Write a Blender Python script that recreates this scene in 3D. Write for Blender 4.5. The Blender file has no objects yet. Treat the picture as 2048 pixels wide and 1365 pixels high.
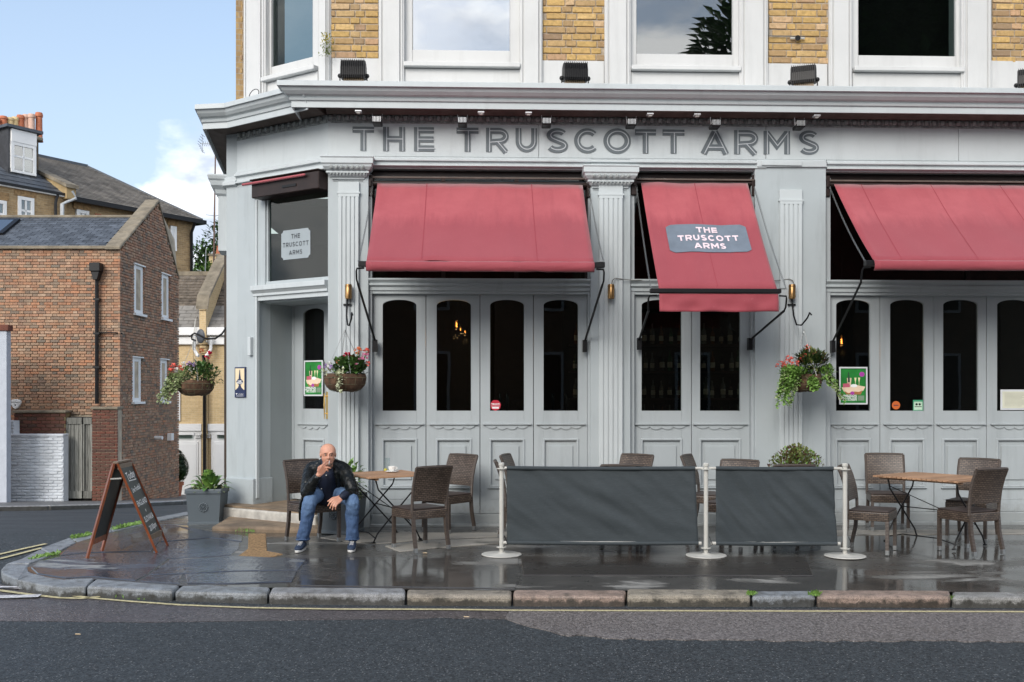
import bpy, bmesh, math, random
from mathutils import Vector, Matrix, noise
R = math.radians
rng = random.Random(7)
S = bpy.context.scene
COL = S.collection
# ---------------------------------------------------------------- camera, light, exposure
FPX, HZ, EYE = 1991.1, 790.0, 1.65
cam = bpy.data.cameras.new('camera'); cam.lens = 35; cam.sensor_width = 36
cam.shift_y = (HZ-682.5)/2048; cam.clip_end = 400; cam.clip_start = .05
co = bpy.data.objects.new('camera', cam); COL.objects.link(co)
co.location = (0, 0, EYE); co.rotation_euler = (R(90), 0, 0); S.camera = co
SUN_EL, SUN_AZ = 30, 205       # azimuth: degrees clockwise from +Y (behind the camera, to the left)
S.view_settings.view_transform = 'Standard'; S.view_settings.look = 'None'
S.view_settings.exposure = 0.70; S.view_settings.gamma = 1
W = bpy.data.worlds.new('World'); S.world = W; W.use_nodes = True
wn = W.node_tree.nodes; wl = W.node_tree.links; wn.clear()
def wnode(t, **k):
    n = wn.new(t)
    for a, b in k.items(): setattr(n, a, b)
    return n
wo = wnode('ShaderNodeOutputWorld'); bg = wnode('ShaderNodeBackground'); bg.inputs['Strength'].default_value = 0.145
sky = wnode('ShaderNodeTexSky', sky_type='NISHITA', sun_disc=False); sky.sun_elevation = R(SUN_EL); sky.sun_rotation = R(SUN_AZ)
sky.air_density = 1.1; sky.dust_density = 1.5; sky.ozone_density = 1.6
tc = wnode('ShaderNodeTexCoord')
nz = wnode('ShaderNodeTexNoise'); nz.inputs['Scale'].default_value = 3.6; nz.inputs['Detail'].default_value = 9; nz.inputs['Roughness'].default_value = .55
mp = wnode('ShaderNodeMapping'); mp.inputs['Scale'].default_value = (1, 1, 1.9); mp.inputs['Location'].default_value = (.37, .1, .2)
wl.new(tc.outputs['Generated'], mp.inputs[0]); wl.new(mp.outputs[0], nz.inputs['Vector'])
# a cumulus bank low over the far roofs
cb = wnode('ShaderNodeVectorMath', operation='SUBTRACT'); cb.inputs[1].default_value = Vector((-.255, .955, .10))
wl.new(tc.outputs['Generated'], cb.inputs[0])
cs = wnode('ShaderNodeVectorMath', operation='MULTIPLY'); cs.inputs[1].default_value = (1, 1, .72); wl.new(cb.outputs[0], cs.inputs[0])
cl = wnode('ShaderNodeVectorMath', operation='LENGTH'); wl.new(cs.outputs[0], cl.inputs[0])
cm = wnode('ShaderNodeMapRange'); cm.inputs['From Min'].default_value = .03; cm.inputs['From Max'].default_value = .172
cm.inputs['To Min'].default_value = .47; cm.inputs['To Max'].default_value = -.15
wl.new(cl.outputs['Value'], cm.inputs['Value'])
# more cloud behind the camera, open blue ahead
sx = wnode('ShaderNodeSeparateXYZ'); wl.new(tc.outputs['Generated'], sx.inputs[0])
cy = wnode('ShaderNodeMapRange'); cy.inputs['From Min'].default_value = .35; cy.inputs['From Max'].default_value = -.35
cy.inputs['To Min'].default_value = 0; cy.inputs['To Max'].default_value = .22; wl.new(sx.outputs['Y'], cy.inputs['Value'])
ad = wnode('ShaderNodeMath', operation='ADD'); wl.new(nz.outputs['Fac'], ad.inputs[0]); wl.new(cm.outputs[0], ad.inputs[1])
ad2 = wnode('ShaderNodeMath', operation='ADD'); wl.new(ad.outputs[0], ad2.inputs[0]); wl.new(cy.outputs[0], ad2.inputs[1])
cr = wnode('ShaderNodeValToRGB'); cr.color_ramp.elements[0].position = .50; cr.color_ramp.elements[1].position = .60
wl.new(ad2.outputs[0], cr.inputs[0])
n2 = wnode('ShaderNodeTexNoise'); n2.inputs['Scale'].default_value = 7; n2.inputs['Detail'].default_value = 8; wl.new(mp.outputs[0], n2.inputs['Vector'])
cc = wnode('ShaderNodeValToRGB'); cc.color_ramp.elements[0].position = .35; cc.color_ramp.elements[0].color = (3.2, 3.6, 4.3, 1)
cc.color_ramp.elements[1].position = .56; cc.color_ramp.elements[1].color = (9.8, 9.8, 9.8, 1); wl.new(n2.outputs['Fac'], cc.inputs[0])
tint = wnode('ShaderNodeMix', data_type='RGBA'); tint.inputs[7].default_value = (2.9, 3.45, 4.2, 1)
wl.new(sky.outputs[0], tint.inputs[6])
hz_ = wnode('ShaderNodeMapRange'); hz_.inputs['From Min'].default_value = 0; hz_.inputs['From Max'].default_value = .55; hz_.inputs['To Min'].default_value = .88; hz_.inputs['To Max'].default_value = .15
wl.new(sx.outputs['Z'], hz_.inputs['Value']); wl.new(hz_.outputs[0], tint.inputs[0])
mx = wnode('ShaderNodeMix', data_type='RGBA'); wl.new(cr.outputs[0], mx.inputs[0]); wl.new(tint.outputs[2], mx.inputs[6]); wl.new(cc.outputs[0], mx.inputs[7])
wl.new(mx.outputs[2], bg.inputs['Color']); wl.new(bg.outputs[0], wo.inputs[0])
sl = bpy.data.lights.new('sun', 'SUN'); sl.energy = 1.6; sl.angle = R(32); sl.color = (1, .955, .89)
so = bpy.data.objects.new('sun', sl); COL.objects.link(so)
sd = Vector((math.sin(R(SUN_AZ))*math.cos(R(SUN_EL)), math.cos(R(SUN_AZ))*math.cos(R(SUN_EL)), math.sin(R(SUN_EL))))
so.rotation_euler = sd.to_track_quat('Z', 'Y').to_euler(); so.location = (-10, -12, 20)

# ---------------------------------------------------------------- measuring helpers
def U(px): return (px-1024)/FPX
def P3(px, py, d): return Vector((U(px)*d, d, EYE+(HZ-py)/FPX*d))
def smooth01(t): t = max(0, min(1, t)); return t*t*(3-2*t)
def hgt(x, y):      # the side street runs downhill away from the corner
    t = y-12.3
    return -0.083*(0 if t < -1 else (t+1)**2/4 if t < 1 else t)+.026*(max(8.15, min(12.3, y))-10.35)      # and the pavement falls gently to the kerb
def G(px, py, off=0.0):   # the ground point seen at a pixel of the photograph
    d = 5.0
    while d < 90:
        z = EYE+(HZ-py)/FPX*d
        if z <= hgt(U(px)*d, d)+off: break
        d += .01
    return Vector((U(px)*d, d, hgt(U(px)*d, d)+off))
class Frame:
    def __init__(s, ox, oy, ang):
        s.o = Vector((ox, oy, 0)); s.c = math.cos(R(ang)); s.s = math.sin(R(ang))
        s.M = Matrix.Translation(s.o) @ Matrix.Rotation(R(ang), 4, 'Z')
    def at(s, px, py, ly=0.0):
        u = U(px)
        t = (ly + s.c*s.o.y - s.s*s.o.x)/(s.c - s.s*u)
        lx = (t*u-s.o.x)*s.c + (t-s.o.y)*s.s
        return lx, EYE+(HZ-py)/FPX*t
    def x(s, px, ly=0.0): return s.at(px, 0, ly)[0]
    def z(s, px, py, ly=0.0): return s.at(px, py, ly)[1]
    def w(s, lx, ly, z): return s.M @ Vector((lx, ly, z))
# ---------------------------------------------------------------- mesh helpers
OFF = {}
class MB:
    def __init__(s): s.v = []; s.f = []; s.m = []; s.sm = []
    def add(s, vs, fs, mi=0, smooth=False):
        b = len(s.v); s.v += [tuple(v) for v in vs]
        for f in fs: s.f.append([b+i for i in f]); s.m.append(mi); s.sm.append(smooth)
        return s
    def box(s, x0, x1, y0, y1, z0, z1, mi=0):
        if x0 > x1: x0, x1 = x1, x0
        if y0 > y1: y0, y1 = y1, y0
        if z0 > z1: z0, z1 = z1, z0
        return s.add([(x0,y0,z0),(x1,y0,z0),(x1,y1,z0),(x0,y1,z0),(x0,y0,z1),(x1,y0,z1),(x1,y1,z1),(x0,y1,z1)],
              [(0,3,2,1),(4,5,6,7),(0,1,5,4),(1,2,6,5),(2,3,7,6),(3,0,4,7)], mi)
    def obox(s, M, sx, sy, sz, mi=0):
        vs = [M @ Vector((a*sx/2, b*sy/2, c*sz/2)) for c in (-1,1) for a, b in ((-1,-1),(1,-1),(1,1),(-1,1))]
        return s.add(vs, [(0,3,2,1),(4,5,6,7),(0,1,5,4),(1,2,6,5),(2,3,7,6),(3,0,4,7)], mi)
    def bar(s, p, q, w, h=None, mi=0):
        p = Vector(p); q = Vector(q); d = q-p; h = h or w
        qt = d.to_track_quat('Z', 'Y').to_matrix().to_4x4()
        return s.obox(Matrix.Translation((p+q)/2) @ qt, w, h, d.length, mi)
    def prism(s, poly, y0, y1, mi=0, smooth=False):     # poly of (x,z), extruded along y
        n = len(poly)
        vs = [(x, y0, z) for x, z in poly]+[(x, y1, z) for x, z in poly]
        a = sum(poly[i][0]*poly[(i+1)%n][1]-poly[(i+1)%n][0]*poly[i][1] for i in range(n))
        fs = [list(range(n)), list(range(2*n-1, n-1, -1))]+[(i, i+n, (i+1)%n+n, (i+1)%n) for i in range(n)]
        if (a < 0) != (y0 > y1): fs = [list(reversed(f)) for f in fs]
        return s.add(vs, fs, mi, smooth)
    def slab(s, poly, z0, z1, mi=0):      # poly of (x,y), extruded along z; z1 may be a function
        n = len(poly)
        a = sum(poly[i][0]*poly[(i+1)%n][1]-poly[(i+1)%n][0]*poly[i][1] for i in range(n))
        if a < 0: poly = poly[::-1]
        g0 = z0 if callable(z0) else (lambda x, y: z0); g1 = z1 if callable(z1) else (lambda x, y: z1)
        vs = [(x, y, g0(x, y)) for x, y in poly]+[(x, y, g1(x, y)) for x, y in poly]
        return s.add(vs, [list(range(n-1, -1, -1)), list(range(n, 2*n))]+[(i, (i+1)%n, (i+1)%n+n, i+n) for i in range(n)], mi)
    def tube(s, pts, r, n=8, mi=0, cap=True, flat=1.0):
        pts = [Vector(p) for p in pts]; rs = r if isinstance(r, (list, tuple)) else [r]*len(pts)
        vs = []; up = None
        for i, p in enumerate(pts):
            d = (pts[min(i+1, len(pts)-1)]-pts[max(i-1, 0)]).normalized()
            if up is None: up = Vector((0, 0, 1)) if abs(d.z) < .9 else Vector((0, 1, 0))
            a = d.cross(up).normalized(); b = a.cross(d).normalized(); up = b
            for k in range(n):
                t = 2*math.pi*k/n; vs.append(p+(a*math.cos(t)+b*math.sin(t)*flat)*rs[i])
        fs = [(i*n+k, i*n+(k+1)%n, (i+1)*n+(k+1)%n, (i+1)*n+k) for i in range(len(pts)-1) for k in range(n)]
        if cap: fs += [list(range(n-1, -1, -1)), [(len(pts)-1)*n+k for k in range(n)]]
        return s.add(vs, fs, mi, True)
    def lathe(s, prof, n=16, c=(0, 0, 0), mi=0, sq=1.0, smooth=True):
        vs = [(c[0]+r*math.cos(2*math.pi*k/n), c[1]+r*sq*math.sin(2*math.pi*k/n), c[2]+z) for r, z in prof for k in range(n)]
        fs = [(i*n+k, i*n+(k+1)%n, (i+1)*n+(k+1)%n, (i+1)*n+k) for i in range(len(prof)-1) for k in range(n)]
        fs += [list(range(n-1, -1, -1)), [(len(prof)-1)*n+k for k in range(n)]]
        return s.add(vs, fs, mi, smooth)
    def ball(s, c, r, n=10, mi=0, M=None):
        c = Vector(c); rr = r if isinstance(r, (tuple, list)) else (r, r, r); h = n//2
        vs = []
        for i in range(h+1):
            t = math.pi*(i+.001)/(h+.002)
            for k in range(n):
                a = 2*math.pi*k/n; q = Vector((rr[0]*math.sin(t)*math.cos(a), rr[1]*math.sin(t)*math.sin(a), rr[2]*math.cos(t)))
                vs.append(c+(M @ q if M else q))
        fs = [(i*n+k, (i+1)*n+k, (i+1)*n+(k+1)%n, i*n+(k+1)%n) for i in range(h) for k in range(n)]
        fs += [list(range(n)), [h*n+k for k in range(n-1, -1, -1)]]
        return s.add(vs, fs, mi, True)
    def leaf(s, p, d, up, L, w, mi=0, bend=.25):
        d = Vector(d).normalized(); a = d.cross(Vector(up))
        if a.length < 1e-3: a = d.cross(Vector((1, .3, 0)))
        a.normalize(); nn = a.cross(d); p = Vector(p)
        q = p+d*L*.5+nn*L*bend*.5; e = p+d*L
        return s.add([p, q-a*w/2+nn*w*.12, q, q+a*w/2+nn*w*.12, e], [(0,2,1),(0,3,2),(1,2,4),(2,3,4)], mi, False)
    def sweep(s, path, prof, mi=0, closed_prof=False):    # prof of (out, z) along a 2D path; outward is to the right of travel
        vs = []; n = len(path); k = len(prof)
        for i in range(n):
            p = Vector(path[i][:2]); a = (p-Vector(path[i-1][:2])).normalized() if i else None
            b = (Vector(path[i+1][:2])-p).normalized() if i < n-1 else None
            na = Vector((a.y, -a.x)) if a else None; nb = Vector((b.y, -b.x)) if b else None
            if na is None: m = nb
            elif nb is None: m = na
            else: m = (na+nb); m = m/(m.dot(na))
            for o, z in prof: vs.append((p.x+m.x*o, p.y+m.y*o, z))
        fs = []
        kk = k if closed_prof else k-1
        for i in range(n-1):
            for j in range(kk): fs.append((i*k+j, (i+1)*k+j, (i+1)*k+(j+1)%k, i*k+(j+1)%k))
        fs += [list(range(k-1, -1, -1)), [(n-1)*k+j for j in range(k)]]
        return s.add(vs, fs, mi)
    def build(s, name, mats, parent=None, M=None, bevel=0, seg=1, jit=0, **props):
        me = bpy.data.meshes.new(name)
        off = Vector(OFF.get(parent.name, (0, 0, 0))) if parent else Vector((0, 0, 0))
        me.from_pydata([Vector(v)-off for v in s.v], [], s.f)
        if not isinstance(mats, (list, tuple)): mats = [mats]
        for m in mats: me.materials.append(m)
        me.polygons.foreach_set('material_index', s.m); me.polygons.foreach_set('use_smooth', s.sm)
        if bevel:
            bm = bmesh.new(); bm.from_mesh(me); bmesh.ops.remove_doubles(bm, verts=bm.verts, dist=1e-5)
            es = [e for e in bm.edges if len(e.link_faces) == 2 and e.calc_face_angle(0) > .5]
            bmesh.ops.bevel(bm, geom=es, offset=bevel, segments=seg, profile=.5, affect='EDGES', clamp_overlap=True)
            if jit:
                for v in bm.verts:
                    q = noise.noise_vector(v.co*9+Vector((s.v[0][0]*3, 0, 0))); v.co += q*jit
            bm.to_mesh(me); bm.free()
        if any(s.sm): me.set_sharp_from_angle(angle=R(42))
        uvbox(me, off)
        o = bpy.data.objects.new(name, me); COL.objects.link(o)
        if parent: o.parent = parent; OFF[o.name] = off
        elif M is not None: o.matrix_world = M
        for a, b in props.items(): o[a] = b
        return o
def uvbox(me, off=Vector((0, 0, 0))):
    uv = me.uv_layers.new(name='UVMap').data
    V = me.vertices
    for p in me.polygons:
        n = p.normal; ax, ay, az = abs(n.x), abs(n.y), abs(n.z)
        for li in p.loop_indices:
            c = V[me.loops[li].vertex_index].co+off
            if az > ax and az > ay and az > .75: uv[li].uv = (c.x, c.y)
            elif ay >= ax: uv[li].uv = (c.x, c.z)
            else: uv[li].uv = (c.y, c.z)
def thing(name, label, cat, M=None, base=(0, 0, 0), group=None):
    o = bpy.data.objects.new(name, None); COL.objects.link(o); o.empty_display_size = .1
    b = Vector(base); M = M or Matrix.Identity(4)
    o.matrix_world = M @ Matrix.Translation(b); OFF[o.name] = b
    o['label'] = label; o['category'] = cat
    if group: o['group'] = group
    return o
def tag(o, label, cat, group=None):
    o['label'] = label; o['category'] = cat
    if group: o['group'] = group
    return o
def copy_tree(o, parent=None):
    c = o.copy(); COL.objects.link(c)
    if parent: c.parent = parent
    for ch in list(o.children): copy_tree(ch, c)
    return c
def struct(o): o['kind'] = 'structure'; return o
# ---------------------------------------------------------------- materials
MAT = {}
class NT:
    def __init__(s, name):
        s.m = bpy.data.materials.new(name); s.m.use_nodes = True; s.t = s.m.node_tree; s.t.nodes.clear()
        s.out = s.n('ShaderNodeOutputMaterial'); s.p = s.n('ShaderNodeBsdfPrincipled'); s.l(s.p.outputs[0], s.out.inputs[0]); MAT[name] = s.m
        s.tc = s.n('ShaderNodeTexCoord')
    def n(s, t, **k):
        q = s.t.nodes.new(t)
        for a, b in k.items(): setattr(q, a, b)
        return q
    def l(s, a, b): s.t.links.new(a, b)
    def noise(s, scale, detail=4, rough=.5, vec=None, stretch=None, dist=0):
        q = s.n('ShaderNodeTexNoise'); q.inputs['Scale'].default_value = scale; q.inputs['Detail'].default_value = detail
        q.inputs['Roughness'].default_value = rough; q.inputs['Distortion'].default_value = dist
        v = vec or s.tc.outputs['Object']
        if stretch:
            mp = s.n('ShaderNodeMapping'); mp.inputs['Scale'].default_value = stretch; s.l(v, mp.inputs[0]); v = mp.outputs[0]
        s.l(v, q.inputs['Vector']); return q.outputs['Fac']
    def ramp(s, f, stops):
        q = s.n('ShaderNodeValToRGB'); e = q.color_ramp.elements
        while len(e) < len(stops): e.new(.5)
        for i, (p, c) in enumerate(stops):
            e[i].position = p; e[i].color = (c, c, c, 1) if isinstance(c, (int, float)) else (*c, 1)
        s.l(f, q.inputs[0]); return q.outputs[0]
    def mix(s, f, a, b, mode='MIX'):
        q = s.n('ShaderNodeMix', data_type='RGBA', blend_type=mode)
        for si, v in ((0, f), (6, a), (7, b)):
            sock = q.inputs[si]
            if isinstance(v, (int, float)): sock.default_value = v if si == 0 else (v, v, v, 1)
            elif isinstance(v, tuple): sock.default_value = (*v, 1)
            else: s.l(v, sock)
        return q.outputs[2]
    def math(s, op, a, b=0.0):
        q = s.n('ShaderNodeMath', operation=op)
        for i, v in enumerate((a, b)):
            if isinstance(v, (int, float)): q.inputs[i].default_value = v
            else: s.l(v, q.inputs[i])
        return q.outputs[0]
    def bump(s, h, strength=.3, dist=.01, prev=None):
        q = s.n('ShaderNodeBump'); q.inputs['Strength'].default_value = strength; q.inputs['Distance'].default_value = dist
        s.l(h, q.inputs['Height'])
        if prev: s.l(prev, q.inputs['Normal'])
        s.l(q.outputs[0], s.p.inputs['Normal']); return q.outputs[0]
    def set(s, color=None, rough=None, metal=None, spec=None):
        for nm, v in (('Base Color', color), ('Roughness', rough), ('Metallic', metal), ('Specular IOR Level', spec)):
            if v is None: continue
            if isinstance(v, tuple): s.p.inputs[nm].default_value = (*v, 1)
            elif isinstance(v, (int, float)): s.p.inputs[nm].default_value = v
            else: s.l(v, s.p.inputs[nm])
        return s.m
def lite(c, k): return tuple(min(1, x*k) for x in c)
def plain(name, c, rough=.6, var=.12, scale=6, bump=0, metal=0, bscale=60, stretch=None, rand=0, spec=.5):
    t = NT(name); f = t.noise(scale, 5, .6, stretch=stretch)
    col = t.mix(t.ramp(f, [(.3, 0), (.7, 1)]), lite(c, 1-var), lite(c, 1+var))
    if rand:
        oi = t.n('ShaderNodeObjectInfo'); k = t.math('MULTIPLY_ADD', oi.outputs['Random'], rand*2); k.node.inputs[2].default_value = 1-rand
        col = t.mix(1.0, col, k, 'MULTIPLY')
    t.set(col, rough, metal, spec)
    if bump: t.bump(t.noise(bscale, 4, .6), bump, .005)
    return t.m
def paint(name, c, dirt=(.30, .30, .27), amt=.35, rough=.45, streak=True, ground=False):
    t = NT(name)
    f1 = t.noise(1.3, 6, .6); f2 = t.noise(5, 7, .7, stretch=(1, 1, .12)); f3 = t.noise(28, 5, .7)
    col = t.mix(t.ramp(f1, [(.3, 0), (.75, 1)]), lite(c, .93), lite(c, 1.05))
    if streak: col = t.mix(t.math('MULTIPLY', t.ramp(f2, [(.52, 0), (.85, 1)]), amt), col, tuple(a*b for a, b in zip(c, dirt)) if 0 else tuple(x*.55 for x in c))
    sp = t.ramp(f3, [(.68, 0), (.75, 1)])
    col = t.mix(t.math('MULTIPLY', sp, amt*.6), col, tuple(x*.5 for x in dirt))
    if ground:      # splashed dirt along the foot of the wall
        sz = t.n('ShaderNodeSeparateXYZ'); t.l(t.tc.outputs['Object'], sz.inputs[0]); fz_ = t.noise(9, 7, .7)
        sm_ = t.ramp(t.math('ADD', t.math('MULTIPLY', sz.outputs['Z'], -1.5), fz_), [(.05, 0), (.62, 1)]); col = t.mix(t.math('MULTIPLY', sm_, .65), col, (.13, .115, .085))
    t.set(col, rough); t.bump(t.noise(12, 8, .65), .12, .01); return t.m
def brickmat(name, cols, mortar, bw=.215, bh=.065, mj=.010, rough=.85, soot=.25):
    t = NT(name); b = t.n('ShaderNodeTexBrick'); t.l(t.tc.outputs['UV'], b.inputs['Vector'])
    b.inputs['Scale'].default_value = 1; b.inputs['Brick Width'].default_value = bw+mj; b.inputs['Row Height'].default_value = bh+mj
    b.inputs['Mortar Size'].default_value = mj*.5; b.inputs['Mortar Smooth'].default_value = .1; b.offset = .5
    b.inputs['Color1'].default_value = (*cols[0], 1); b.inputs['Color2'].default_value = (*cols[1], 1); b.inputs['Mortar'].default_value = (*mortar, 1)
    f = t.noise(1.5, 5, .6); g = t.noise(14, 3, .6)
    col = t.mix(t.math('MULTIPLY', t.ramp(g, [(.45, 0), (.6, 1)]), .35), b.outputs['Color'], cols[2])
    col = t.mix(t.math('MULTIPLY', t.ramp(f, [(.45, 0), (.75, 1)]), soot), col, (.05, .04, .03))
    t.set(col, rough); t.bump(b.outputs['Fac'], -.6, .01); return t.m
def bricks_rand(name, stops, rough=.85, vscale=1.0, gran=25):
    """one material for individually modelled bricks: the colour comes from each brick's own place"""
    t = NT(name); at = t.n('ShaderNodeAttribute', attribute_name='rnd')
    oi = t.n('ShaderNodeObjectInfo'); s = t.math('FRACT', t.math('ADD', at.outputs['Fac'], oi.outputs['Random']))
    col = t.ramp(s, stops); q = t.t.nodes[-1]
    g = t.noise(gran, 6, .7)
    col = t.mix(t.math('MULTIPLY', t.ramp(g, [(.4, 0), (.7, 1)]), .6), col, tuple(x*.38 for x in stops[0][1]))
    g2 = t.noise(gran*1.7, 4, .7)
    col = t.mix(t.math('MULTIPLY', t.ramp(g2, [(.62, 0), (.7, 1)]), .35), col, lite(stops[-1][1], 1.3))
    t.set(col, rough); t.bump(g, .5, .006); return t.m

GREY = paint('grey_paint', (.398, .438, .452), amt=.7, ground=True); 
GREYL = paint('pale_grey_paint', (.50, .538, .55), amt=.42)
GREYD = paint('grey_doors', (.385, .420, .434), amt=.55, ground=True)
WHITE = paint('white_paint', (.575, .578, .57), amt=.36, rough=.5)
WHITE2 = paint('clean_white_paint', (.78, .78, .77), amt=.06, rough=.5)
SIGNG = plain('lettering_grey', (.115, .135, .148), .55, .08)
LETLINE = plain('lettering_line', (.52, .55, .58), .55, .05)
DIRTY = paint('sooty_paint', (.17, .15, .135), amt=.6)
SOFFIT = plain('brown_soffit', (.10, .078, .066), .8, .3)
EGG = plain('weathered_grey_moulding', (.30, .32, .315), .7, .4, 20, .5)
def awningmat():
    t = NT('red_awning_canvas'); f = t.noise(1.2, 6, .65); g = t.noise(260, 2, .5); st = t.noise(4, 5, .7, stretch=(1.6, .25, .25))
    col = t.mix(t.ramp(f, [(.32, 0), (.72, 1)]), (.30, .040, .055), (.41, .085, .10))
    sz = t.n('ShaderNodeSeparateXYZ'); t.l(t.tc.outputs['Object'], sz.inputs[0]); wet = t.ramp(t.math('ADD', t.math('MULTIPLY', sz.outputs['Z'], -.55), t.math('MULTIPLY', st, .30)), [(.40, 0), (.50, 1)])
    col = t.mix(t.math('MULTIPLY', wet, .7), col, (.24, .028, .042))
    col = t.mix(t.math('MULTIPLY', t.ramp(st, [(.5, 0), (.8, 1)]), .45), col, (.23, .03, .045))
    col = t.mix(t.math('MULTIPLY', t.ramp(t.noise(90, 2, .5), [(.7, 0), (.74, 1)]), .25), col, (.6, .35, .35))
    t.set(col, .75); t.bump(g, .15, .002); t.p.inputs['Sheen Weight'].default_value = .3; return t.m
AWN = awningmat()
BLACK = plain('black_metal', (.007, .007, .008), .42, .2, spec=.3)
BROWNM = plain('dark_brown_metal', (.022, .012, .010), .45, .3, spec=.35)
STEEL = plain('galvanised_steel', (.30, .31, .31), .4, .15, metal=.8)
BRASS = plain('aged_brass', (.32, .19, .08), .35, .35, metal=.9)
BRASSB = plain('bright_brass', (.62, .44, .17), .3, .2, metal=.9)
CREAM = plain('off_white_enamel', (.50, .49, .45), .35, .08)
CANVAS = None
def canvasmat():
    t = NT('charcoal_canvas'); w = t.n('ShaderNodeTexWave', wave_type='BANDS', bands_direction='Z'); w.inputs['Scale'].default_value = 60; w.inputs['Distortion'].default_value = 3
    f = t.noise(3, 5, .6, stretch=(.4, 1, 3)); g = t.noise(120, 3, .6, stretch=(.15, 1, 1))
    col = t.mix(t.ramp(f, [(.3, 0), (.7, 1)]), (.030, .039, .044), (.040, .050, .056)); col = t.mix(t.math('MULTIPLY', t.ramp(g, [(.5, 0), (.7, 1)]), .2), col, (.08, .092, .10))
    t.set(col, .8); t.bump(g, .3, .003); return t.m
CANVAS = canvasmat()
def wicker():
    t = NT('brown_wicker'); b = t.n('ShaderNodeTexBrick'); t.l(t.tc.outputs['UV'], b.inputs['Vector']); b.offset = .5
    b.inputs['Scale'].default_value = 1; b.inputs['Brick Width'].default_value = .046; b.inputs['Row Height'].default_value = .020
    b.inputs['Mortar Size'].default_value = .0042; b.inputs['Mortar Smooth'].default_value = .6
    b.inputs['Color1'].default_value = (.13, .094, .07, 1); b.inputs['Color2'].default_value = (.064, .044, .032, 1); b.inputs['Mortar'].default_value = (.008, .006, .005, 1)
    t.set(b.outputs['Color'], .42); t.bump(b.outputs['Fac'], -1, .006); return t.m
WICK = wicker()
def wickplain():
    t = NT('wicker_wrap'); w = t.n('ShaderNodeTexWave', bands_direction='Z'); w.inputs['Scale'].default_value = 22
    t.l(t.tc.outputs['Object'], w.inputs['Vector']); t.set(t.mix(w.outputs['Fac'], (.03, .021, .017), (.105, .08, .064)), .45); t.bump(w.outputs['Fac'], .6, .004); return t.m
WRAP = wickplain()
CUSH = plain('dark_seat_cushion', (.045, .032, .028), .5, .3)
def wood(name, a, b, sc=(1, 14, 14), rough=.55):
    t = NT(name); f = t.noise(3, 7, .6, stretch=sc, dist=.4); oi = t.n('ShaderNodeObjectInfo')
    col = t.mix(t.ramp(f, [(.3, 0), (.72, 1)]), a, b); k = t.math('MULTIPLY_ADD', oi.outputs['Random'], .5); k.node.inputs[2].default_value = .75
    t.set(t.mix(1.0, col, k, 'MULTIPLY'), rough); t.bump(f, .25, .004); return t.m
TEAK = wood('teak_slats', (.25, .13, .07), (.46, .28, .165))
BOARDW = wood('varnished_red_wood', (.14, .035, .012), (.30, .085, .03), (14, 14, 1), .35)
BOARDG = wood('worn_grey_brown_wood', (.16, .115, .08), (.28, .21, .15), (14, 14, 1))
GATEW = wood('weathered_grey_planks', (.07, .07, .06), (.30, .30, .27), (14, 14, .8), .8)
SLATEB = plain('chalkboard', (.022, .030, .030), .45, .35, 3)
CHALK = plain('chalk_white', (.85, .85, .83), .9, .03)
def glassmat(name, refl=.06, tint=(1, 1, 1), wav=.0):
    t = NT(name); t.t.nodes.remove(t.p)
    tr = t.n('ShaderNodeBsdfTransparent'); tr.inputs[0].default_value = (*tint, 1); gl = t.n('ShaderNodeBsdfGlossy'); gl.inputs['Roughness'].default_value = .0
    lw = t.n('ShaderNodeLayerWeight'); lw.inputs[0].default_value = .5; fr = t.math('MULTIPLY_ADD', t.math('POWER', lw.outputs['Facing'], 5.0), .9).node; fr.inputs[2].default_value = .042; ms = t.n('ShaderNodeMixShader')
    f = t.math('MAXIMUM', fr.outputs[0], refl) if refl > .06 else fr.outputs[0]
    if wav:
        b = t.n('ShaderNodeBump'); b.inputs['Strength'].default_value = wav; b.inputs['Distance'].default_value = .02; t.l(t.noise(1.6, 2, .5), b.inputs['Height']); t.l(b.outputs[0], gl.inputs['Normal'])
    t.l(f, ms.inputs[0]); t.l(tr.outputs[0], ms.inputs[1]); t.l(gl.outputs[0], ms.inputs[2]); t.l(ms.outputs[0], t.out.inputs[0]); return t.m
GLASS = glassmat('window_glass', .05, (.55, .6, .58), .02)
GLASSB = glassmat('bright_reflecting_glass', .60, (.5, .55, .55), .05)
GLASSM = glassmat('half_reflecting_glass', .22, (.6, .64, .64), .03)
GLASSC = glassmat('clear_glass', .05, (.95, .97, .97))
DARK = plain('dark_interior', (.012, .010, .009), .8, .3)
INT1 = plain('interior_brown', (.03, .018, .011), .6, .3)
def emit(name, c, s):
    t = NT(name); t.p.inputs['Emission Color'].default_value = (*c, 1); t.p.inputs['Emission Strength'].default_value = s; t.set(c, .5); return t.m
BULB = emit('glowing_filament', (1, .33, .06), 7)
BULBS = emit('small_warm_lamp', (1, .6, .25), 6)
STONEW = plain('worn_pale_stone', (.42, .40, .36), .75, .3, 8, .6)
STONEB = plain('worn_brown_stone', (.20, .145, .095), .7, .4, 5, .7)
SKIN = None
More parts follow.
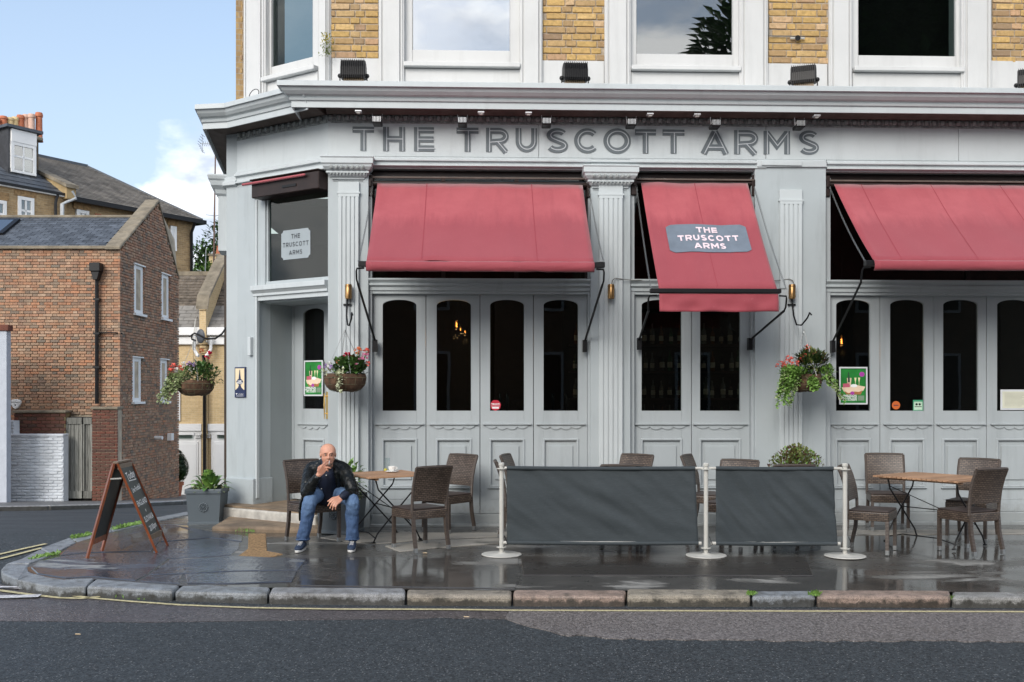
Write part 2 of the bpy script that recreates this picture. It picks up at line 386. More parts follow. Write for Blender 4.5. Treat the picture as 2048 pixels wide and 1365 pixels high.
# ================================================================ ground
def wetmat(name, dry, wet, mosc=1.0, puddle=(.47, .58), dryr=(.56, .66), grain=180, side=0.0):
    t = NT(name); f = t.noise(.9*mosc, 6, .55, stretch=(.55, 1, 1), dist=.6); d = t.noise(1.3*mosc, 7, .62, stretch=(.45, 1.2, 1), dist=1.2); g = t.noise(grain, 3, .6)
    st = t.noise(7, 5, .6, stretch=(.5, 1, 1))
    pm = t.ramp(f, [(puddle[0], 1), (puddle[1], 0)]); dm = t.ramp(d, [(dryr[0], 0), (dryr[1], 1)])
    wc = t.mix(t.ramp(st, [(.3, 0), (.7, 1)]), wet, lite(wet, 1.6)); wc = t.mix(t.math('MULTIPLY', t.ramp(g, [(.62, 0), (.72, 1)]), .4), wc, lite(dry, .9))
    dc = t.mix(t.ramp(g, [(.35, 0), (.65, 1)]), lite(dry, .72), lite(dry, 1.15))
    dmp = t.math('MULTIPLY', dm, t.math('SUBTRACT', 1.0, pm))
    col = t.mix(dmp, wc, dc)
    rg = t.mix(dmp, t.mix(pm, t.ramp(st, [(.3, .25), (.7, .40)]), .10), .8)
    t.set(col, rg, None, .85); b = t.mix(t.math('MAXIMUM', t.math('MULTIPLY', pm, .92), 0), g, .5)
    n1 = t.bump(b, .22, .004); n2_ = t.bump(t.noise(2.6, 4, .5), .14, .02, n1); (t.bump(t.noise(22, 3, .5), side, .012, n2_) if side else None); return t.m
PAVE = wetmat('wet_pavement_asphalt', (.25, .242, .22), (.043, .040, .036), dryr=(.54, .62))
FLAG = wetmat('wet_paving_flag', (.27, .272, .262), (.040, .046, .060), 1.3, (.49, .62), (.56, .61), side=.4)
PATCHD = wetmat('dark_wet_patch', (.07, .06, .05), (.022, .018, .015), 1, (.35, .5), (.8, .9))
PATCHL = wetmat('dry_concrete_patch', (.27, .255, .225), (.05, .047, .04), 1.6, (.3, .40), (.36, .46))
def roadmat(name, base, sp, rough=.5, wet=.3):
    t = NT(name); v = t.n('ShaderNodeTexVoronoi'); v.inputs['Scale'].default_value = 62; t.l(t.tc.outputs['Object'], v.inputs['Vector'])
    g = t.noise(58, 5, .75); f = t.noise(1.2, 5, .6, stretch=(.35, 1, 1)); k = t.noise(60, 2, .5)
    col = t.mix(t.ramp(g, [(.35, 0), (.68, 1)]), lite(base, .32), lite(base, 1.75)); col = t.mix(t.ramp(f, [(.3, 0), (.7, 1)]), col, lite(base, 1.25), 'MULTIPLY') if 0 else col
    col = t.mix(t.ramp(f, [(.35, 0), (.75, .35)]), col, lite(base, .55))
    vc = t.n('ShaderNodeSeparateColor'); t.l(v.outputs['Color'], vc.inputs[0]); col = t.mix(.55, col, t.mix(vc.outputs[1], lite(base, .3), lite(base, 2.0)))
    col = t.mix(t.math('MULTIPLY', t.ramp(vc.outputs[0], [(.86, 0), (.92, 1)]), t.ramp(v.outputs['Distance'], [(.25, 1), (.45, 0)])), col, sp)
    t.set(col, t.ramp(f, [(.35, rough), (.65, max(.12, rough-wet))]))
    t.p.inputs['Specular IOR Level'].default_value = .32
    n1 = t.bump(v.outputs['Distance'], .55, .006); t.bump(g, .6, .005, n1); return t.m
ROAD = roadmat('road_asphalt', (.039, .045, .049), (.20, .205, .205), .8, .2)
ROADN = roadmat('near_road_asphalt', (.075, .066, .068), (.3, .28, .27), .5, .34)
ROADL = roadmat('lighter_road_asphalt', (.15, .135, .13), (.35, .33, .31), .6, .3)
def granite(name, a, b):
    t = NT(name); g = t.noise(120, 4, .7); f = t.noise(2.5, 5, .6); m = t.noise(9, 6, .7)
    oi = t.n('ShaderNodeObjectInfo'); col = t.mix(t.ramp(g, [(.35, 0), (.65, 1)]), lite(a, .45), lite(a, 1.25)); c2 = t.mix(t.ramp(g, [(.35, 0), (.65, 1)]), lite(b, .5), lite(b, 1.25))
    col = t.mix(t.ramp(oi.outputs['Random'], [(.35, 0), (.6, 1)]), col, c2)
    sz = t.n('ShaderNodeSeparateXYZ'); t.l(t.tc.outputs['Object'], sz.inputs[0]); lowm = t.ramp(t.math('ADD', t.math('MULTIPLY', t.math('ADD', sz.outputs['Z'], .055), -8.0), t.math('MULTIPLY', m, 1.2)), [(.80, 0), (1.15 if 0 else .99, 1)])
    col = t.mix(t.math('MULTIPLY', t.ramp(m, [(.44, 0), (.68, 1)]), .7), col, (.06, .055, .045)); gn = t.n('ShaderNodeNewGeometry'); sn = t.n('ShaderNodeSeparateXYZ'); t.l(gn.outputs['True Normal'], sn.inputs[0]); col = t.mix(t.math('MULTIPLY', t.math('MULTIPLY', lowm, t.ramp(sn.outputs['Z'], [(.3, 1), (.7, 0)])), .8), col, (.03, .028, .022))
    t.set(col, t.ramp(f, [(.4, .35), (.6, .7)])); n1 = t.bump(g, .5, .006); t.bump(m, .6, .02, n1); return t.m
KERB = granite('granite_kerb', (.31, .312, .315), (.32, .315, .30)); KERBP = granite('pink_granite', (.36, .265, .215), (.33, .25, .20)); KERBT = granite('tan_granite', (.32, .28, .225), (.33, .29, .23))
KERBC = granite('blue_grey_granite', (.28, .30, .315), (.27, .29, .31))
YEL = plain('worn_yellow_paint', (.50, .44, .25), .7, .35, 30, .3)
WHTL = plain('worn_white_road_paint', (.52, .51, .52), .7, .35, 25, .3)
xs = [-160, -100, -60, -40, -30]+[-24+i*.75 for i in range(60)]+[24, 32, 45, 70, 110, 160]
ys = [-60, -30, -12, -4]+[i*.6 for i in range(0, 16)]+[9.6+i*.3 for i in range(20)]+[16+i*1.5 for i in range(25)]+[60, 80, 120, 200]
m = MB(); nx = len(xs)
m.add([(x, y, hgt(x, y)-.09) for y in ys for x in xs], [(j*nx+i, j*nx+i+1, (j+1)*nx+i+1, (j+1)*nx+i) for j in range(len(ys)-1) for i in range(nx-1)], 0, True)
struct(m.build('road', ROAD))
# kerb: outer top edge and inner edge, right to left, then up the side street
KO = [(3900,1203),(2200,1196.5),(1902,1195),(1631,1194),(1502,1193.5),(1253,1193),(1025,1192.5),(812,1190.5),(537,1188),(347,1183),(173,1174),
      (123,1176),(79,1170),(35,1160),(4,1147),(2,1139),(12,1129),(44,1119),(81,1100),(140,1076),(218,1057),(281,1043),(374,1024)]
KI = [(3900,1190),(2200,1185),(1902,1184),(1631,1183),(1502,1182),(1253,1181),(1025,1180.5),(812,1178.5),(542,1175),(362,1171),(190,1159),
      (130,1160),(97,1156),(70,1149),(57,1142),(54,1136),(58,1129),(70,1124),(103,1112),(153,1087),(226,1064),(287,1050),(380,1030)]
KOw = [G(*p) for p in KO]; KIw = [G(*p) for p in KI]
KOw += [Vector((-8.0, 26, hgt(0, 26))), Vector((-8.8, 34, hgt(0, 34)))]; KIw += [Vector((-7.8, 26, hgt(0, 26))), Vector((-8.6, 34, hgt(0, 34)))]
pav_t = []
for i, p in enumerate(KIw):
    if i <= 8: pav_t.append(Vector((p.x, 13.2, 0)))
    else: pav_t.append(Vector((-2.6, 13.2, 0)).lerp(Vector((-3.2, 13.6, 0)), min(1, (i-9)/10)) if i < 20 else [Vector((-3.3, 14.3, 0)), Vector((-3.4, 15.2, 0)), Vector((-3.9, 17, 0)), Vector((-5, 26, 0)), Vector((-6.5, 34, 0))][i-20])
m = MB(); NS = 18; vs = []
for a, b in zip(KIw, pav_t):
    for k in range(NS+1):
        q = a.lerp(b, k/NS); vs.append((q.x, q.y, hgt(q.x, q.y)-.004))
n = NS+1
m.add(vs, [(i*n+k, i*n+k+1, (i+1)*n+k+1, (i+1)*n+k) for i in range(len(KIw)-1) for k in range(NS)], 0, True)
pavement = struct(m.build('pavement', PAVE))
for f in pavement.data.polygons[:1]:
    if f.normal.z < 0: pavement.data.flip_normals()
def kerbstone(a, b, mat, bev=.022):
    o = KOw[a:b+1]; i = KIw[a:b+1]
    c = sum((Vector(p) for p in o+i), Vector())/len(o+i)
    def shr(p, e): d = (o[0]-o[-1]); d.z = 0; d.normalize(); return p-d*.007*e
    o = [shr(o[0], 1)]+o[1:-1]+[shr(o[-1], -1)]; i = [shr(i[0], 1)]+i[1:-1]+[shr(i[-1], -1)]
    mm = MB(); poly = [(p.x, p.y) for p in o]+[(p.x, p.y) for p in reversed(i)]
    dz = rng.uniform(-.004, .008)
    mm.slab(poly, lambda x, y: hgt(x, y)-.2, lambda x, y: hgt(x, y)+.006+dz)
    return mm.build('kerb_stone', mat, pavement, bevel=bev*1.2, seg=2, jit=.011)
for a in range(10): 
    if a == 8: 
        kerbstone(8, 9, KERBC); continue
    kerbstone(a, a+1, {0: KERBT, 2: KERBP, 3: KERBC, 4: KERBT, 5: KERBP, 6: KERBT}.get(a, KERB if a < 8 else KERBC))
for a, b in ((10, 13), (13, 16), (16, 18), (18, 19), (19, 20), (20, 21), (21, 22), (22, 23), (23, 24)): kerbstone(a, b, KERBC, .012)
# flags and patches laid in the pavement
def flag(name, px, mat, dz=.004, th=.05, bev=.006):
    pts = [G(*p) for p in px]; mm = MB(); mm.slab([(p.x, p.y) for p in pts], lambda x, y: hgt(x, y)-th, lambda x, y: hgt(x, y)+dz)
    return mm.build(name, mat, pavement, bevel=bev, jit=.0)
flag('paving_flag', [(342,1117),(306,1104),(318,1086),(420,1078),(480,1086),(478,1098),(462,1110),(400,1115)], FLAG, .003)
flag('paving_flag', [(340,1120),(400,1118),(462,1112.5),(575,1117),(612,1121),(596,1141),(470,1143),(368,1148),(300,1150)], FLAG, .005)
flag('paving_flag', [(296,1152),(366,1150),(357,1166),(362,1168),(280,1163)], FLAG, .003)
flag('paving_flag', [(370,1149.5),(470,1145.5),(594,1143.5),(584,1164),(470,1168),(375,1167.5)], FLAG, .006)
flag('paving_flag', [(150,1082),(232,1064),(292,1052),(330,1050),(318,1084),(303,1103),(240,1104),(170,1106),(120,1112)], FLAG, .004)
flag('paving_flag', [(337,1117.5),(300,1105.5),(240,1106.5),(168,1108.5),(118,1114),(75,1126),(62,1136),(75,1148),(130,1157),(180,1154),(270,1162),(294,1150)], FLAG, .005)
flag('paving_flag', [(334,1049),(390,1058),(430,1066),(486,1072),(484,1084),(420,1076),(322,1084)], FLAG, .005)
flag('gravel_strip', [(497,1068),(532,1068),(534,1103),(566,1109),(540,1115),(474,1114),(486,1106),(496,1098)], plain('orange_gravel', (.27, .165, .075), .9, .75, 38, .9, bscale=110), .004)
flag('repair_patch', [(1042,1114),(1612,1114),(1627,1152),(1046,1151)], PATCHD, .004)
flag('repair_patch', [(612,1122),(1036,1114),(1042,1152),(1030,1178),(590,1171),(600,1142)], PAVE, .003)
flag('dry_patch', [(760,1088),(845,1080),(1000,1074),(1160,1072),(1160,1066),(700,1066),(640,1076),(690,1084)], PATCHL, .004)
flag('dry_patch', [(800,1104),(880,1096),(1000,1087),(1000,1077),(850,1083),(770,1093)], PATCHL, .006)
flag('dry_patch', [(1640,1072),(1740,1070),(2048,1068),(2300,1068),(2300,1059),(1900,1060),(1640,1062)], PATCHL, .004)
# opposite pavement before the brick house
poly = [(-30, 17.6), (-14, 18.4), (-11, 19.0), (-9.4, 20.2), (-8.6, 21.5), (-8.1, 24.4), (-8.3, 28), (-9, 34), (-30, 34)]
far = struct(MB().slab(poly, lambda x, y: hgt(x, y)-.3, lambda x, y: hgt(x, y)-.004).build('opposite_pavement', plain('far_pavement_grey', (.12, .12, .12), .6, .3)))
for i in range(6):
    a, b = Vector(poly[i]), Vector(poly[i+1]); n = max(1, int((b-a).length/1.2))
    for k in range(n):
        p, q = a.lerp(b, k/n), a.lerp(b, (k+1)/n); d = (q-p).normalized(); nr = Vector((-d.y, d.x)); p = p+d*.01; q = q-d*.01
        MB().slab([tuple(p-nr*.02), tuple(q-nr*.02), tuple(q+nr*.22), tuple(p+nr*.22)], lambda x, y: hgt(x, y)-.25, lambda x, y: hgt(x, y)+.012).build('kerb_stone', KERB, far, bevel=.02)
# road surface changes and painted lines (sheets 4 mm apart)
def strip(name, pts, w, mat, off=-.082):
    ps = [G(px, py, -.09) for px, py in pts]; vs = []
    for i, p in enumerate(ps):
        d = (ps[min(i+1, len(ps)-1)]-ps[max(i-1, 0)]); d.z = 0; d.normalize(); nn = Vector((-d.y, d.x, 0))*w/2
        for q in (p-nn, p+nn): vs.append((q.x, q.y, hgt(q.x, q.y)+off))
    mm = MB(); mm.add(vs, [(2*i, 2*i+2, 2*i+3, 2*i+1) for i in range(len(ps)-1)])
    o = mm.build(name, mat)
    if o.data.polygons[0].normal.z < 0: o.data.flip_normals()
    return struct(o)
def sheet(name, px, mat, off):
    q = []
    for i, (a, b) in enumerate(px):
        c, d = px[(i+1) % len(px)]; n_ = max(1, int(abs(c-a)/18)) if max(a, c) > 950 and min(b, d) > 1236 else 1
        for k in range(n_): q.append((a+(c-a)*k/n_, b+(d-b)*k/n_+(rng.uniform(-2.2, 2.2) if n_ > 1 else 0)))
    px = q
    ps = [G(*p, -.09) for p in px]; mm = MB(); mm.slab([(p.x, p.y) for p in ps], lambda x, y: hgt(x, y)-.12, lambda x, y: hgt(x, y)+off)
    return struct(mm.build(name, mat))
sheet('road_gutter_band', [(-300,1168),(0,1170),(100,1190),(200,1200),(350,1211),(600,1216),(1000,1219),(3800,1224),(3800,1243),(1500,1239),(1080,1238),(760,1240),(300,1246),(0,1243),(-300,1240)], ROADN, -.086)
sheet('road_repair', [(1020,1222),(1500,1222.5),(3800,1228),(3800,1288),(1800,1284),(1300,1282),(1120,1272),(1060,1254),(1010,1240)], ROADL, -.082)
strip('yellow_line', [(60,1179),(110,1190),(180,1199),(260,1206),(360,1213),(500,1219),(680,1221.5),(900,1222),(1020,1224),(1400,1225),(2048,1227),(3800,1232)], .045, YEL, -.078)
strip('yellow_line', [(-200,1168),(-60,1176),(0,1184),(60,1192),(120,1199),(165,1200),(200,1196)], .05, YEL, -.078)
strip('yellow_line', [(-300,1160),(-60,1177),(40,1180),(100,1186),(150,1193)], .05, WHTL, -.074)
strip('yellow_line', [(-300,1150),(-100,1127),(0,1111),(50,1099),(92,1090)], .06, YEL, -.078)
strip('yellow_line', [(-300,1166),(-100,1138),(0,1120),(50,1107),(84,1098)], .06, YEL, -.078)
strip('give_way_line', [(-300,1196),(-60,1199),(20,1198.5),(80,1196)], .11, WHTL, -.070)
strip('give_way_line', [(-300,1182),(-60,1181),(0,1179.5),(60,1179)], .06, WHTL, -.066)

# ================================================================ the pub
P = Frame(0, 12.36, 2.0)
c0 = P.w(P.x(655), 0, 0)
E = Vector((-3.626, 13.15, 0)); ch = c0-E; CL = ch.length
C = Frame(c0.x, c0.y, math.degrees(math.atan2(ch.y, ch.x)))      # local x runs from -CL (far left end) to 0 at the facade corner
pub = thing('public_house', 'grey painted corner public house with fascia lettering, red awnings below and yellow brick above', 'pub', P.M)
RC = P.M.inverted() @ C.M
def cpart(mm, name, mats, parent=None, **k):
    o = mm.build(name, mats, parent or pub, **k)
    if (parent or pub) is pub: o.matrix_basis = RC
    return o
def fz(py, ly=0, px=1024): return P.z(px, py, ly)
XR = P.x(3000)
zF0, zF1 = fz(316), fz(246)        # fascia
zBay = fz(350); zCorT = 5.34
GZ = -.25
# --- structural walls
m = MB()
m.box(P.x(655), XR, .02, .35, zF0-.14, 5.2)          # fascia backing
wall = m.build('fascia', GREYL, pub)
wp = MB(); wp.box(P.x(656), XR, .30, .9, zF1, 5.6); wp.build('core_wall', GREY, pub)
m = MB(); m.box(-CL-.004, 0.01, -.003, .3, C.z(560, 322)-.25, 5.2); cpart(m, 'fascia', GREYL)
# chamfer: solid masonry behind the cornice
m = MB(); m.box(-CL+.02, 0, .3, .8, 4.3, 5.5); cpart(m, 'core_wall', GREY)
# --- cornice swept round the corner
chd = Vector((C.c, C.s)); rd = Vector((-.2, 1)).normalized()
E2 = E+Vector((P3(453, 0, 13.22)-P3(475, 0, 13.15)).xy.to_3d())
def loc(v): q = P.M.inverted() @ Vector((v[0], v[1], 0)); return (q.x, q.y)
RT = E2+Vector((rd.x, rd.y, 0))*6
pathC = [loc(RT), loc(E2), loc(E), loc(c0)]
def corn(pr, zt, zb):    # cyma, fillets and fascia from the top edge down, then the soffit back to the wall
    h = zt-zb
    return [(-.05, zt+.04), (pr*.4, zt+.02), (pr-.02, zt), (pr, zt-.01), (pr, zt-.07*h/.3), (pr-.03, zt-.075*h/.3), (pr-.05, zt-.115*h/.3), (pr-.085, zt-.15*h/.3),
            (pr-.125, zt-.17*h/.3), (pr-.135, zt-.185*h/.3), (pr-.115, zt-.19*h/.3), (pr-.125, zt-.215*h/.3), (pr-.145, zt-.22*h/.3), (pr-.145, zb), (pr-.165, zb), (pr-.17, zb+.12), (.05, zb+.12)]
m = MB(); Wp_ = [RT, E2, E, c0]; nC = Vector((C.s, -C.c, 0)); Op_ = [RT+Vector((-.24, -.05, 0)), Vector((-4.03, 12.64, 0)), Vector((-3.64, 12.58, 0)), Vector((c0.x+.1, c0.y, 0))+nC*.60]
pf = corn(.60, 5.345, 5.06); vs = []
for w_, o_ in zip(Wp_, Op_):
    a_ = Vector(loc(w_)); b_ = Vector(loc(o_))
    for o, z in pf: q = a_.lerp(b_, o/.60); vs.append((q.x, q.y, z))
k_ = len(pf); m.add(vs, [(i*k_+j, (i+1)*k_+j, (i+1)*k_+j+1, i*k_+j+1) for i in range(3) for j in range(k_-1)]+[list(range(k_-1, -1, -1)), [3*k_+j for j in range(k_)]]); m.build('cornice', GREYL, pub)
x0c = P.x(612, -.45)
m = MB(); m.sweep([(x0c+.20, .3), (x0c+.20, 0), (XR, 0)], corn(.53, 5.367, 5.085)); m.build('cornice', GREYL, pub)
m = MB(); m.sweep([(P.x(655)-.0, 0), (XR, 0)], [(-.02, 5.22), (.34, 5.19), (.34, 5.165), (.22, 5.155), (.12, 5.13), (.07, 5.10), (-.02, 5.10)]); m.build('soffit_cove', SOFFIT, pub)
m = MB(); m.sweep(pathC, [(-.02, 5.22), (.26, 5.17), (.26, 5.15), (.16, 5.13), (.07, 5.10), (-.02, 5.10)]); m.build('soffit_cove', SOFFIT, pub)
# egg-and-dart moulding
zE = fz(240); em = MB().ball((0, -.01, 0), (.030, .024, .034), 8)
egg0 = None; dm = MB()
xa, xb = P.x(662), XR; n = int((xb-xa)/.102)
for i in range(n):
    x = xa+i*.102
    if egg0 is None: egg0 = em.build('egg_ornament', EGG, pub); e = egg0; e.location = (x, -.02, zE)
    else: e = egg0.copy(); COL.objects.link(e); e.parent = pub; e.location = (x, -.02, zE)
    for s in (-1, 1): dm.tube([(x+s*.036, -.012, zE+.04), (x+s*.042, -.03, zE), (x+s*.026, -.012, zE-.04)], .008, 5)
    dm.box(x+.046, x+.056, -.03, 0, zE-.04, zE+.04)
dm.box(xa, xb, -.012, .02, zE-.048, zE+.05); dm.box(xa, xb, -.05, .02, zE+.05, zE+.065); dm.box(xa, xb, -.02, .02, zE-.062, zE-.048)
dm.build('dart_moulding', EGG, pub, kind='stuff')
dm = MB(); n = int(CL/.102); zc = C.z(560, 272)
zc = zE
for i in range(n):
    x = -CL+.06+i*.102
    e = egg0.copy(); COL.objects.link(e); e.parent = pub; e.matrix_basis = RC @ Matrix.Translation((x, -.02, zc))
    for s in (-1, 1): dm.tube([(x+s*.036, -.012, zc+.04), (x+s*.042, -.03, zc), (x+s*.026, -.012, zc-.04)], .008, 5)
dm.box(-CL, 0, -.012, .02, zc-.048, zc+.05); dm.box(-CL, 0, -.02, .02, zc-.062, zc-.048)
cpart(dm, 'dart_moulding', EGG, kind='stuff')
# return side: wall up the side street, its frieze and pilaster capital
m = MB(); q = [loc(E), loc(E2), loc(RT)]
m.sweep([loc(RT), loc(E2), loc(E)], [(0, GZ-.8), (0, 5.25), (-.25, 5.25), (-.25, GZ-.8)], closed_prof=True); m.build('side_wall', GREY, pub)
m = MB(); m.sweep([loc(RT), loc(E2), loc(E)], [(0, 4.40), (.05, 4.42), (.05, 4.46), (.025, 4.48), (.025, 4.52), (.0, 4.54)]); m.build('frieze_moulding', GREYL, pub)
k = E2+Vector((rd.x, rd.y, 0))*.15; k2 = k+Vector((rd.x, rd.y, 0))*.45; nn = Vector((-rd.y, rd.x, 0))
zt = C.z(440, 352); m = MB()
m.sweep([loc(k2), loc(k2+nn*.12), loc(k+nn*.12), loc(k)], [(-.12, zt), (.12, zt), (.13, zt-.02), (.12, zt-.06), (.10, zt-.08), (.09, zt-.14), (.04, zt-.19), (.03, zt-.24), (-.0, zt-.27), (-.0, zt-1.0), (-.12, zt-1.0)])
m.build('capital', GREYL, pub)
# --- frieze mouldings under the fascia
def fm(x0, x1, name='frieze_moulding'):
    z = zF0; m = MB(); m.sweep([(x0, 0), (x1, 0)], [(-.02, z), (.03, z-.005), (.03, z-.02), (.055, z-.04), (.055, z-.055), (.02, z-.06), (.02, z-.09), (.045, z-.10), (.045, z-.115), (-.02, z-.12)]); return m.build(name, GREYL, pub)
fm(P.x(745), P.x(1531)); fm(P.x(1652), XR)
m = MB(); m.sweep([(-CL+.0, 0), (0.0, 0)], [(-.02, zF0), (.03, zF0-.005), (.03, zF0-.02), (.06, zF0-.05), (.06, zF0-.07), (.02, zF0-.08), (.02, zF0-.13), (.05, zF0-.14), (.05, zF0-.16), (-.02, zF0-.17)]); cpart(m, 'frieze_moulding', GREYL)
# fascia boards (thin painted panels over the frieze)
for a, b in ((656, 1077), (1078, 1531), (1532, 1916), (1917, 2990)):
    m = MB(); m.box(P.x(a), P.x(b), -.006-rng.uniform(0, .006), .02, zF0+.004, zF1-.005); m.build('fascia_board', GREYL, wall, bevel=.002)
# --- lettering: drawn stroke by stroke with an inline
def arc(cx, cz, rx, rz, a0, a1, n=20): return [(cx+rx*math.cos(R(a0+(a1-a0)*i/n)), cz+rz*math.sin(R(a0+(a1-a0)*i/n))) for i in range(n+1)]
def glyph(ch, w):
    h = w/2
    if ch == 'T': return .92, [[(0, 1-h), (.92, 1-h)], [(.46, 1-h), (.46, 0)]]
    if ch == 'H': return .94, [[(h, 0), (h, 1)], [(.94-h, 0), (.94-h, 1)], [(h, .5), (.94-h, .5)]]
    if ch == 'E': return .82, [[(h, 0), (h, 1)], [(h, 1-h), (.82, 1-h)], [(h, .5), (.80, .5)], [(h, h), (.82, h)]]
    if ch == 'R': return .96, [[(h, 0), (h, 1)], [(h, 1-h), (.52, 1-h)]+arc(.56, .70-h*.35, .34-h*.3, .30-h*.65, 90, -90, 14)+[(h, .40)], [(.48, .42), (.86, 0)]]
    if ch == 'U': return .92, [[(h, 1), (h, .46)]+arc(.46, .46-h*.0, .46-h, .46-h, 180, 360, 18)+[(.92-h, 1)]]
    if ch == 'S': return .84, [arc(.42, .745-h*.25, .40-h, .27-h*.75, 25, 235, 16)+arc(.42, .255+h*.25, .42-h, .27-h*.75, 62, -155, 18)]
    if ch == 'C': return .98, [arc(.52, .5, .52-h, .52-h, 42, 318, 26)]
    if ch == 'O': return 1.1, [arc(.55, .5, .54-h, .53-h, 0, 360, 34)]
    if ch == 'A': return 1.1, [[(h*.8, 0), (.55, .93)], [(.55, .93), (1.1-h*.8, 0)], [(.26, .27), (.84, .27)]]
    if ch == 'M': return 1.12, [[(h, 0), (h, .98)], [(h*1.1, .9), (.56, .36), (1.12-h*1.1, .9)], [(1.12-h, 0), (1.12-h, .98)]]
    return .45, []
def stroke(pts, w, mp):      # ribbon of quads with mitred joins; mp maps (x,z) to 3D
    ps = [Vector(p) for p in pts]; ps = [p for i, p in enumerate(ps) if i == 0 or (p-ps[i-1]).length > 1e-4]; closed = (ps[0]-ps[-1]).length < 1e-3; L = []
    for i, p in enumerate(ps):
        a = (p-ps[i-1]) if i else ((ps[0]-ps[-2]) if closed else (ps[1]-p)); b = (ps[i+1]-p) if i < len(ps)-1 else ((ps[1]-ps[0]) if closed else a)
        a.normalize(); b.normalize(); na = Vector((-a.y, a.x)); nb = Vector((-b.y, b.x)); mm = na+nb; mm = mm/max(.5, mm.dot(na))
        L += [mp(*(p+mm*w/2)), mp(*(p-mm*w/2))]
    return L, [(2*i, 2*i+1, 2*i+3, 2*i+2) for i in range(len(ps)-1)]
def word(text, xlist, zb, H, w, ly, name, mats, parent, inline=True, wide=1.0, fr=None, mapf=None):
    """xlist: left x of every letter, in order"""
    for ch, x in zip(text, xlist):
        adv, st = glyph(ch, w); mm = MB()
        for i, s in enumerate(st):
            f = (lambda a, b, i=i, x=x: (x+a*H*wide, ly-i*.0004, zb+b*H)) if mapf is None else (lambda a, b, i=i, x=x: mapf(x+a*H*wide, zb+b*H, i*.0004))
            v, fs = stroke(s, w, f); mm.add(v, fs, 0)
            if inline:
                f2 = (lambda a, b, i=i, x=x: (x+(a+.035)*H*wide, ly-.003-i*.0004, zb+b*H)) if mapf is None else (lambda a, b, i=i, x=x: mapf(x+a*H*wide, zb+b*H, .002+i*.0004))
                v, fs = stroke(s, w*.13, f2); mm.add(v, fs, 1)
        mm.build(name, mats, parent)
zb, Hh = P.z(1180, 306, -.015), P.z(1180, 258, -.015)-P.z(1180, 306, -.015)
LP = [('T',705,748),('H',766,810),('E',828,868),('T',913,957),('R',972,1016),('U',1031,1074),('S',1092,1136),('C',1148,1197),('O',1206,1262),('T',1270,1312),('T',1325,1369),('A',1402,1457),('R',1468,1515),('M',1527,1580),('S',1597,1638)]
for ch, a, b in LP:
    xa_, xb_ = P.x(a, -.015), P.x(b, -.015); adv, _ = glyph(ch, .25)
    word(ch, [xa_], zb, Hh, .25, -.0155, 'letter', [SIGNG, LETLINE], wall, wide=(xb_-xa_)/(adv*Hh))
# --- pilasters
def pilaster(b0, b1, s0, s1, ztop, yneck, cap=None):
    m = MB(); x0, x1 = P.x(b0, -.03), P.x(b1, -.03)
    m.box(x0, x1, -.03, .5, GZ, ztop); pl = m.build('pilaster', GREY, pub, bevel=.004)
    a, b = P.x(s0, -.07), P.x(s1, -.07); zn = fz(yneck, -.07); zs = fz(yneck+22, -.07)
    m = MB(); m.box(a, b, -.062, -.03, .0, zn)
    m.box(a-.012, b+.012, -.078, -.03, zs-.012, zs+.012)
    w = (b-a); f = w/5
    for i in range(5): m.box(a+i*f+.007, a+(i+1)*f-.007, -.076, -.062, .46, zs-.05)
    m.box(a+.0, b-.0, -.0755, -.062, zs-.05, zs-.012)
    m.box(a-.01, b+.01, -.085, -.03, .42, .46)
    m.build('fluted_shaft', GREYL, pl, bevel=.002)
    m = MB(); m.box(x0-.02, x1+.02, -.10, -.03, GZ, .42); m.build('pilaster_base', GREY, pl, bevel=.006)
    if cap:
        xa, xb = P.x(cap[0]+13, -.09), P.x(cap[1]-13, -.09); zt = fz(cap[2], -.15); m = MB()
        m.sweep([(xa, .1), (xa, -.07), (xb, -.07), (xb, .1)], [(-.1, zt), (.09, zt), (.10, zt-.015), (.09, zt-.03), (.09, zt-.09), (.075, zt-.105), (.07, zt-.13), (.045, zt-.16), (.02, zt-.175),
            (.035, zt-.18), (.035, zt-.20), (.02, zt-.205), (.0, zt-.235), (-.025, zt-.25), (-.025, zt-.265), (-.04, zt-.27), (-.04, zt-.30), (-.1, zt-.30)])
        cp = m.build('capital', GREYL, pl)
        m = MB(); n = 7
        for i in range(n):
            x = xa+(xb-xa)*(i+.5)/n; m.ball((x, -.135, zt-.135), (.024, .018, .03), 6)
        for i in range(11):
            x = xa+(xb-xa)*(i+.5)/11; m.ball((x, -.10, zt-.215), (.012, .012, .018), 6)
        for z_, y_ in ((zt-.135, .02), (zt-.135, -.05)):
            for xx in (xa-.05, xb+.05): m.ball((xx, y_, z_), (.016, .022, .03), 6)
        m.build('leaf_carving', EGG, cp, kind='stuff')
    return pl
pilaster(656, 737, 676, 718, zF0, 366, (645, 745, 314)); pilaster(1181, 1261, 1198, 1246, zF0, 366, (1168, 1275, 328))
pilaster(1510, 1652, 1560, 1605, zF0, 375)
m = MB(); m.box(P.x(1512), P.x(1650), -.06, .02, zF0-.10, zF0-.01); m.box(P.x(1520), P.x(1600), -.075, -.06, zF0-.08, zF0-.02); m.build('broken_moulding', GREYL, pub, bevel=.01, seg=2, jit=.012)
m = MB(); m.box(P.x(2110), XR, -.03, .5, GZ, zF0); m.build('pilaster', GREY, pub)
